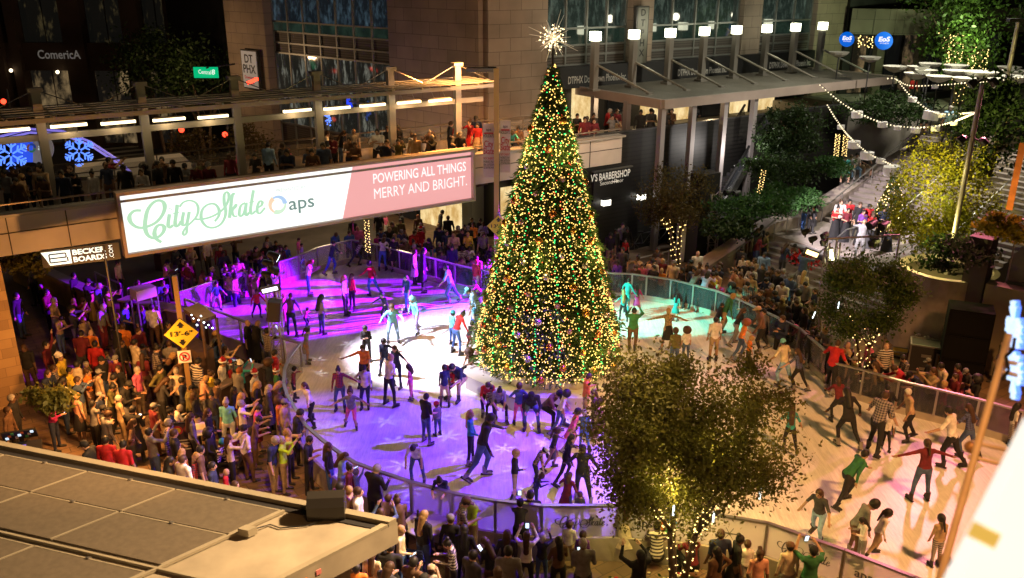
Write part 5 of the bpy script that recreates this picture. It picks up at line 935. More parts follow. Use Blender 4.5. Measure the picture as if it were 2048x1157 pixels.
# bar hut and dark counters left of the ice
WOOD = M('dark_wood', (.07, .04, .028), .7, noise=.3, scale=5); HUT = M('hut_roof', (.42, .26, .11), .7, noise=.15, scale=2)
hq = G(430, 745, GROUND); hz = 2.35; h4 = [G(366, 617, hz), G(397, 605, hz), G(432, 629, hz), G(403, 640, hz)]; th = thing('bar_hut', hq, 'small bar hut with flat tan roof and string of bulbs beside the ice', 'hut')
m = MB(); m.prism([(p.x, p.y) for p in h4], hz-.12, hz, WOOD, HUT); m.build('roof', th)
for p in h4: m = MB(); m.bar((p.x, p.y, GROUND), (p.x, p.y, hz-.12), .05, WOOD, 6); m.build('post', th)
m = MB(); m.beam(Vector((h4[0].x, h4[0].y, .5)), Vector((h4[3].x, h4[3].y, .5)), .5, 1.7, WOOD); m.build('counter', th)
pts = np.array([tuple(D(x, y, 27.5)) for x, y in ((387, 637), (397, 640), (394, 650), (408, 645), (417, 650), (425, 656), (383, 630), (412, 655), (402, 632))]); V_, F_ = octa(pts, .03); np_mesh('string_bulbs', V_, F_, LN, th)
def counter(p, q, h, lab):
    th = thing('wooden_counter', p, lab, 'counter'); m = MB(); p, q = Vector(p), Vector(q); m.beam(p+Z*h/2, q+Z*h/2, .4, h, WOOD); m.build('front', th); m = MB(); m.beam(p+Z*(h+.03), q+Z*(h+.03), .55, .06, M('counter_rail', (.28, .22, .18), .5)); m.build('counter_top', th)
counter(G(255, 655, GROUND), G(420, 690, GROUND), 1.15, 'dark wooden counter in front of the white kiosk box'); counter(G(420, 850, GROUND), G(520, 790, GROUND), 1.05, 'dark wooden bar counter by the steel urn left of the ice')
kz = 1.9; counter(G(318, 542, GROUND), G(352, 528, GROUND), .8, 'dark table among the seated onlookers under the big board'); counter(G(395, 520, GROUND), G(430, 508, GROUND), .8, 'dark table behind the far left glass panel')
k4 = [G(258, 575, kz), G(298, 565, kz), G(312, 573, kz), G(272, 584, kz)]; m = MB(); m.prism([(p.x, p.y) for p in k4], kz-.35, kz, M('white_box_side', (.45, .36, .30), .6), M('white_box_top', (.62, .52, .42), .6)); 
for p in k4: m.bar((p.x, p.y, GROUND), (p.x, p.y, kz-.35), .03, STEEL)
tag(m.build('kiosk_box', origin=k4[0]), 'white box roof on thin legs left of the clearance sign', 'kiosk')
uq = G(466, 745, .75); m = MB(); m.lathe(uq, [(.17, 0), (.18, .02), (.18, .38), (.14, .42), (.03, .45)], SHINE, 16); tag(m.build('steel_urn', origin=uq), 'shiny steel urn standing on the bar counter', 'urn')
for (x0, y0, x1, y1, lab) in ((197, 590, 248, 615, 'white handrail on the ramp behind the left crowd'), (262, 625, 345, 600, 'metal rail in front of the white kiosk box'), (405, 545, 470, 530, 'thin rail behind the far left glass panel'), (1275, 560, 1335, 545, 'brown rail by the bicycle racks under the terrace')):
    a, b = G(x0, y0, GROUND), G(x1, y1, GROUND); m = MB(); m.bar(a+Z*1.0, b+Z*1.0, .035, STEEL, 8); m.bar(a+Z*.55, b+Z*.55, .02, STEEL, 6)
    for t_ in (0, .5, 1): q = a.lerp(b, t_); m.bar(q, q+Z*1.0, .03, STEEL, 6)
    tag(m.build('handrail', origin=a), lab, 'railing')
rw0, rw1 = G(36, 560, GROUND), G(196, 640, GROUND); m = MB(); m.beam(rw0+Z*.55, rw1+Z*.55, .35, 1.1, M('yellow_tile', (.42, .30, .08), .7, noise=.2, scale=3)); m.beam(rw0+Z*1.13, rw1+Z*1.13, .45, .08, CONC); tag(m.build('ramp_wall', origin=rw0), 'low yellow lit ramp wall under the left end of the bridge', 'wall')
# dj laptop desk
lq = G(42, 905, .55); th = thing('mixing_desk', lq, 'tilted mixing desk with blue glowing screen at the left edge', 'desk'); tx = Vector((.94, .34, 0)).normalized(); ty = Vector((-.3, .8, .5)).normalized(); tn = tx.cross(ty); m = MB(); m.box(lq, .95, .55, .14, CASE, (tx, ty, tn)); m.build('case', th); m = MB(); m.box(lq+tn*.08-tx*.12, .5, .34, .01, M('blue_display', (.1, .1, .4), .4, emit=(.08, .06, .55), strength=1), (tx, ty, tn)); m.build('screen', th)
m = MB(); m.box(lq+ty*.42+tn*.2, .8, .05, .34, CASE, (tx, ty, tn)); m.build('lid', th)
for k in range(9): m = MB(); m.box(lq+ty*.385+tn*(.13+.09*(k % 3))-tx*(.3-.075*k), .07, .02, .08, (BLC, ORANGE, GREEN, WHP)[k % 4], (tx, ty, tn)); m.build('lit_tile', th)

for i in (-.4, .4): m = MB(); m.bar(lq+tx*i, Vector((lq.x+tx.x*i, lq.y+tx.y*i, GROUND)), .025, DARKSTEEL); m.build('leg', th)
# bicycles in the rack under the terrace
def bicycle(q, f, lab):
    th = thing('bicycle', q, lab, 'bicycle', 'bicycles parked under the terrace'); q = Vector(q); f = Vector(f).normalized(); s = Vector((f.y, -f.x, 0))
    for k in (-.52, .52):
        m = MB(); c = q+f*k+Z*.34; m.tube([c+f*.33*math.cos(t_)+Z*.33*math.sin(t_) for t_ in (i*math.pi/8 for i in range(17))], .02, BLACK, 5)
        for i in range(4): a = i*math.pi/4; m.bar(c-(f*math.cos(a)+Z*math.sin(a))*.32, c+(f*math.cos(a)+Z*math.sin(a))*.32, .004, STEEL, 4)
        m.build('wheel', th)
    m = MB(); P_ = {k: q+f*a+Z*b for k, (a, b) in dict(r=(-.52, .34), b=(-.08, .3), s=(-.22, .82), h=(.38, .85), w=(.52, .34)).items()}
    for a, b in ('rb', 'bs', 'sr', 'sh', 'bh', 'hw'): m.bar(P_[a], P_[b], .018, M('bike_frame', (.2, .22, .24), .3, .5), 6)
    m.build('frame', th); m = MB(); m.box(P_['s']+Z*.06, .26, .12, .05, BLACK, (f, s, Z)); m.build('saddle', th); m = MB(); m.bar(P_['h'], P_['h']+Z*.15, .015, STEEL, 5); m.bar(P_['h']+Z*.15-s*.28, P_['h']+Z*.15+s*.28, .015, STEEL, 5); m.build('handlebar', th)
bicycle(G(1288, 498, GROUND), (1, .35, 0), 'dark bicycle leaning by the dim wall under the terrace, left one'); bicycle(G(1322, 490, GROUND), (1, .3, 0), 'dark bicycle nearest the lit trunk of the brown tree')
m = MB(); q = G(1362, 520, GROUND); m.box(q+Z*1.2, .5, .5, 3.2, M('pale_column', (.5, .46, .44), .6)); tag(m.build('square_column', origin=q), 'pale square column behind the lit trunk under the canopy', 'column'); m = MB(); q = G(1397, 523, GROUND); m.box(q+Z*1.9, 1.2, .7, 4.6, BLACKP, (U, N, Z)); tag(m.build('square_column', origin=q), 'wide black column left of the grey lattice tower', 'column')
# ================================================================ poles, strings of lanterns, umbrella terrace, blue signs
mp0 = G(1874, 655, .3); mt_z = V(1966, 168, mp0, XD).z; th = thing('lamp_mast', mp0, 'tall slim grey mast that carries the light strings at the right', 'mast'); m = MB(); m.bar(mp0, Vector((mp0.x, mp0.y, mt_z)), .10, M('mast_paint', (.34, .31, .29), .45, .4), 12, .075); m.build('pole', th)
for x, y, s in ((1948, 168, -1), (1984, 165, 1), (1926, 280, -1), (1964, 284, 1)):
    q = V(x, y, mp0, XD); m = MB(); c = Vector((mp0.x, mp0.y, q.z+.15)); m.bar(c, q, .03, DARKSTEEL, 6); m.lathe(q+Vector((s*.12, 0, -.06)), [(.14, 0), (.12, .2), (.04, .26)], BLACK, 12, Vector((-s*.7, 0, .7))); m.build('lamp_head', th)
q = D(2012, 170, 44); qt_ = D(2033, 40, 44); th = thing('lamp_mast', (q.x, q.y, PLAZA), 'second grey mast behind the white umbrellas at top right', 'mast'); m = MB(); m.bar((q.x, q.y, PLAZA), (q.x, q.y, qt_.z), .12, MATS['mast_paint'], 12, .08); m.build('pole', th); m = MB(); m.box((q.x, q.y, qt_.z), .9, .3, .14, DARKSTEEL); m.build('lamp_head', th)
BULB = M('string_bulb', (1, .95, .8), .5, emit=(1, .82, .5), strength=1.7); DRUM = M('white_drum', (.72, .70, .68), .7, emit=(.7, .66, .62), strength=.12); WIRE = M('wire', (.02, .02, .02), .6)
dm = mp0.length; P3 = Vector((mp0.x, mp0.y, 0)); dM = (Vector((mp0.x, mp0.y, V(1953, 222, mp0, XD).z))-EYE).length
def string_lights(pts, dists, lab, drums, nb):
    th = thing('string_lights', D(*pts[0], dists[0]), lab, 'string lights', 'light strings above the stairs'); c = spline([(p[0], p[1], d) for p, d in zip(pts, dists)], 10); W3 = [D(x, y, d) for x, y, d in c]; m = MB(); m.tube(W3, .012, WIRE, 4); m.build('wire', th)
    L = np.cumsum([0]+[(b-a).length for a, b in zip(W3, W3[1:])]); P = []
    for k in range(nb):
        t_ = L[-1]*k/(nb-1); i = min(int(np.searchsorted(L, t_, 'right'))-1, len(W3)-2); P.append(tuple(W3[i].lerp(W3[i+1], (t_-L[i])/(L[i+1]-L[i]))-Z*.05))
    V_, F_ = octa(np.array(P), .042); np_mesh('bulbs', V_, F_, BULB, th)
    for k, (x, y, wpx) in enumerate(drums):
        i = int(np.argmin([(a[0]-x)**2+(a[1]-y+12)**2 for a in c])); q = D(x, y, c[i][2]); r_ = wpx/2*c[i][2]/FPX; tilt = Vector((.12*math.sin(x), 0, 1)).normalized(); q_ = W3[i]
        d_ = thing('drum_lantern', q, ('first', 'second', 'third', 'fourth', 'fifth', 'sixth', 'seventh')[k]+' white drum lantern '+lab.split(',')[1].strip(), 'lantern', 'white drum lanterns'); m = MB(); m.lathe(q-tilt*r_*.55, [(r_*.96, 0), (r_, 0.001), (r_, r_*1.1), (r_*.96, r_*1.101)], DRUM, 18, tilt); m.build('shade', d_); m = MB(); m.bar(q+tilt*r_*.5, q_, .01, WIRE, 4); m.build('hanger', d_)
string_lights([(1776, 155), (1793, 157), (1819, 187), (1856, 217), (1886, 226), (1919, 225), (1953, 222)], [50, 49, 46, 43, 40, 38, dM], 'warm light string, on the upper string from canopy end to mast', [(1825, 199, 15), (1862, 231, 27), (1884, 231, 13)], 44)
string_lights([(1793, 157), (1820, 169), (1880, 168), (1940, 163), (1990, 160), (2060, 150)], [49, 48, 47, 46, 45, 44], 'warm light string, on the top string below the umbrellas', [(1870, 173, 11), (1941, 170, 11), (1986, 173, 16)], 44)
string_lights([(1640, 168), (1660, 185), (1690, 208), (1720, 225), (1755, 240), (1795, 250), (1850, 252), (1900, 243), (1953, 222)], [45, 44.5, 43.5, 42.5, 41.5, 40.5, 39, 37.5, dM], 'warm light string, on the long middle string to the mast', [(1714, 229, 20), (1765, 249, 17), (1795, 256, 12), (1831, 261, 16), (1871, 257, 15), (1908, 246, 12)], 66)
string_lights([(1655, 208), (1675, 240), (1700, 272), (1740, 306), (1785, 328)], [43, 42.5, 41.5, 40.5, 39.5], 'warm light string, on the lowest string down to the small tree', [(1682, 254, 13), (1708, 289, 22), (1734, 311, 24), (1761, 322, 16), (1783, 341, 29)], 40)
UMB = M('umbrella_cloth', (.42, .42, .38), .8)
for k, (x, y, wpx) in enumerate([(1678, 108, 38), (1740, 118, 40), (1790, 137, 44), (1836, 137, 40), (1833, 151, 46), (1860, 131, 40), (1877, 157, 46), (1852, 144, 40), (1912, 146, 48), (1928, 160, 42), (1960, 150, 60), (1912, 135, 44), (1995, 161, 34), (2030, 146, 44), (2033, 158, 50), (2018, 138, 40)]):
    d = 52-(y-108)*.1; q = D(x, y, d); r_ = wpx/2*d/FPX; th = thing('upturned_umbrella', (q.x, q.y, PLAZA), 'white upturned umbrella shade on the upper plaza, '+('far pair left', 'far pair right', 'front row leftmost', 'back of front cluster', 'front row second', 'back row by pillar', 'front row third', 'middle of left cluster', 'centre above the mast', 'small behind the mast', 'large by second mast', 'back row centre', 'small at second mast', 'right edge back', 'right edge front', 'right edge rear')[k], 'umbrella', 'upturned white umbrellas')
    m = MB(); m.lathe(q-Z*r_*.32, [(.05, 0), (r_*.45, r_*.10), (r_*.8, r_*.3), (r_, r_*.52), (r_*.97, r_*.53), (r_*.78, r_*.34), (r_*.43, r_*.14), (.04, .05)], UMB, 8); m.build('canopy', th); m = MB(); m.bar((q.x, q.y, PLAZA), q-Z*r_*.3, .035, DARKSTEEL, 6); m.build('pole', th)
# right far building with blue round signs
EP = Vector((19.5, 56.5, 0)); ED = (U*.93-N*.36).normalized(); gy = thing('gym_building', EP, 'stone building with curved balcony and blue round signs at upper right', 'building'); EO = Vector((ED.y, -ED.x, 0))
def ES(x, y=90): return (V(x, y, EP, ED)-EP).dot(ED)
ESTONE = brick_mat('balcony_stone', (.19, .17, .13), (.15, .135, .10), (.06, .055, .045), 1.6, .8, (tuple(ED), (0, 0, 1)), .8, .012, .5, .2); ze = V(1760, 66, EP, ED).z; ze2 = V(1760, 16, EP, ED).z
a, b = ES(1690), ES(2080); m = MB(); m.box(EP+ED*((a+b)/2)-EO*4+Z*12, b-a, 8, 24, BLACKP, (ED, EO, Z)); m.build('core', gy); m = MB(); n_ = 14; arc = [EP+ED*(a+(b-a)*i/n_)+EO*(.3+2.2*math.sin(math.pi*min(1, i/n_*1.3))**.8) for i in range(n_+1)]
for p, q in zip(arc, arc[1:]): m.beam(p+Z*((ze+ze2)/2), q+Z*((ze+ze2)/2), .3, ze2-ze, ESTONE)
m.build('balcony_wall', gy); m = MB(); vs = [EP+ED*a]+arc+[EP+ED*b]; m.add([v+Z*(ze+.01) for v in vs], [tuple(range(len(vs)))], M('balcony_soffit', (.2, .18, .13), .8)); m.build('balcony_soffit', gy)
for i in range(9):
    s = a+1+i*1.25; m = MB(); m.box(EP+ED*s+EO*.1+Z*((PLAZA+ze)/2), .95, .1, ze-PLAZA-.3, DARKG if i % 3 else MATS['warm_lobby_glass'], (ED, EO, Z)); m.build('window', gy)
for s in (ES(1752), ES(1835), ES(1905)): m = MB(); m.box(EP+ED*s+EO*.35+Z*((PLAZA+ze)/2), .55, .5, ze-PLAZA, ESTONE, (ED, EO, Z)); m.build('pier', gy)
SB = M('lit_sign_blue', (.0, .1, .6), .5, emit=(.0, .11, .62), strength=1)
for x, y, r_, lab in ((1767, 82, .50, 'round blue lit sign with white letters, right one of the pair'), (1693, 79, .42, 'round blue lit sign partly hidden by the stone pier, left one')):
    q = D(x, y, 55); th = thing('round_sign', q, lab, 'sign', 'round blue signs'); m = MB(); m.lathe(q, [(r_, 0), (r_, .08)], SB, 30, -FW); m.build('disc', th); text('EoS', 'lettering', WLT, q-FW*.1-RT*r_*.68-UP*.05, RT, UP, r_*.52, th, width=r_*1.36, bold=.04, shear=.2)
    text('FITNESS', 'small_lettering', WLT, q-FW*.1-RT*r_*.5-UP*r_*.4, RT, UP, r_*.16, th, width=r_*1.0)
# small decorated tree beside the choir
q = G(1772, 468, 1.0); q.z = 1.0; ht = V(1772, 338, q, XD).z-1.0; th = thing('small_christmas_tree', q, 'small lit Christmas tree standing behind the choir', 'christmas tree'); n = 3000; zz_ = ht*(1-np.sqrt(RNG.random(n))); aa = RNG.random(n)*6.283; rr = (1-zz_/ht)*.85*(1-.25*RNG.random(n)); V_, F_ = leaves_at(np.stack([q.x+rr*np.cos(aa), q.y+rr*np.sin(aa), q.z+.2+zz_], 1), .16, .25); np_mesh('fir_branches', V_, F_, MIDG, th, q)
n = 190; zz_ = ht*(1-np.sqrt(RNG.random(n))); aa = RNG.random(n)*6.283; rr = (1-zz_/ht)*.88; V_, F_ = octa(np.stack([q.x+rr*np.cos(aa), q.y+rr*np.sin(aa), q.z+.2+zz_], 1), .032); np_mesh('fairy_lights', V_, F_, FAIRY, th, q)
# ================================================================ people: one continuous body per pose, worn things as children
def surface_nets(f, org, h):
    ins = f < 0; nx, ny, nz = f.shape; c = [(i, j, k) for i in (0, 1) for j in (0, 1) for k in (0, 1)]
    S = lambda a, o: a[o[0]:nx-1+o[0], o[1]:ny-1+o[1], o[2]:nz-1+o[2]]
    cnt = sum(S(ins, o).astype(np.int8) for o in c); act = (cnt > 0) & (cnt < 8); ids = np.full(act.shape, -1); I = np.argwhere(act); ids[act] = np.arange(len(I)); pos = np.zeros((len(I), 3)); num = np.zeros(len(I))
    for a in c:
        for ax in range(3):
            if a[ax]: continue
            b = list(a); b[ax] = 1; va = S(f, a)[act]; vb = S(f, b)[act]; x = (va < 0) != (vb < 0); t = np.where(x, va/np.where(x, va-vb, 1), 0); p = np.zeros((len(I), 3))+a; p[:, ax] += t; pos += p*x[:, None]; num += x
    P = (I+pos/num[:, None])*h+org; Q = []
    for ax in range(3):
        u, v = (ax+1) % 3, (ax+2) % 3; a = [slice(None)]*3; a[ax] = slice(0, -1); b = [slice(None)]*3; b[ax] = slice(1, None); e0, e1 = ins[tuple(a)], ins[tuple(b)]
        for flip in (0, 1):
            E = np.argwhere((e0 & ~e1) if not flip else (~e0 & e1)); 
            if len(E) == 0: continue
            q = []
            for du, dv in ((-1, -1), (0, -1), (0, 0), (-1, 0)): w_ = E.copy(); w_[:, u] += du; w_[:, v] += dv; q.append(ids[w_[:, 0], w_[:, 1], w_[:, 2]])
            q = np.stack(q, 1); Q.append(q if not flip else q[:, ::-1])
    return P, np.concatenate(Q)
def nrm(v): v = np.array(v, float); return v/np.linalg.norm(v)
A_ = lambda s, u, f: ((u[0]*s, u[1], u[2]), (f[0]*s, f[1], f[2]))
# pose: lean forward (deg), head nod, left arm, right arm (upper, fore), left leg, right leg (thigh, shin); x is outwards on each side
ST = ((.07, .0, -1), (.03, -.03, -1)); DN = ((.2, 0, -1), (.08, .18, -1))
POSES = dict(
 stand=(2, 8, DN, DN, ST, ST), turn=(0, 0, DN, ((.25, .1, -1), (-.3, .9, -.3)), ((.12, .08, -1), (.05, 0, -1)), ST),
 phone=(5, 25, ((.2, .25, -1), (-.25, 1, .3)), ((.2, .25, -1), (-.3, 1, .35)), ST, ST), crossed=(0, 5, ((.25, .25, -1), (-.9, .5, .12)), ((.25, .2, -1), (-.9, .45, .2)), ((.12, 0, -1), (.08, -.03, -1)), ST),
 photo=(0, -4, ((.35, .8, -.12), (-.4, .55, .75)), ((.35, .8, -.1), (-.42, .5, .8)), ST, ST), hips=(0, 4, ((.8, -.25, -.7), (-.75, .35, -.5)), ((.8, -.25, -.7), (-.75, .35, -.5)), ((.14, 0, -1), (.08, 0, -1)), ((.14, 0, -1), (.08, 0, -1))),
 onehip=(3, 6, DN, ((.8, -.25, -.7), (-.75, .35, -.5)), ST, ((.15, .05, -1), (.05, 0, -1))), point=(0, -8, DN, ((.3, .45, .8), (.1, .3, 1)), ST, ST), wave=(0, -5, ((.7, .1, .6), (.0, .1, 1)), DN, ST, ST),
 walk=(5, 5, ((.18, .35, -1), (.0, .7, -.8)), ((.2, -.3, -1), (.1, .0, -1)), ((.05, -.3, -1), (.03, -.55, -.9)), ((.05, .4, -1), (.03, -.12, -1))),
 skate=(14, 2, ((.55, .25, -.8), (.35, .55, -.6)), ((.5, -.15, -.8), (.35, .3, -.8)), ((.08, .38, -1), (.02, -.3, -1)), ((.2, -.3, -.95), (.14, -.5, -.85))),
 glide=(18, -2, ((.85, .25, -.45), (.7, .45, -.4)), ((.85, .1, -.45), (.75, .3, -.35)), ((.1, .42, -.95), (.02, -.35, -1)), ((.28, -.2, -.95), (.2, -.42, -.9))),
 push=(32, -12, ((.3, .55, -.7), (-.1, .9, -.35)), ((.35, -.55, -.7), (.2, -.3, -.8)), ((.08, .62, -.8), (.0, -.42, -1)), ((.4, -.5, -.75), (.32, -.62, -.75))),
 spread=(4, 8, ((.95, .05, -.3), (.92, .12, -.3)), ((.95, .05, -.35), (.92, .12, -.4)), ((.16, .03, -1), (.1, -.06, -1)), ((.16, .1, -1), (.1, -.1, -1))),
 wobble=(24, 5, ((.6, .6, -.45), (.3, .85, -.2)), ((.6, .6, -.5), (.3, .85, -.3)), ((.16, .45, -.9), (.06, -.35, -1)), ((.16, .35, -.9), (.06, -.35, -1))),
 handl=(6, 8, ((.9, .15, -.45), (.85, .3, -.35)), DN, ST, ((.16, .2, -1), (.06, -.2, -1))), handr=(6, 8, DN, ((.9, .15, -.45), (.85, .3, -.35)), ((.16, .2, -1), (.06, -.2, -1)), ST),
 hunch=(26, 35, ((.2, .15, -1), (.1, .25, -1)), ((.2, .15, -1), (.1, .25, -1)), ((.14, .2, -1), (.06, -.2, -1)), ((.14, .2, -1), (.06, -.2, -1))),
 rail=(40, 10, ((.3, .8, -.6), (-.25, .95, .1)), ((.3, .8, -.6), (-.25, .95, .1)), ((.08, -.2, -1), (.04, -.3, -1)), ((.08, -.05, -1), (.04, -.25, -1))),
 sit=(6, 18, ((.15, .35, -.95), (-.25, .95, -.15)), ((.15, .35, -.95), (-.25, .95, -.2)), ((.16, 1, -.04), (.04, .1, -1)), ((.16, 1, -.04), (.04, .1, -1))),
 sitlean=(36, 20, ((.15, .55, -.85), (-.2, .85, -.4)), ((.15, .55, -.85), (-.2, .85, -.4)), ((.2, 1, -.04), (.04, .12, -1)), ((.2, 1, -.04), (.0, .0, -1))),
 squat=(16, 8, ((.2, .6, -.75), (-.25, .95, 0)), ((.2, .6, -.75), (-.25, .95, .1)), ((.25, .95, .25), (.05, -.45, -1)), ((.25, .95, .25), (.05, -.45, -1))),
 book=(0, 2, ((.25, .15, -1), (-.3, .95, .1)), ((.25, .15, -1), (-.3, .95, .1)), ST, ST), conduct=(2, 0, ((.6, .5, -.3), (.2, .8, .5)), ((.6, .5, -.4), (.2, .9, .35)), ST, ST))
BODY = {}; VAR = [0]
def body(pose, kind, var=None):
    """kind: a adult broad, f adult slim, c child. Returns mesh, head frame, feet frames, hand point, top."""
    var = VAR[0] if var is None else var
    if (pose, kind, var) in BODY: return BODY[(pose, kind, var)]
    lean, nod, aL, aR, lL, lR = POSES[pose]; jr = random.Random(pose+kind+str(var)); jt = lambda p, k: tuple(tuple(c+jr.uniform(-k, k) for c in v) for v in p)
    if var: lean += jr.uniform(-5, 7); nod += jr.uniform(-8, 14); aL, aR, lL, lR = jt(aL, .17), jt(aR, .17), jt(lL, .08), jt(lR, .08);
    hs = {'a': 1.0, 'f': .98, 'c': 1.30}[kind]; sh = {'a': .185, 'f': .155, 'c': .15}[kind]; hp = {'a': .092, 'f': .1, 'c': .09}[kind]; fat = {'a': 1.08, 'f': .93, 'c': 1.02}[kind]
    la = math.radians(lean); up = np.array((0, math.sin(la), math.cos(la))); fw = np.array((0, math.cos(la), -math.sin(la))); X = np.array((1., 0, 0)); pel = np.array((0, 0, .0)); spine = pel+up*.17; chest = pel+up*.40; neck = pel+up*.53
    na = la*.55+math.radians(nod); hu = np.array((0, math.sin(na), math.cos(na))); hf = np.array((0, math.cos(na), -math.sin(na))); head = neck+hu*(.045+.095*hs)+hf*.025
    pr = []          # (a, b, ra, rb, slot, frame or None)
    fr = (X, fw, up)
    pr += [(pel-up*.02, spine, .150*fat if kind != 'f' else .155, .135*fat, 3, fr), (spine, chest, .132*fat, .158*fat, 1, fr), (chest, chest+up*.09, .150*fat, .10, 1, fr), (neck-up*.06, head-hu*.03, .052, .05, 0, None)]
    pr.append((pel+up*.03, spine, .165*fat, .14*fat, 1, fr)); feet = []; hands = []
    for s, (u, f_) in ((-1, aL), (1, aR)):
        S_ = chest+up*.075+X*s*sh; d1, d2 = A_(s, u, f_); E_ = S_+nrm(d1)*.285; W_ = E_+nrm(d2)*.245; Hh = W_+nrm(d2)*.075; pr += [(S_-X*s*.05, S_, .068*fat, .064*fat, 1, None), (S_, E_, .058*fat, .044*fat, 1, None), (E_, W_, .042*fat, .031, 2, None), (W_, Hh, .030, .034, 0, None)]; hands.append((W_, Hh, nrm(d2), s))
    for s, (u, f_) in ((-1, lL), (1, lR)):
        H_ = pel+X*s*hp-up*.03; d1, d2 = A_(s, u, f_); K_ = H_+nrm(d1)*.43; An = K_+nrm(d2)*.41; t = nrm((s*.18, 1, -.02)) if nrm(d2)[1] > -.45 else nrm((s*.2, .85, -.5)); Tn = An+t*.16-np.array((0, 0, .035)); pr += [(H_, K_, .094*fat, .062*fat, 3, None), (K_, An, .060*fat, .043, 4, None), (An-np.array((0, 0, .03)), Tn, .045, .036, 5, None)]; feet.append((An, t))
    for p in ((head, (.078, .092, .112)), (head-hu*.055+hf*.03, (.055, .06, .055)), (head+hf*.095-hu*.02, (.018, .022, .026)), (head+X*.078-hu*.01, (.016, .02, .03)), (head-X*.078-hu*.01, (.016, .02, .03))): pr.append((p[0], None, np.array(p[1])*hs, 0, 0, (X, hf, hu)))
    ends = np.array([q for p in pr for q in (p[0], p[1] if p[1] is not None else p[0])]); lo = ends.min(0)-.2; hi = ends.max(0)+.2; h = .0245; dims = np.ceil((hi-lo)/h).astype(int); g = np.stack(np.meshgrid(*[lo[i]+h*np.arange(dims[i]) for i in range(3)], indexing='ij'), -1)
    def dist(p, pt):
        a, b, ra, rb, sl, f_ = p
        if b is None: q = pt-a; l = np.stack([(q@f_[i])/ra[i] for i in range(3)], -1); return (np.linalg.norm(l, axis=-1)-1)*min(ra)
        if f_ is not None:
            q = pt-a; q = np.stack([q@f_[0], (q@f_[1])/.68, q@f_[2]], -1); d = np.array((0, 0, np.dot(b-a, f_[2]))); t = np.clip(q@d/(d@d), 0, 1); return (np.linalg.norm(q-t[..., None]*d, axis=-1)-(ra+(rb-ra)*t))*.8
        q = pt-a; d = b-a; t = np.clip(q@d/(d@d), 0, 1); return np.linalg.norm(q-t[..., None]*d, axis=-1)-(ra+(rb-ra)*t)
    F = None
    for p in pr:
        d = dist(p, g)
        if F is None: F = d
        else: k = .022; hh = np.clip(.5+.5*(d-F)/k, 0, 1); F = d*(1-hh)+F*hh-k*hh*(1-hh)
    Pv, Q = surface_nets(F, lo, h); cen = Pv[Q].mean(1); Dm = np.stack([dist(p, cen)-(.012 if p[4] == 0 and p[1] is None else 0) for p in pr], 1); sl = np.array([p[4] for p in pr])[Dm.argmin(1)]
    zmin = min(float((a[2]-.065)) for a, t in feet); zmin = min(zmin, float(Pv[:, 2].min())); off = np.array((0, 0, -zmin))
    m = MB(); m.v = [tuple(q+off) for q in Pv]; m.f = [tuple(q) for q in Q.tolist()]; m.m = sl.tolist(); m.mats = [SLOT[i] for i in range(7)]
    for W_, Hh, d, s in hands:                       # fingers and thumb rooted in the palm
        W_, Hh = W_+off, Hh+off; side = np.cross(d, (0, 0, 1)) if abs(d[2]) < .8 else np.array((s*1., 0, 0)); side = nrm(side); cu = nrm(np.cross(side, d)); cu = cu if cu[1] > 0 else -cu
        for k, ln in enumerate((.062, .072, .068, .052)):
            a = Hh+side*(k-1.5)*.017; b = a+d*ln*.6+cu*.008; c = b+d*ln*.45+cu*.024; m.bar(a, b, .0095, SLOT[0], 5, .0085); m.bar(b, c, .0085, SLOT[0], 5, .006)
        a = W_+d*.03+side*-.03; b = a+d*.03-side*.03; m.bar(a, b, .011, SLOT[0], 5, .009); m.bar(b, b+d*.032+cu*.008, .009, SLOT[0], 5, .006)
    ho = head+off
    for s in (-1, 1): m.ball(ho+(X*s*.032+hf*.086+hu*.012)*hs, .012*hs, SLOT[6], 6, 4)
    m.box(ho+(hf*.088-hu*.055)*hs, .042*hs, .012, .010, SLOT[6], (Vector(X), Vector(hf), Vector(hu)))
    o = m.build('person', None, True); me = o.data; bpy.data.objects.remove(o); top = float((ho+hu*.112*hs)[2])
    R = dict(me=me, head=(ho, hf, hu, hs), feet=[(a+off, t) for a, t in feet], hand=(hands[0][1]+hands[1][1])/2+off, hand1=hands[1][1]+off, top=top, pel=pel+off, up=up, fw=fw, fat=fat); BODY[(pose, kind, var)] = R; return R
SLOT = [M('slot_'+str(i), (.3, .3, .3)) for i in range(7)]
PALET = dict(black=(.014, .014, .016), white=(.72, .70, .68), grey=(.20, .20, .21), navy=(.018, .028, .07), blue=(.05, .12, .36), red=(.45, .015, .02), maroon=(.14, .012, .022), orange=(.75, .22, .03), yellow=(.65, .48, .05), lime=(.45, .75, .04), green=(.03, .16, .06), teal=(.03, .28, .30), cyan=(.18, .55, .62), pink=(.70, .13, .28), magenta=(.5, .03, .20), lavender=(.45, .36, .62), purple=(.16, .05, .30), tan=(.45, .32, .19), brown=(.13, .07, .04), cream=(.65, .56, .42), denim=(.06, .10, .20), khaki=(.36, .27, .16), olive=(.13, .12, .04), peach=(.7, .36, .25), charcoal=(.045, .045, .05), lightblue=(.25, .42, .62))
HAIRC = dict(black=(.010, .009, .009), brown=(.055, .026, .012), blond=(.40, .25, .10), grey=(.32, .30, .28), ginger=(.22, .06, .018), white=(.6, .58, .54))
SKINS = [(.58, .36, .26), (.46, .28, .19), (.32, .185, .115), (.13, .07, .045)]
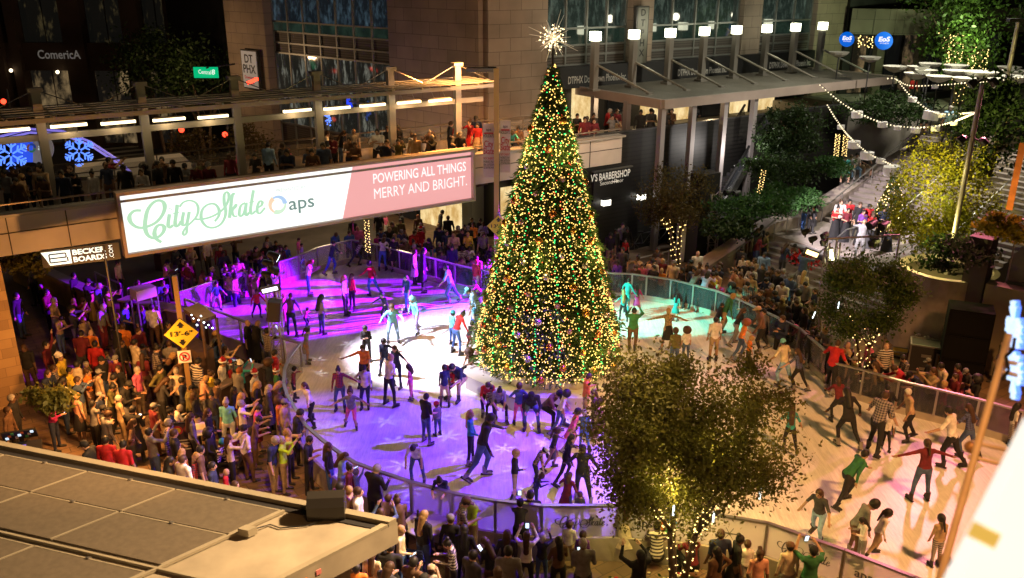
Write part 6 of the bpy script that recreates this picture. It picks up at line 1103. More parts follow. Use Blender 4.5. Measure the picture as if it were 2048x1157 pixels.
def cloth(c):
    if c in PALET: return M('cloth_'+c, PALET[c], .85, noise=.3, scale=7, bump=.6)
    n = 'cloth_'+c
    if n in MATS: return MATS[n]
    m = bpy.data.materials.new(n); m.use_nodes = True; t = m.node_tree; b = t.nodes['Principled BSDF']; b.inputs['Roughness'].default_value = .85; tc = t.nodes.new('ShaderNodeTexCoord')
    def wave(d, sc): w_ = t.nodes.new('ShaderNodeTexWave'); w_.bands_direction = d; w_.inputs['Scale'].default_value = sc; t.links.new(tc.outputs['Object'], w_.inputs[0]); r = t.nodes.new('ShaderNodeMath'); r.operation = 'GREATER_THAN'; r.inputs[1].default_value = .5; t.links.new(w_.outputs['Fac'], r.inputs[0]); return r
    mx = t.nodes.new('ShaderNodeMixRGB')
    if c.startswith('striped'): mx.inputs[1].default_value = (.62, .58, .52, 1); mx.inputs[2].default_value = (.06, .05, .06, 1); t.links.new(wave('Z', 4.2).outputs[0], mx.inputs[0])
    elif c in ('camo', 'leopard'):
        n_ = t.nodes.new('ShaderNodeTexNoise'); n_.inputs['Scale'].default_value = 16 if c == 'camo' else 34; t.links.new(tc.outputs['Object'], n_.inputs[0]); r = t.nodes.new('ShaderNodeMath'); r.operation = 'GREATER_THAN'; r.inputs[1].default_value = .52; t.links.new(n_.outputs['Fac'], r.inputs[0]); t.links.new(r.outputs[0], mx.inputs[0]); mx.inputs[1].default_value = (.36, .26, .14, 1); mx.inputs[2].default_value = (.07, .055, .03, 1)
    else:
        a = {'plaidred': (.36, .03, .05, 1), 'plaidblue': (.10, .13, .30, 1), 'plaidgrey': (.34, .30, .30, 1)}.get(c, (.3, .2, .2, 1)); ad = t.nodes.new('ShaderNodeMath'); ad.operation = 'ADD'; t.links.new(wave('Z', 5).outputs[0], ad.inputs[0]); t.links.new(wave('X', 5).outputs[0], ad.inputs[1]); dv = t.nodes.new('ShaderNodeMath'); dv.operation = 'MULTIPLY'; dv.inputs[1].default_value = .5; t.links.new(ad.outputs[0], dv.inputs[0]); t.links.new(dv.outputs[0], mx.inputs[0]); mx.inputs[1].default_value = a; mx.inputs[2].default_value = (.03, .03, .05, 1)
    t.links.new(mx.outputs[0], b.inputs['Base Color']); MATS[n] = m; return m
# hair and hats, in the head's own frame (x right, y face, z crown)
WORN = {}
def worn(style):
    if style in WORN: return WORN[style]
    lo = np.array((-.26, -.30, -.62)); h = .02; dims = np.array((26, 26, 44)); g = np.stack(np.meshgrid(*[lo[i]+h*np.arange(dims[i]) for i in range(3)], indexing='ij'), -1)
    el = lambda c, r: (np.linalg.norm((g-np.array(c))/np.array(r), axis=-1)-1)*min(r); cap = lambda a, b, ra, rb: (lambda q, d: (lambda t: np.linalg.norm(q-t[..., None]*d, axis=-1)-(ra+(rb-ra)*t))(np.clip(q@d/(d@d), 0, 1)))(g-np.array(a), np.array(b)-np.array(a))
    m = MB(); HM = SLOT[0]
    if style in ('short', 'long', 'ponytail', 'bun', 'curly', 'shoulder'):
        F = el((0, -.012, .022), (.092, .106, .115)); face = np.maximum(g[..., 1]-.045, 0)*0+el((0, .11, -.045), (.078, .085, .10)); F = np.maximum(F, -face); F = np.maximum(F, -.075-g[..., 2]) if style in ('short', 'bun', 'ponytail') else F
        if style == 'long': F = np.minimum(F, np.maximum(cap((0, -.065, -.03), (0, -.10, -.40), .085, .075), -(g[..., 1]+.2)))
        if style == 'shoulder': F = np.minimum(F, cap((0, -.05, -.03), (0, -.065, -.19), .095, .095)); F = np.maximum(F, -el((0, .12, -.07), (.075, .1, .13)))
        if style == 'ponytail': F = np.minimum(F, cap((0, -.115, .03), (0, -.16, -.26), .035, .022))
        if style == 'bun': F = np.minimum(F, el((0, -.07, .135), (.055, .055, .05)))
        if style == 'curly': F = np.minimum(np.maximum(el((0, -.03, .02), (.17, .165, .165)), -el((0, .13, -.06), (.085, .11, .13))), F)+.01*np.sin(g[..., 0]*70)*np.sin(g[..., 1]*70)*np.sin(g[..., 2]*70)
        P, Q = surface_nets(F, lo, h); m.v = [tuple(p) for p in P]; m.f = [tuple(q) for q in Q.tolist()]; m.m = [0]*len(Q); m.mats = [HM]
    elif style == 'cap':
        m.lathe((0, -.012, .03), [(.097, 0), (.098, .04), (.08, .085), (.04, .11), (.01, .115)], HM, 14); m.add([(-.075, .07, .045), (.075, .07, .045), (.05, .175, .035), (-.05, .175, .035), (-.075, .07, .03), (.075, .07, .03), (.05, .175, .022), (-.05, .175, .022)], [(0, 1, 2, 3), (7, 6, 5, 4), (2, 6, 7, 3), (0, 3, 7, 4), (1, 5, 6, 2)], HM)
    elif style == 'beanie': m.lathe((0, -.012, .0), [(.098, 0), (.102, .05), (.09, .10), (.05, .135), (.01, .145)], HM, 14)
    elif style == 'santahat': m.lathe((0, -.012, .045), [(.10, .03), (.085, .09), (.05, .14), (.02, .17)], HM, 14); m.bar((0, -.02, .20), (.10, -.05, .17), .03, HM, 8, .015); W2 = SLOT[1]; m.lathe((0, -.012, .03), [(.112, 0), (.118, .025), (.112, .05)], W2, 14); m.ball((.12, -.055, .15), .032, W2, 8, 5)
    elif style == 'fedora': m.lathe((0, -.01, .045), [(.19, 0), (.185, .012), (.10, .014), (.095, .03)], HM, 20); m.lathe((0, -.01, .07), [(.096, 0), (.096, .03)], SLOT[6], 16); m.lathe((0, -.01, .10), [(.095, 0), (.088, .05), (.06, .062), (.02, .05)], HM, 16)
    o = m.build('hair', None, True); WORN[style] = o.data; bpy.data.objects.remove(o); return WORN[style]
def skirt_mesh(kind, L):
    key = ('skirt', kind, L)
    if key in WORN: return WORN[key]
    m = MB(); f = {'a': 1.05, 'f': .95, 'c': .95}[kind]; n = 22; vs = []; rows = [(.135, .13), (.165, .02), (.185+L*.06, -L*.5), (.20+L*.14, -L)]
    for r_, z_ in rows:
        for i in range(n): a = 2*math.pi*i/n; w_ = 1+.06*math.sin(6*a)*(z_ < 0); vs.append((r_*f*w_*math.cos(a), r_*f*w_*.78*math.sin(a), z_))
    m.add(vs, [(j*n+i, j*n+(i+1) % n, (j+1)*n+(i+1) % n, (j+1)*n+i) for j in range(3) for i in range(n)], SLOT[0]); o = m.build('skirt', None, True); WORN[key] = o.data; bpy.data.objects.remove(o); return WORN[key]
def skate_mesh():
    if 'skate' in WORN: return WORN['skate']
    m = MB(); B_, S_ = SLOT[0], SLOT[1]; m.lathe((0, 0, -.045), [(.052, 0), (.055, .08), (.058, .17)], B_, 10); m.lathe((0, -.045, -.04), [(.045, 0), (.05, .05), (.035, .10), (.02, .13)], B_, 10, (0, 1, -.06)); m.lathe((0, .05, -.045), [(.046, 0), (.048, .08), (.035, .115), (.01, .13)], B_, 10, (0, 1, -.12))
    m.box((0, .045, -.092), .075, .26, .016, SLOT[6]); m.box((0, .05, -.115), .006, .30, .04, S_); m.box((0, -.04, -.105), .02, .03, .02, S_); m.box((0, .11, -.105), .02, .03, .02, S_); o = m.build('ice_skate', None, False); WORN['skate'] = o.data; bpy.data.objects.remove(o); return WORN['skate']
BLADE = M('skate_blade', (.6, .62, .65), .25, .9); BOOTS = [M('skate_boot_black', (.02, .02, .024), .5), M('skate_boot_grey', (.22, .2, .2), .5), M('skate_boot_white', (.6, .58, .55), .5)]
LONG = {'sweater', 'hoodie', 'jacket', 'coat', 'blouse', 'cardigan', 'suit', 'gown_'}
LABELS = set(); NPEOPLE = [0]; rnd = random.Random(11)
def over(o, mats):
    for i, mt in enumerate(mats):
        if i < len(o.material_slots) and mt is not None: o.material_slots[i].link = 'OBJECT'; o.material_slots[i].material = mt
FOCUS = Vector((.5, 25, 0)); CROWD_REST = []
def yaw_of(spec, loc):
    if spec in ('', 'c'): d = FOCUS-loc; return math.atan2(-d.x, d.y)+rnd.uniform(-.45, .45)
    if spec == 's': d = Vector((15.5, 37, 0))-loc; return math.atan2(-d.x, d.y)
    return rad({'u': 0, 'd': 180, 'l': 90, 'r': -90, 'ul': 40, 'ur': -40, 'dl': 140, 'dr': -140}[spec])+rnd.uniform(-.15, .15)
COLNAMES = ['black', 'denim', 'grey', 'navy', 'charcoal', 'khaki', 'brown']
def person(loc, height_top, top, bottom, hair, pose, face, where, kind, skates=False, phone=False, stand_h=None, group='people', skin=None):
    B = body(pose, kind); wd_ = rnd.uniform(.93, 1.1); tc, tg = (top.split()+['tee'])[:2]; bc_, bg = (bottom.split()+['jeans'])[:2]; hc, hsy = (hair.split()+['short'])[:2]
    s = (height_top/(B['top']+(.055 if skates else 0))) if height_top else stand_h/1.72
    nm = {'short': 'short %s hair', 'long': 'long %s hair', 'shoulder': 'loose %s hair', 'ponytail': '%s ponytail', 'bun': '%s bun', 'curly': 'curly %s hair', 'bald': 'bald head', 'cap': '%s cap', 'beanie': '%s beanie', 'santahat': '%s santa hat', 'fedora': '%s hat'}[hsy]
    for tries in range(60):
        hp = nm % hc if '%s' in nm else nm; dress = tg in ('dress', 'gown'); lab = '%s with %s in %s %s%s, %s' % ('child' if kind == 'c' else 'person', hp, tc, tg, '' if dress or bg == 'x' else ' and %s %s' % (bc_, bg), where)
        if len(lab.split()) > 16: lab = lab.replace(' with ', ', ', 1)
        if len(lab.split()) > 16: lab = lab.replace(' and ', ', ', 1)
        if len(lab.split()) > 16: lab = ' '.join(lab.split()[:16])
        if lab not in LABELS: break
        if tries % 2: bc_ = rnd.choice(COLNAMES)
        else: hc = rnd.choice(['black', 'brown', 'blond', 'grey', 'ginger']) if hsy not in ('santahat', 'bald') else hc; hsy = rnd.choice(['short', 'shoulder', 'ponytail', 'long']) if hsy == 'bald' else hsy
    if where == 'on the footbridge': nn_ = loc.dot(N); loc = loc+N*(min(32.3, max(28.25, nn_))-nn_)
    if where == 'on the terrace': nn_ = (loc-TP).dot(N); loc = loc+N*(max(.45, nn_)-nn_)
    LABELS.add(lab); NPEOPLE[0] += 1
    o = bpy.data.objects.new('person', B['me']); COL.objects.link(o); zt_ = .055*s if skates else 0
    o.location = (loc.x, loc.y, loc.z+zt_); o.rotation_euler = (0, 0, yaw_of(face, loc)); o.scale = (s*wd_, s*wd_, s); o['label'] = lab; o['category'] = 'person'; o['group'] = group
    sk = M('skin_%d' % (k_ := (skin if skin is not None else rnd.choice([0, 0, 1, 1, 1, 2, 2, 3]))), SKINS[k_], .6); T = cloth(tc); Bm = cloth(bc_); sleeve = T if tg in LONG else sk
    if tg in ('tank', 'gown'): pass
    calf = sk if bg in ('shorts', 'skirt') or (tg == 'dress') else Bm; thigh = Bm if tg != 'dress' else (sk if bg == 'none' else Bm)
    if bg == 'skirt': thigh = sk
    over(o, [sk, T, sleeve, thigh, calf, M('shoe_dark', (.03, .028, .026), .6), M('face_dark', (.03, .015, .012), .5)])
    def child(name, me, mat3, mats):
        c = bpy.data.objects.new(name, me); COL.objects.link(c); c.parent = o; c.matrix_local = mat3; over(c, mats); return c
    hd, hf, hu, hs = B['head']; Mh = Matrix(((1, 0, 0, 0), (0, 1, 0, 0), (0, 0, 1, 0), (0, 0, 0, 1))); X = np.cross(hf, hu)
    for r_ in range(3): Mh[r_][0] = X[r_]*hs; Mh[r_][1] = hf[r_]*hs; Mh[r_][2] = hu[r_]*hs; Mh[r_][3] = hd[r_]
    HC = lambda c: M('hair_'+c, HAIRC.get(c) or PALET[c], .6, noise=.3, scale=30)
    if hsy in ('cap', 'beanie', 'santahat', 'fedora'):
        child('hair', worn('short'), Mh @ Matrix.Scale(.97, 4), [HC(rnd.choice(['black', 'brown', 'black']))]); child('hat', worn(hsy), Mh, [cloth(hc if hc in PALET else 'red'), cloth('white'), None, None, None, None, cloth('black')] if hsy != 'fedora' else [cloth('cream'), cloth('brown')])
    elif hsy != 'bald': child('hair', worn(hsy), Mh, [HC(hc)])
    if bg == 'skirt' or dress or tg == 'coat':
        L = .95 if tg == 'gown' else (.55 if tg == 'coat' else .42); mm = Matrix.Identity(4)
        for r_ in range(3): mm[r_][1] = B['fw'][r_]; mm[r_][2] = B['up'][r_]; mm[r_][3] = B['pel'][r_]
        child('gown_skirt' if tg == 'gown' else 'skirt', skirt_mesh(kind, L), mm, [Bm if (bg == 'skirt' or tg == 'gown') else T])
    if skates:
        bt = rnd.choice(BOOTS[:2]) if hc != 'x' else BOOTS[2]
        for a, t in B['feet']:
            t = nrm(t); zz_ = nrm(np.array((0, 0, 1))-t*t[2]); xx = np.cross(t, zz_); mm = Matrix.Identity(4)
            for r_ in range(3): mm[r_][0] = xx[r_]; mm[r_][1] = t[r_]; mm[r_][2] = zz_[r_]; mm[r_][3] = a[r_]
            child('ice_skate', skate_mesh(), mm, [bt, BLADE, None, None, None, None, cloth('black')] if len(skate_mesh().materials) > 3 else [bt, cloth('black'), BLADE])
    if phone:
        hp_ = Vector(B['hand'] if pose in ('phone', 'photo') else B['hand1']); q = o.matrix_basis @ hp_; m = MB(); f_ = o.matrix_basis.to_3x3() @ Vector((0, 1, 0)); f_.normalize(); sd_ = Vector((f_.y, -f_.x, 0)); ud = (Z*.85-f_*.2).normalized() if pose == 'photo' else (f_*.8+Z*.55).normalized(); nd = sd_.cross(ud).normalized()
        th = thing('smartphone', q, 'lit phone held by '+hp+' in '+tc+' '+tg+', '+where, 'phone', 'phones held up in the crowd'); m.box(q, .085, .012, .165, BLACK, (sd_, nd, ud)); m.build('case', th); m = MB(); sgn = 1 if nd.dot(f_) < 0 else -1
        m.box(q+nd*.008*sgn, .075, .004, .15, M('phone_screen', (.7, .8, 1), .3, emit=(.62, .82, 1), strength=1.6), (sd_, nd, ud)); m.build('screen', th)
    return o
def skater(line):
    """x feet, y feet, y head | top | bottom | hair | pose | facing | where"""
    a = [q.strip() for q in line.split('|')]; x, yf, yt = [float(q) for q in a[0].split()[:3]]; kind = a[0].split()[3] if len(a[0].split()) > 3 else 'f'; VAR[0] = rnd.randrange(3); g = G(x, yf, 0); ht = V(x, yt, g, XD).z
    person(Vector((g.x, g.y, .0)), ht, a[1], a[2], a[3], a[4], a[5], a[6], kind, True, False, group='skaters on the ice')
def foot(x, y, z, up):
    if z != 'steps': return G(x, y, z+up), z
    zf = 1.0
    for _ in range(12): g = G(x, y, zf+up); zf = .5*zf+.5*step_z(g)
    zf = step_z(g); return g, zf
def crowd(where, block, z=GROUND, h=1.64, group='crowd', face='c', post=None):
    """x y(head top) [kind] top/bottom/hair/pose/face[/p]"""
    for line in block.strip().splitlines():
        for e in line.split(';'):
            e = e.strip()
            if not e: continue
            hd, rest = e.split(' ', 2)[:2], e.split(' ', 2)[2]; x, y = float(hd[0]), float(hd[1]); f = [q.strip() for q in rest.split('/')]; kind = 'a'
            if len(f[0].split()) > 2: kind = f[0].split()[0]; f[0] = ' '.join(f[0].split()[1:])
            pose = f[3] if len(f) > 3 and f[3] else rnd.choice(['stand', 'turn', 'crossed', 'phone', 'stand']); hh = h*(.68 if kind == 'c' else .96 if kind == 'f' else 1.02)*rnd.uniform(.97, 1.03); VAR[0] = rnd.randrange(3); B = body(pose, kind); s = hh/1.72; g, zf = foot(x, y, z, B['top']*s)
            person(Vector((g.x, g.y, zf)), None, f[0], f[1] if len(f) > 1 and f[1] else rnd.choice(COLNAMES)+' jeans', f[2] if len(f) > 2 and f[2] else rnd.choice(['black', 'brown'])+' short', pose, f[4] if len(f) > 4 and f[4] else face, where, kind, False, len(f) > 5 and 'p' in f[5], hh, group)

def fill(where, poly, n, z=GROUND, h=1.64, face='c', gap=.42, group='crowd', seed=1):
    """more onlookers between those listed, heads inside a patch of the view, none closer than a pace"""
    r_ = random.Random(seed); P = [o.location.copy() for o in COL.objects if o.get('category') == 'person']; xs = [p[0] for p in poly]; ys = [p[1] for p in poly]; k = 0
    for _ in range(n*30):
        if k >= n: break
        x, y = r_.uniform(min(xs), max(xs)), r_.uniform(min(ys), max(ys)); ins = False
        for (x0, y0), (x1, y1) in zip(poly, poly[1:]+poly[:1]):
            if (y0 > y) != (y1 > y) and x < (x1-x0)*(y-y0)/(y1-y0)+x0: ins = not ins
        if not ins: continue
        kind = r_.choice('aaffffac'); hh = h*(.7 if kind == 'c' else .96 if kind == 'f' else 1.02)*r_.uniform(.95, 1.04); pose = r_.choice(['stand', 'turn', 'crossed', 'phone', 'stand', 'photo', 'onehip']); VAR[0] = r_.randrange(3); B = body(pose, kind); g, zf = foot(x, y, z, B['top']*hh/1.72)
        if min((Vector((g.x-p.x, g.y-p.y, 0)).length for p in P), default=9) < gap: continue
        if where == 'on the footbridge' and not 28.0 < g.dot(N) < 32.5: continue
        P.append(Vector((g.x, g.y, zf))); k += 1
        person(P[-1], None, r_.choice('black black black charcoal charcoal navy navy grey brown brown maroon tan cream olive denim plaidgrey khaki white'.split())+' '+r_.choice(['tee', 'shirt', 'hoodie', 'jacket', 'sweater', 'blouse']), r_.choice(COLNAMES)+' jeans', r_.choice(['black short', 'brown short', 'black long', 'brown long', 'brown ponytail', 'black bun', 'blond long', 'grey short', 'black cap', 'grey cap', 'brown shoulder']), pose, face, where, kind, False, False, hh, group)
# x, y of the blades, y of the head top, build | top | bottom | hair | pose | facing | where
for ln in '''619 591 521|white tee|blue jeans|ginger shoulder|phone|r|in the purple light
692 630 551|white sweater|black leggings|blond shoulder|stand|r|back left, beside the red jacket
706 622 548|red jacket|black leggings|brown long|stand|ur|back left, close pair
745 592 524 c|red sweater|teal leggings|black short|skate|ul|head turned, back ice
645 669 590 c|lavender sweater|denim jeans|black long|stand|ur|alone in purple light
585 672 592|purple tank|navy trousers|brown short|skate|u|by the left tower
612 657 615 c|pink tee|navy jeans|brown short|wobble|r|small, in purple light
773 645 582 c|black hoodie|black jeans|black short|wobble|dl|crouching in white light
817 627 550|navy tank|blue jeans|brown long|stand|dl|middle of the back ice
833 668 590 c|cyan sweater|lavender leggings|cyan ponytail|skate|dl|arms out, back ice
787 684 603 c|cyan hoodie|lightblue jeans|brown long|wobble|d|bent, back ice
902 608 532 a|lightblue shirt|denim jeans|black short|skate|l|near the far barrier
847 584 496|black coat|black trousers|black long|stand|r|at the far barrier
830 568 500|white coat|black leggings|brown shoulder|stand|r|at the far barrier
665 550 482 a|navy hoodie|blue jeans|black short|skate|r|large, far left ice
715 532 478 c|striped sweater|navy jeans|brown short|push|r|leaning at the far end
767 540 482|white sweater|blue jeans|brown shoulder|rail|u|far end of the ice
790 543 474|black dress|black none|black short|turn|d|far end, bag in hand
437 622 562 c|blue tee|white leggings|black short|skate|dr|at the far left corner
517 637 577 c|red sweater|navy jeans|brown short|skate|dr|left of the tower
536 640 598 c|magenta tee|navy jeans|brown curly|wobble|r|half behind the tower
572 652 588|pink sweater|pink leggings|pink beanie|stand|r|behind the tower in pink light
607 540 487|lavender tee|black jeans|black short|stand|r|at the far purple rail
600 532 476|pink tank|white trousers|brown short|stand|r|at the far purple rail
615 726 655 c|grey dress|grey none|black ponytail|handl|r|touching the curved rail
590 801 733 c|plaidred sweater|black jeans|black short|handl|r|inside the curved rail
735 722 650 c|black hoodie|black jeans|black short|crossed|d|holding a cup
731 775 687|orange tee|black trousers|brown long|handr|d|mid ice, linked arms
772 750 675 c|navy tee|navy jeans|black short|handl|d|mid ice
796 777 690|navy tee|navy jeans|brown ponytail|handl|dl|mid ice, holding hands
780 812 712|white tank|black trousers|blond bun|onehip|ur|mid ice, hand on hip
683 823 733|plaidred jacket|denim jeans|black bun|handl|d|left ice with three others
733 818 732 a|white jacket|navy trousers|black cap|onehip|d|left ice with three others
823 801 729 c|pink sweater|pink leggings|brown shoulder|stand|l|small, mid ice
890 815 740 c|navy tee|tan shorts|black short|hunch|u|left of the tree box
625 855 762|white sweater|black trousers|brown long|glide|dl|left ice, arm on the rail
706 860 774 c|grey tank|pink shorts|brown bun|glide|d|left ice, jacket at waist
853 889 789 a|black tee|denim jeans|black short|turn|ur|front ice, holding a child
876 871 805 c|grey tee|denim jeans|red beanie|stand|ul|front ice, with an adult
942 931 821|teal hoodie|black leggings|blond long|turn|r|front ice
965 957 828 a|black hoodie|denim jeans|black short|skate|r|front ice, biggest in violet light
835 964 880|white tee|denim jeans|black long|hunch|d|front ice, head bowed
888 1036 940|navy tee|grey leggings|black bun|rail|d|leaning on the front barrier
1029 997 899 c|black sweater|khaki shorts|blond short|turn|r|front ice
1118 868 783|white tee|denim jeans|black curly|skate|r|right of the tree bench
1143 902 817 c|pink tee|pink skirt|black short|skate|r|right of the tree bench
1105 938 855 c|charcoal dress|charcoal none|brown ponytail|skate|r|front ice behind the cap
1130 968 869|black hoodie|black leggings|black long|skate|r|front ice, all in black
1070 972 896 c|camo tee|black jeans|white cap|hunch|r|front ice
1072 1012 948 c|navy hoodie|navy jeans|brown bun|phone|r|front ice by the barrier
1163 1000 897 a|black hoodie|black jeans|black short|skate|u|in front of the olive tree
1132 1040 950|maroon coat|denim jeans|brown shoulder|skate|ur|at the front barrier
1158 1055 986 c|charcoal hoodie|black jeans|brown short|stand|u|at the front barrier
1170 845 748 a|orange tee|khaki trousers|brown short|phone|r|standing by the tree box
1166 900 823 c|blue sweater|blue jeans|grey short|skate|u|blue lit, beside the olive tree
1187 868 780|leopard blouse|brown trousers|brown long|stand|l|beside the olive tree
1038 850 766 c|denim tank|pink leggings|brown short|hips|u|in front of the tree bench
1252 628 559|teal hoodie|teal jeans|black short|skate|ur|right of the giant tree
1245 642 582 c|teal tee|black jeans|blond long|skate|u|right of the giant tree
1272 628 571 c|magenta dress|magenta none|black long|skate|u|right of the giant tree
1264 702 617 a|green sweater|brown trousers|black short|photo|u|right of the giant tree
1350 642 589|teal dress|teal none|black long|stand|ur|green light
1333 704 619|leopard sweater|black skirt|blond ponytail|spread|u|on the right ice
1378 616 546|grey sweater|black leggings|brown shoulder|rail|ur|at the right far barrier
1403 622 550|lavender sweater|black leggings|black shoulder|rail|ur|at the right far barrier
1444 672 588|green hoodie|khaki trousers|blond short|skate|r|green lit, right ice
1432 670 606 a|black hoodie|grey jeans|black short|skate|r|right ice
1425 722 636 a|white tee|khaki shorts|black short|stand|u|right ice above the olive tree
1370 722 656 c|white tee|denim jeans|brown curly|stand|u|right ice above the olive tree
1347 735 657 c|olive tee|denim jeans|brown short|stand|u|right ice above the olive tree
1478 722 640|orange tank|denim jeans|ginger curly|skate|r|right ice
1494 735 672 c|orange tee|black jeans|blond short|stand|r|right ice
1469 690 617|black hoodie|grey jeans|brown long|skate|r|right ice
1518 706 614 a|brown jacket|black trousers|tan cap|skate|l|right ice, cap on
1563 776 682 a|cream tee|lightblue jeans|cyan beanie|skate|ul|right ice, walking pair
1592 783 700|plaidblue tank|black leggings|brown long|skate|ul|right ice, walking pair
1612 732 663 a|black tee|black jeans|black short|skate|ur|at the bending barrier
1657 785 685 a|red tee|black trousers|brown short|skate|ur|at the barrier corner
1688 893 786|black jacket|black leggings|black long|skate|u|right ice
1672 846 762|maroon sweater|black leggings|brown long|push|u|right ice, leg raised
1746 905 788 a|plaidgrey shirt|black trousers|brown short|skate|ur|right ice with a child
1768 896 830 c|white tee|black leggings|blond short|push|ur|right ice
1765 862 775 a|black tee|black jeans|black short|skate|u|behind the checked shirt
1810 884 778 a|tan shirt|black trousers|white short|skate|l|right ice
1892 935 820 a|white tee|black trousers|black short|skate|ul|right ice, arms down
1927 918 813|plaidblue shirt|denim jeans|brown long|skate|ul|right ice beside white tee
1837 1001 883|maroon sweater|denim jeans|brown ponytail|spread|u|alone on the right ice
1688 1004 903 a|green jacket|black trousers|black short|push|r|right ice, bent forward
1630 1086 974|charcoal tee|lightblue jeans|brown long|skate|dl|right front ice
1700 1116 1003 c|grey sweater|brown trousers|black short|hunch|r|right front ice
1748 1114 1018 c|white sweater|khaki leggings|black ponytail|skate|r|right front ice
1717 1132 1036|white sweater|grey jeans|black long|phone|l|right front ice at the rail
1867 1132 1033 c|tan tee|striped leggings|black ponytail|stand|u|right front ice
2017 892 806 c|white tee|striped leggings|black long|stand|r|right edge of the ice
1575 905 812 c|teal tee|black jeans|brown long|skate|u|beside the olive tree
913 708 630|red sweater|blue jeans|black bun|hunch|ur|left of the giant tree
938 700 646 c|black hoodie|maroon leggings|black bun|wobble|ur|left of the giant tree
905 690 622 c|cyan tee|blue jeans|teal beanie|stand|ur|left of the giant tree
957 668 577 a|lightblue shirt|navy trousers|cyan cap|hunch|l|left edge of the giant tree
948 664 602 c|cyan tee|blue skirt|cyan short|stand|r|left edge of the giant tree
953 588 520 a|red sweater|khaki trousers|ginger beanie|stand|ur|at the barrier by the tree
975 582 526 c|lightblue tee|navy jeans|brown short|stand|u|at the barrier by the tree
960 608 562 c|magenta tee|black jeans|black short|wobble|l|low, by the giant tree'''.splitlines(): skater(ln)
# sitting on the white bench round the tree
def seated(line, z=0.0, face='d'):
    a = [q.strip() for q in line.split('|')]; x, y, k, fc = a[0].split(); x, y = float(x), float(y); B = body(a[4], k); s = {'a': 1.0, 'f': .95, 'c': .7}[k]; g = G(x, y, z+B['top']*s); person(Vector((g.x, g.y, z)), None, a[1], a[2], a[3], a[4], fc, a[5], k, z == 0, len(a) > 6, 1.72*s, 'people sitting down')
for ln in '''975 757 f d|red tee|black leggings|brown long|sitlean|on the tree bench
984 770 c d|striped tee|black jeans|brown short|sit|on the tree bench between two adults
996 768 f d|grey tee|black leggings|black bun|sitlean|on the tree bench
1063 776 a d|black hoodie|denim jeans|black cap|sitlean|on the tree bench
1094 777 a dr|brown tee|black jeans|black cap|sitlean|on the tree bench
922 722 a dl|navy tee|tan trousers|black short|sitlean|on the left side of the tree bench
903 735 c dl|red sweater|black jeans|red santahat|sit|on the left side of the tree bench
942 700 c dl|brown tee|black jeans|brown curly|sit|left end of the tree bench
1192 800 f r|tan tee|brown skirt|brown shoulder|sit|right side of the tree bench'''.splitlines(): seated(ln)
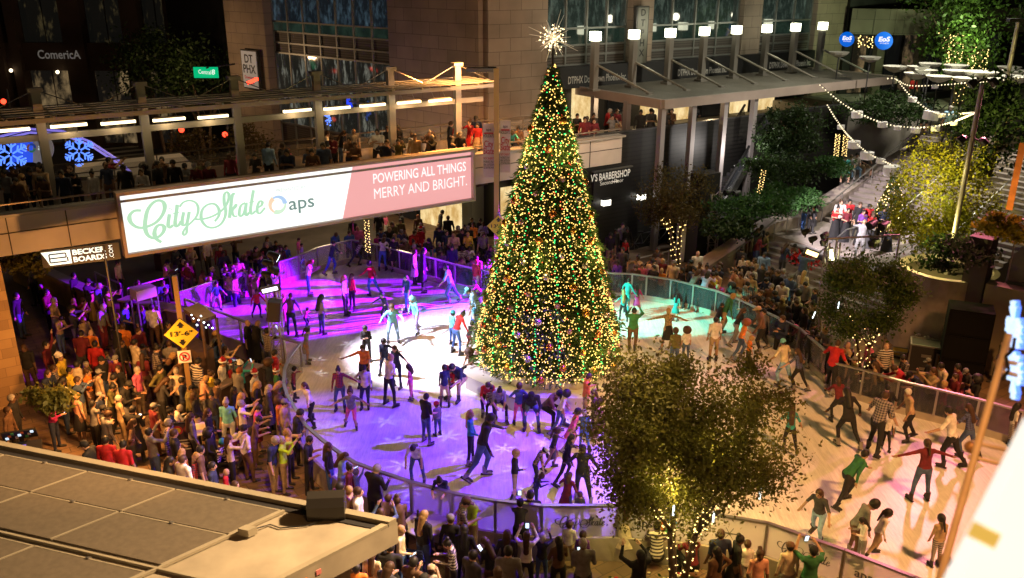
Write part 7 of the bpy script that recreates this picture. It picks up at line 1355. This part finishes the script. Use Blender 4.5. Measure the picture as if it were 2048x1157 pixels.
# ---- the crowd left of the rink
crowd('left crowd', '''118 757 black tee/denim jeans/black long/phone/ur/p; 97 798 f magenta cardigan/navy jeans/blond short/phone/r/p; 149 788 f peach blouse/black skirt/blond bun/stand/ur; 180 803 f grey hoodie/black jeans/black ponytail/photo/ur; 205 827 grey jacket/charcoal jeans/brown short/stand/ur
179 884 black tee/navy jeans/black cap/stand/l; 208 876 red jacket/black jeans/black short/stand/u; 240 888 red jersey/grey jeans/black short/stand/u; 261 816 black coat/black jeans/black short/phone/u/p; 299 856 grey jacket/denim jeans/black short/photo/ur; 305 811 c brown tee/black jeans/brown ponytail/stand/u
350 738 cream shirt/charcoal trousers/grey short/stand/u; 222 750 tan tee/black jeans/black short/stand/ur; 120 708 yellow jacket/brown jeans/white santahat/turn/r; 152 723 cream shirt/khaki jeans/black short/stand/u; 137 735 f yellow tee/grey jeans/black short//; 172 738 f orange tank/brown jeans/brown bun/stand/r; 192 741 tan tee/charcoal jeans/grey cap/stand/ur
235 731 f black jacket/denim jeans/brown long/turn/d; 230 711 maroon tee/black jeans/grey cap/turn/d; 187 684 red jacket/maroon trousers/black short/stand/u; 177 663 orange tee/brown trousers/tan bald/stand/u; 157 666 maroon tee/charcoal jeans/black short/stand/u; 267 679 a cream tee/grey trousers/black short/stand/ur; 283 689 c grey tee/navy jeans/black cap//
283 708 f maroon jersey/brown jeans/brown long/stand/u; 327 716 black tee/charcoal jeans/tan bald/stand/r; 270 734 pink shirt/khaki jeans/grey short/stand/r; 227 653 black jacket/grey trousers/black short/stand/ur; 243 649 orange blouse/brown jeans/brown short/stand/u; 197 609 grey jacket/maroon trousers/grey short/stand/r; 160 596 maroon sweater/black jeans/brown short/crossed/r; 140 596 maroon hoodie/navy jeans/tan bald/crossed/r
170 559 black jacket/black jeans/black cap/phone/r; 143 546 black hoodie/black jeans/black short/stand/r; 90 579 maroon tee/black jeans/black short/crossed/r; 30 586 black hoodie/denim jeans/black short/stand/r; 60 529 charcoal jacket/black jeans/black short/stand/l; 90 683 maroon jacket/grey jeans/black short/wave/r; 47 689 black tee/brown jeans/brown long/stand/d
302 609 white tee/brown trousers/black short/stand/u; 247 606 blue tee/black jeans/black short/turn/r; 337 683 grey tee/charcoal jeans/brown short/stand/u; 387 721 striped tee/khaki jeans/black short/stand/ur; 397 706 f teal tee/black jeans/brown shoulder/stand/u; 440 719 white tee/brown jeans/red santahat/stand/r; 460 724 f red jacket/black jeans/red santahat/turn/r
447 693 f tan blouse/denim jeans/brown long/photo/r; 400 679 f black tee/grey jeans/black long/stand/u; 480 723 f teal jacket/black jeans/white santahat/photo/ur/p; 493 639 black shirt/black trousers/peach bald/stand/r; 470 739 grey tee/charcoal jeans/brown short/stand/ur; 417 743 f yellow tank/black jeans/brown bun/stand/ur; 400 756 f peach tee/grey jeans/blond short//; 504 741 f white tee/green jeans/red santahat//
507 643 black coat/black trousers/black bald/stand/ur; 533 656 plaidgrey shirt/navy jeans/black short/photo/ur/p; 549 700 red sweater/black jeans/black short//; 534 719 f charcoal jacket/brown jeans/brown curly//; 551 737 f green jacket/denim jeans/red santahat//; 511 763 f black jacket/black jeans/blond long/stand/r; 534 770 f charcoal coat/black jeans/grey shoulder/stand/r; 546 766 f brown jacket/black jeans/blond shoulder//
554 794 f orange jacket/khaki jeans/brown curly/stand/r; 564 799 tan jacket/grey jeans/grey cap/stand/r; 589 820 black jacket/black jeans/black short/stand/r; 592 835 c black hoodie/black jeans/tan cap/photo/r; 574 858 f yellow blouse/black jeans/blond ponytail/photo/r/p; 562 873 f lime blouse/khaki trousers/grey short/photo/r; 539 873 navy shirt/khaki trousers/grey short/stand/r
613 873 black tee/black trousers/black short/phone/r; 655 886 f black jacket/blue jeans/brown long/stand/r; 680 906 f lightblue tee/grey jeans/brown long/phone/r/p; 694 929 f maroon sweater/black jeans/black bun/stand/r; 712 938 c blue hoodie/navy jeans/black short/point/ur; 746 937 black hoodie/black jeans/black short/phone/ur; 678 966 plaidred shirt/black jeans/black short/turn/ur; 697 973 f tan blouse/grey jeans/blond short/turn/l; 714 975 white shirt/khaki jeans/brown short/turn/r
509 811 f pink tee/maroon skirt/black short/phone/r/; 479 786 f black jacket/black jeans/blond long/stand/r; 451 799 f cyan tee/white shorts/grey bun/stand/d; 422 784 f charcoal jacket/denim jeans/black bun/stand/d; 379 827 f grey blouse/black jeans/brown long//; 417 859 f black jacket/black jeans/black curly/turn/r; 427 880 f striped tee/black jeans/teal beanie/squat/r; 456 868 f maroon cardigan/grey jeans/white short/squat/r
422 925 f navy jacket/black jeans/black short/stand/r; 448 938 c red tee/black jeans/peach bald/stand/r; 469 963 c brown tee/black jeans/brown short/stand/r/; 359 900 f peach tee/denim jeans/blond shoulder/stand/ur; 363 912 white shirt/grey jeans/brown short/stand/ur; 388 905 f plaidred shirt/black jeans/blond long/stand/r; 395 893 brown tee/black jeans/black short//; 334 915 f black tee/black jeans/black long//; 64 873 f charcoal hoodie/black jeans/black long/squat/d
20 790 black jacket/black jeans/black short/stand/r; 8 815 f brown jacket/black jeans/brown short/stand/r; 215 770 f olive tee/black jeans/black bun//; 246 765 black hoodie/grey jeans/black cap//; 318 760 f charcoal tee/black jeans/brown long//; 430 760 brown jacket/black jeans/black short//; 375 770 olive hoodie/black jeans/black cap//; 345 705 f brown tank/black jeans/blond long//''', face='c')
# ---- in front of the rink
crowd('before the front barrier', '''775 990 f tan sweater/black jeans/brown short/turn/ur; 798 1000 f brown sweater/black jeans/brown bun/phone/ul/p; 800 1052 f cream blouse/blue jeans/blond short/turn/r/p; 778 1096 black tee/black jeans/black short/stand/u; 742 1105 f cream shirt/grey jeans/brown long/stand/u; 712 1130 f orange blouse/charcoal jeans/black short//; 921 998 plaidgrey shirt/black jeans/brown cap/phone/r; 941 992 lime shirt/khaki shorts/black short/phone/dl
906 1080 f striped blouse/black jeans/black bun/phone/l; 928 1055 f black jacket/black jeans/black long/stand/u; 862 1136 c white tee/navy jeans/cream cap/stand/u; 942 1105 charcoal jacket/black jeans/black short/stand/ur; 981 1085 f black hoodie/brown jeans/brown long/phone/ul/p; 1014 1062 f charcoal coat/black jeans/brown shoulder/stand/u; 1016 1098 grey jacket/black jeans/black short/stand/u; 1061 985 black shirt/black trousers/black short/stand/u
1040 1002 f charcoal jacket/black jeans/black cap/photo/u/p; 1053 1065 f white sweater/black jeans/brown long/photo/u/p; 1166 1066 c purple tee/black jeans/brown short/stand/u; 1168 1084 grey shirt/charcoal trousers/grey short/phone/u/p; 1188 1030 black sweater/denim jeans/cream fedora/squat/u; 1253 997 f cream coat/navy jeans/brown long/stand/u; 1317 1055 striped tee/black jeans/black short/squat/u; 1388 1078 f maroon jacket/black jeans/black long/squat/u
1443 1061 navy shirt/charcoal shorts/brown short/stand/u; 1476 1072 f black dress/black none/black bun/stand/r; 1521 1100 f peach tee/grey jeans/brown bun/turn/d; 1497 1085 c white tee/grey jeans/brown short/stand/u; 1583 1090 f cream sweater/grey jeans/brown cap/stand/u; 1627 1092 green tee/charcoal jeans/black cap/photo/u/p''')
# ---- on the footbridge
crowd('on the footbridge', '''23 333 f brown tee/black jeans/brown long/stand/d; 38 348 f tan blouse/black jeans/blond long/stand/r; 62 335 navy tee/black jeans/black short/stand/d; 87 352 f brown jacket/black jeans/black long/phone/d; 123 340 navy jacket/black jeans/black short/stand/d; 150 343 f black hoodie/black jeans/black short/phone/d; 213 315 f maroon tee/denim jeans/black short/photo/r; 247 328 black jacket/black jeans/black short/stand/d; 246 343 c brown tee/black jeans/brown short/rail/d
287 327 f charcoal jacket/black jeans/black curly/stand/d; 312 322 black tee/black jeans/black short/stand/r; 323 314 f brown jacket/black jeans/black short/photo/d; 346 320 black hoodie/black jeans/black beanie/stand/d; 458 307 f maroon jacket/black jeans/brown long/stand/d; 472 293 f pink dress/pink none/black short/phone/r; 534 287 lightblue jacket/black jeans/black short/stand/u; 560 287 black tee/black jeans/black short/phone/r; 575 297 c pink tee/navy jeans/ginger short/stand/u
629 297 f black tee/black jeans/blond short/rail/d; 649 270 charcoal tee/black jeans/black short/rail/d; 651 262 f white hoodie/black jeans/brown short/stand/r; 666 272 f maroon jacket/black jeans/brown bun/phone/d; 663 284 c red tee/black jeans/brown short/stand/d; 679 263 f black tee/denim jeans/brown long/phone/r; 704 257 grey tee/black jeans/tan bald/stand/dr; 754 258 white tee/black jeans/black short/crossed/d; 775 252 f black tank/grey leggings/brown long/stand/d; 797 250 f black blouse/black leggings/black long/phone/d
829 268 tan jacket/brown jeans/brown short/stand/d; 822 276 f white tee/brown jeans/black long/rail/d; 865 270 black jacket/black jeans/black short/photo/dl; 899 243 black shirt/black trousers/brown short/turn/r; 914 245 f red tank/black jeans/blond short/stand/d; 915 263 charcoal tee/black jeans/black short/rail/d; 939 240 f red dress/red none/brown bun/photo/dl; 952 232 navy tank/black trousers/black cap/stand/d; 955 246 f red tee/tan skirt/black long/stand/d; 1037 252 brown tee/charcoal jeans/black short/sit/d; 1022 258 f teal tee/black jeans/black short/rail/d''', z=DECK, face='d')
# ---- beyond the far barrier
crowd('beyond the far left barrier', '''879 452 navy jacket/navy trousers/black short/stand/d; 893 461 f navy tee/grey jeans/brown short//; 907 465 tan tee/black jeans/peach bald/crossed/; 925 457 black coat/black jeans/black short//; 936 464 f yellow hoodie/black jeans/blond short//; 943 436 f black tank/grey jeans/brown short//; 946 446 f orange tee/black jeans/brown long//; 960 437 f charcoal tee/black jeans/black short//; 967 443 f lavender sweater/black jeans/brown short/crossed/
895 486 f charcoal tee/red jeans/brown short/squat/; 922 492 striped tee/black jeans/black cap/squat/; 939 490 f white tee/grey jeans/black long/squat/; 961 484 f navy tee/black jeans/black long/squat/; 956 500 black tee/brown jeans/brown short/squat/; 940 514 f grey tee/black jeans/black long/squat/; 919 512 f tan tee/khaki jeans/brown long/squat/; 904 512 c red tee/black jeans/black short/squat/; 883 500 f plaidgrey shirt/black jeans/brown long/squat/
825 460 red sweater/denim jeans/brown short/stand/; 832 472 c red tee/black jeans/brown short/stand/; 841 455 f red dress/white none/red santahat/stand/u; 853 476 black tee/charcoal jeans/black cap/stand/; 861 489 f teal tee/black jeans/brown long/squat/; 879 421 charcoal jacket/black trousers/black short/stand/r; 896 432 black suit/black trousers/brown short/stand/u; 836 429 f brown jacket/black jeans/ginger short/stand/d; 804 422 black jacket/black jeans/black short/walk/l
777 455 black jacket/black jeans/black short//; 762 456 f blue tee/grey jeans/black cap//; 755 467 f magenta tee/black jeans/black short//; 734 466 f lavender tee/grey jeans/brown long//; 715 452 pink sweater/navy jeans/tan bald/point/; 697 461 blue tee/black jeans/brown short/stand/; 667 463 blue shirt/blue jeans/tan bald/stand/; 770 428 c pink tee/white leggings/brown short/stand/; 757 424 black tee/black jeans/black short//; 705 437 f charcoal jacket/black jeans/brown short//; 446 503 navy jacket/navy jeans/black short/crossed/
478 499 tan tee/black jeans/blond short/rail/; 495 494 f black jacket/black jeans/blond short/rail/; 524 492 f pink tee/navy jeans/brown short/rail/; 533 473 f grey tee/black jeans/brown long//; 551 481 f charcoal hoodie/white jeans/black short//; 561 492 f brown jacket/black jeans/brown curly//; 571 490 f blue tee/purple jeans/brown short//; 513 528 f lavender tee/red skirt/black short/rail/r; 416 536 f grey hoodie/black jeans/white santahat/squat/; 396 540 f peach tee/black jeans/brown short/squat/; 232 520 cream shirt/black trousers/black short/stand/r; 328 520 peach tee/black jeans/black short/phone/r/p''')
# ---- right of the giant tree, by the terrace and stairs
crowd('behind the right barrier', '''1222 465 black tee/khaki trousers/black short/stand/d; 1231 458 f black blouse/black trousers/black short/stand/d; 1246 446 grey jacket/black trousers/black short/stand/d; 1255 456 f black jacket/black jeans/black bun/stand/d; 1251 477 c red tee/black jeans/black short/stand/d; 1246 495 charcoal tee/black jeans/black short/turn/; 1230 508 f brown tee/black jeans/brown short//; 1237 520 f purple hoodie/denim jeans/black long/stand/; 1285 527 f pink tee/black jeans/brown short//
1308 531 black tee/black jeans/black short/crossed/; 1324 536 f orange jacket/black jeans/blond short//; 1316 495 f charcoal jacket/black jeans/black short//; 1322 506 grey tee/black jeans/brown short//; 1272 529 f brown jacket/black jeans/brown short//; 1365 536 f black coat/red jeans/black long//; 1385 520 black tee/black jeans/black cap/stand/; 1396 502 white tee/black jeans/tan bald/stand/d; 1402 524 f tan tee/black jeans/brown short//; 1415 528 f lavender tee/grey jeans/black bun//; 1427 545 yellow tee/black jeans/black short//; 1440 531 navy tee/charcoal jeans/brown short//
1472 538 f peach tee/black jeans/brown long//; 1482 546 f tan tee/black jeans/brown long//; 1506 547 f black tee/grey jeans/black long//; 1480 577 tan shirt/khaki jeans/brown short//; 1510 595 plaidblue shirt/black jeans/brown short/hunch/; 1537 596 f black tank/black jeans/brown short/photo/; 1537 556 navy jacket/black jeans/black short//; 1465 566 f charcoal tee/black jeans/black curly//; 1443 565 magenta hoodie/black jeans/peach bald/hunch/dl; 1530 504 lightblue jersey/black jeans/black short/stand/; 1568 563 white shirt/navy jeans/brown short//
1558 582 navy tee/black jeans/black short/; 1545 599 f brown tee/black jeans/black short/photo/; 1579 613 f charcoal tee/green jeans/black long//; 1596 580 cream tee/black jeans/black curly//; 1600 599 black tee/black jeans/black short//; 1615 563 grey shirt/black jeans/black short//; 1609 642 pink tee/grey jeans/black short/rail/; 1637 670 f charcoal tee/black jeans/black short/; 1657 655 grey tee/black jeans/brown short//; 1693 697 black tee/black jeans/black short/stand/; 1697 684 tan tee/black jeans/tan bald//; 1706 663 f white tee/black jeans/black curly//''')
crowd('by the loudspeaker stack', '''1743 683 f pink tee/grey jeans/brown short//; 1746 700 grey tee/grey jeans/grey cap/squat/; 1775 687 striped tee/black jeans/tan bald/turn/d; 1766 728 f yellow tank/black jeans/brown long/rail/; 1824 737 red jacket/black jeans/brown short/rail/; 1847 742 navy tee/black jeans/black cap/rail/; 1921 729 maroon tee/black jeans/black short/stand/; 1914 748 f maroon hoodie/black jeans/brown short/; 1894 763 f pink tee/grey jeans/blond short//; 1927 767 c pink dress/pink none/blond short//; 1957 752 black tee/black jeans/black curly//; 2010 680 f brown tee/black jeans/brown short/stand/l''')
# ---- stairs, choir on its stage, terrace, upper plaza
crowd('on the lower stairs', '''1484 489 black tee/black trousers/black short/stand/ur; 1524 450 f navy tee/denim jeans/black long/stand/ur; 1553 420 charcoal tee/black jeans/grey short/photo/ur''', z='steps', face='s')
crowd('left of the choir', '''1613 396 f grey tee/blue jeans/black short/photo/r; 1623 399 f black jacket/black jeans/black short/stand/r; 1633 399 f black coat/charcoal jeans/ginger long/stand/r''', z=1.05, face='s')
crowd('singing in the front row', '''1676 411 f red gown/black x/black bun/book/d; 1697 416 f maroon gown/black x/black short/book/d; 1728 419 f purple gown/black x/black short/book/d; 1747 425 f red gown/charcoal x/brown bun/book/d; 1783 434 f peach gown/black x/black short/book/d''', z=1.03, group='choir on the stage')
crowd('singing in the back row', '''1683 399 white shirt/black trousers/brown short/book/d; 1700 399 red suit/black trousers/black short/book/d; 1721 404 black suit/black trousers/brown short/stand/d; 1739 408 red sweater/black trousers/black short/book/d; 1768 412 navy suit/black trousers/black short/book/d''', z=1.18, group='choir on the stage')
crowd('facing the choir', '''1728 440 grey tee/grey trousers/grey bald/conduct/ur''', z=1.03, group='choir on the stage')
crowd('on the terrace', '''1154 227 f black tee/black jeans/black short//; 1192 238 maroon tee/black jeans/black short//; 1202 239 f maroon hoodie/black jeans/brown short//; 1214 218 red tee/black jeans/grey short/stand/r; 1234 218 f maroon dress/black none/brown short//; 1232 234 f tan blouse/black jeans/brown short/rail/; 1291 221 black jacket/black jeans/black short//; 1311 219 charcoal tee/black jeans/black cap//; 1341 221 f black hoodie/black jeans/black short//; 1357 219 f brown tee/black jeans/brown short//; 1419 214 black tee/black jeans/black short/phone/d/p''', z=TZ, h=1.72)
for ln in ('1691 311 a d|teal tee|teal shorts|black short|sit|on the wall by the stairs', '1714 305 f d|white tee|lightblue jeans|black short|sit|on the wall by the stairs', '1702 309 f d|grey tee|grey jeans|brown short|sit|between two youths on the wall', '1733 300 a d|black tee|khaki shorts|black short|sit|on the wall below the lantern'):
    seated(ln, 2.7)
crowd('high on the stairs', '''1764 298 black tee/black trousers/black short/stand/d; 1772 306 f white tee/black jeans/brown short/stand/d; 1802 302 f teal hoodie/black jeans/teal cap/stand/d''', z='steps'); crowd('on the upper plaza steps', '''1856 197 lightblue tee/black shorts/black short/stand/d; 1903 212 lightblue shirt/black jeans/grey short/stand/u; 1829 154 f red jacket/black jeans/brown short/stand/d''', z=4.9)

fill('left crowd', [(70, 560), (330, 560), (560, 760), (610, 880), (330, 870), (90, 800)], 52, seed=2); fill('under the footbridge', [(300, 480), (565, 468), (565, 540), (380, 560)], 26, seed=3)
fill('on the footbridge', [(0, 322), (420, 318), (420, 342), (0, 356)], 16, DECK, 1.68, 'd', seed=4); fill('on the footbridge', [(420, 300), (980, 240), (980, 258), (420, 322)], 12, DECK, 1.68, 'd', seed=5)
fill('behind the right barrier', [(1230, 500), (1440, 520), (1640, 580), (1660, 665), (1500, 610), (1380, 540)], 34, seed=6); fill('on the lower stairs', [(1460, 500), (1560, 530), (1640, 590), (1600, 610)], 12, 'steps', seed=7)
fill('on the lower stairs', [(1500, 440), (1600, 480), (1620, 540), (1480, 500)], 8, 'steps', seed=21, face='s'); fill('high on the stairs', [(1700, 260), (1790, 270), (1770, 350), (1690, 350)], 9, 'steps', seed=22, face='d'); fill('by the loudspeaker stack', [(1660, 690), (1800, 705), (1980, 740), (1900, 745), (1700, 720)], 9, seed=8); fill('before the front barrier', [(700, 1000), (1250, 1050), (1250, 1150), (700, 1150)], 12, seed=9); fill('before the front barrier', [(1270, 1070), (1560, 1085), (1560, 1130), (1270, 1130)], 2, seed=10)
fill('beyond the far left barrier', [(690, 432), (980, 440), (985, 520), (870, 500), (740, 470)], 24, seed=12); fill('on the terrace', [(1150, 222), (1440, 212), (1440, 222), (1150, 238)], 6, TZ, 1.7, 'd', seed=13)
# ---- the three hundred that show largest stay single people; the small far rest becomes one crowd
def _seen(o):
    d = (o.location-EYE).length; k = {'crowd': .8, 'skaters on the ice': 1.25, 'choir on the stage': 1.6}.get(o.get('group'), 1); return k*o.scale[2]/d
PP = sorted([o for o in COL.objects if o.get('category') == 'person'], key=_seen, reverse=True); REST = PP[300:]
bpy.context.view_layer.update(); VV, FF, MI, MM, nv = [], [], [], [], 0
for o in REST:
    for q in [o]+list(o.children):
        me = q.data; a = np.empty(len(me.vertices)*3); me.vertices.foreach_get('co', a); a = a.reshape(-1, 3); W = np.array(q.matrix_world); VV.append(a@W[:3, :3].T+W[:3, 3]); sl = [s_.material for s_ in q.material_slots]
        for mt in sl:
            if mt not in MM: MM.append(mt)
        mi = [MM.index(mt) for mt in sl]
        for p in me.polygons: FF.append([i+nv for i in p.vertices]); MI.append(mi[p.material_index])
        nv += len(me.vertices)
for o in REST:
    for q in list(o.children)+[o]: bpy.data.objects.remove(q)
me = bpy.data.meshes.new('distant_crowd'); me.from_pydata(np.concatenate(VV).tolist(), [], FF)
for mt in MM: me.materials.append(mt)
me.polygons.foreach_set('material_index', MI); me.polygons.foreach_set('use_smooth', [True]*len(FF)); me.update(); o = bpy.data.objects.new('distant_crowd', me); COL.objects.link(o); o['kind'] = 'stuff'; o['label'] = 'small far onlookers massed beyond the barriers and on the terrace'; o['category'] = 'crowd'
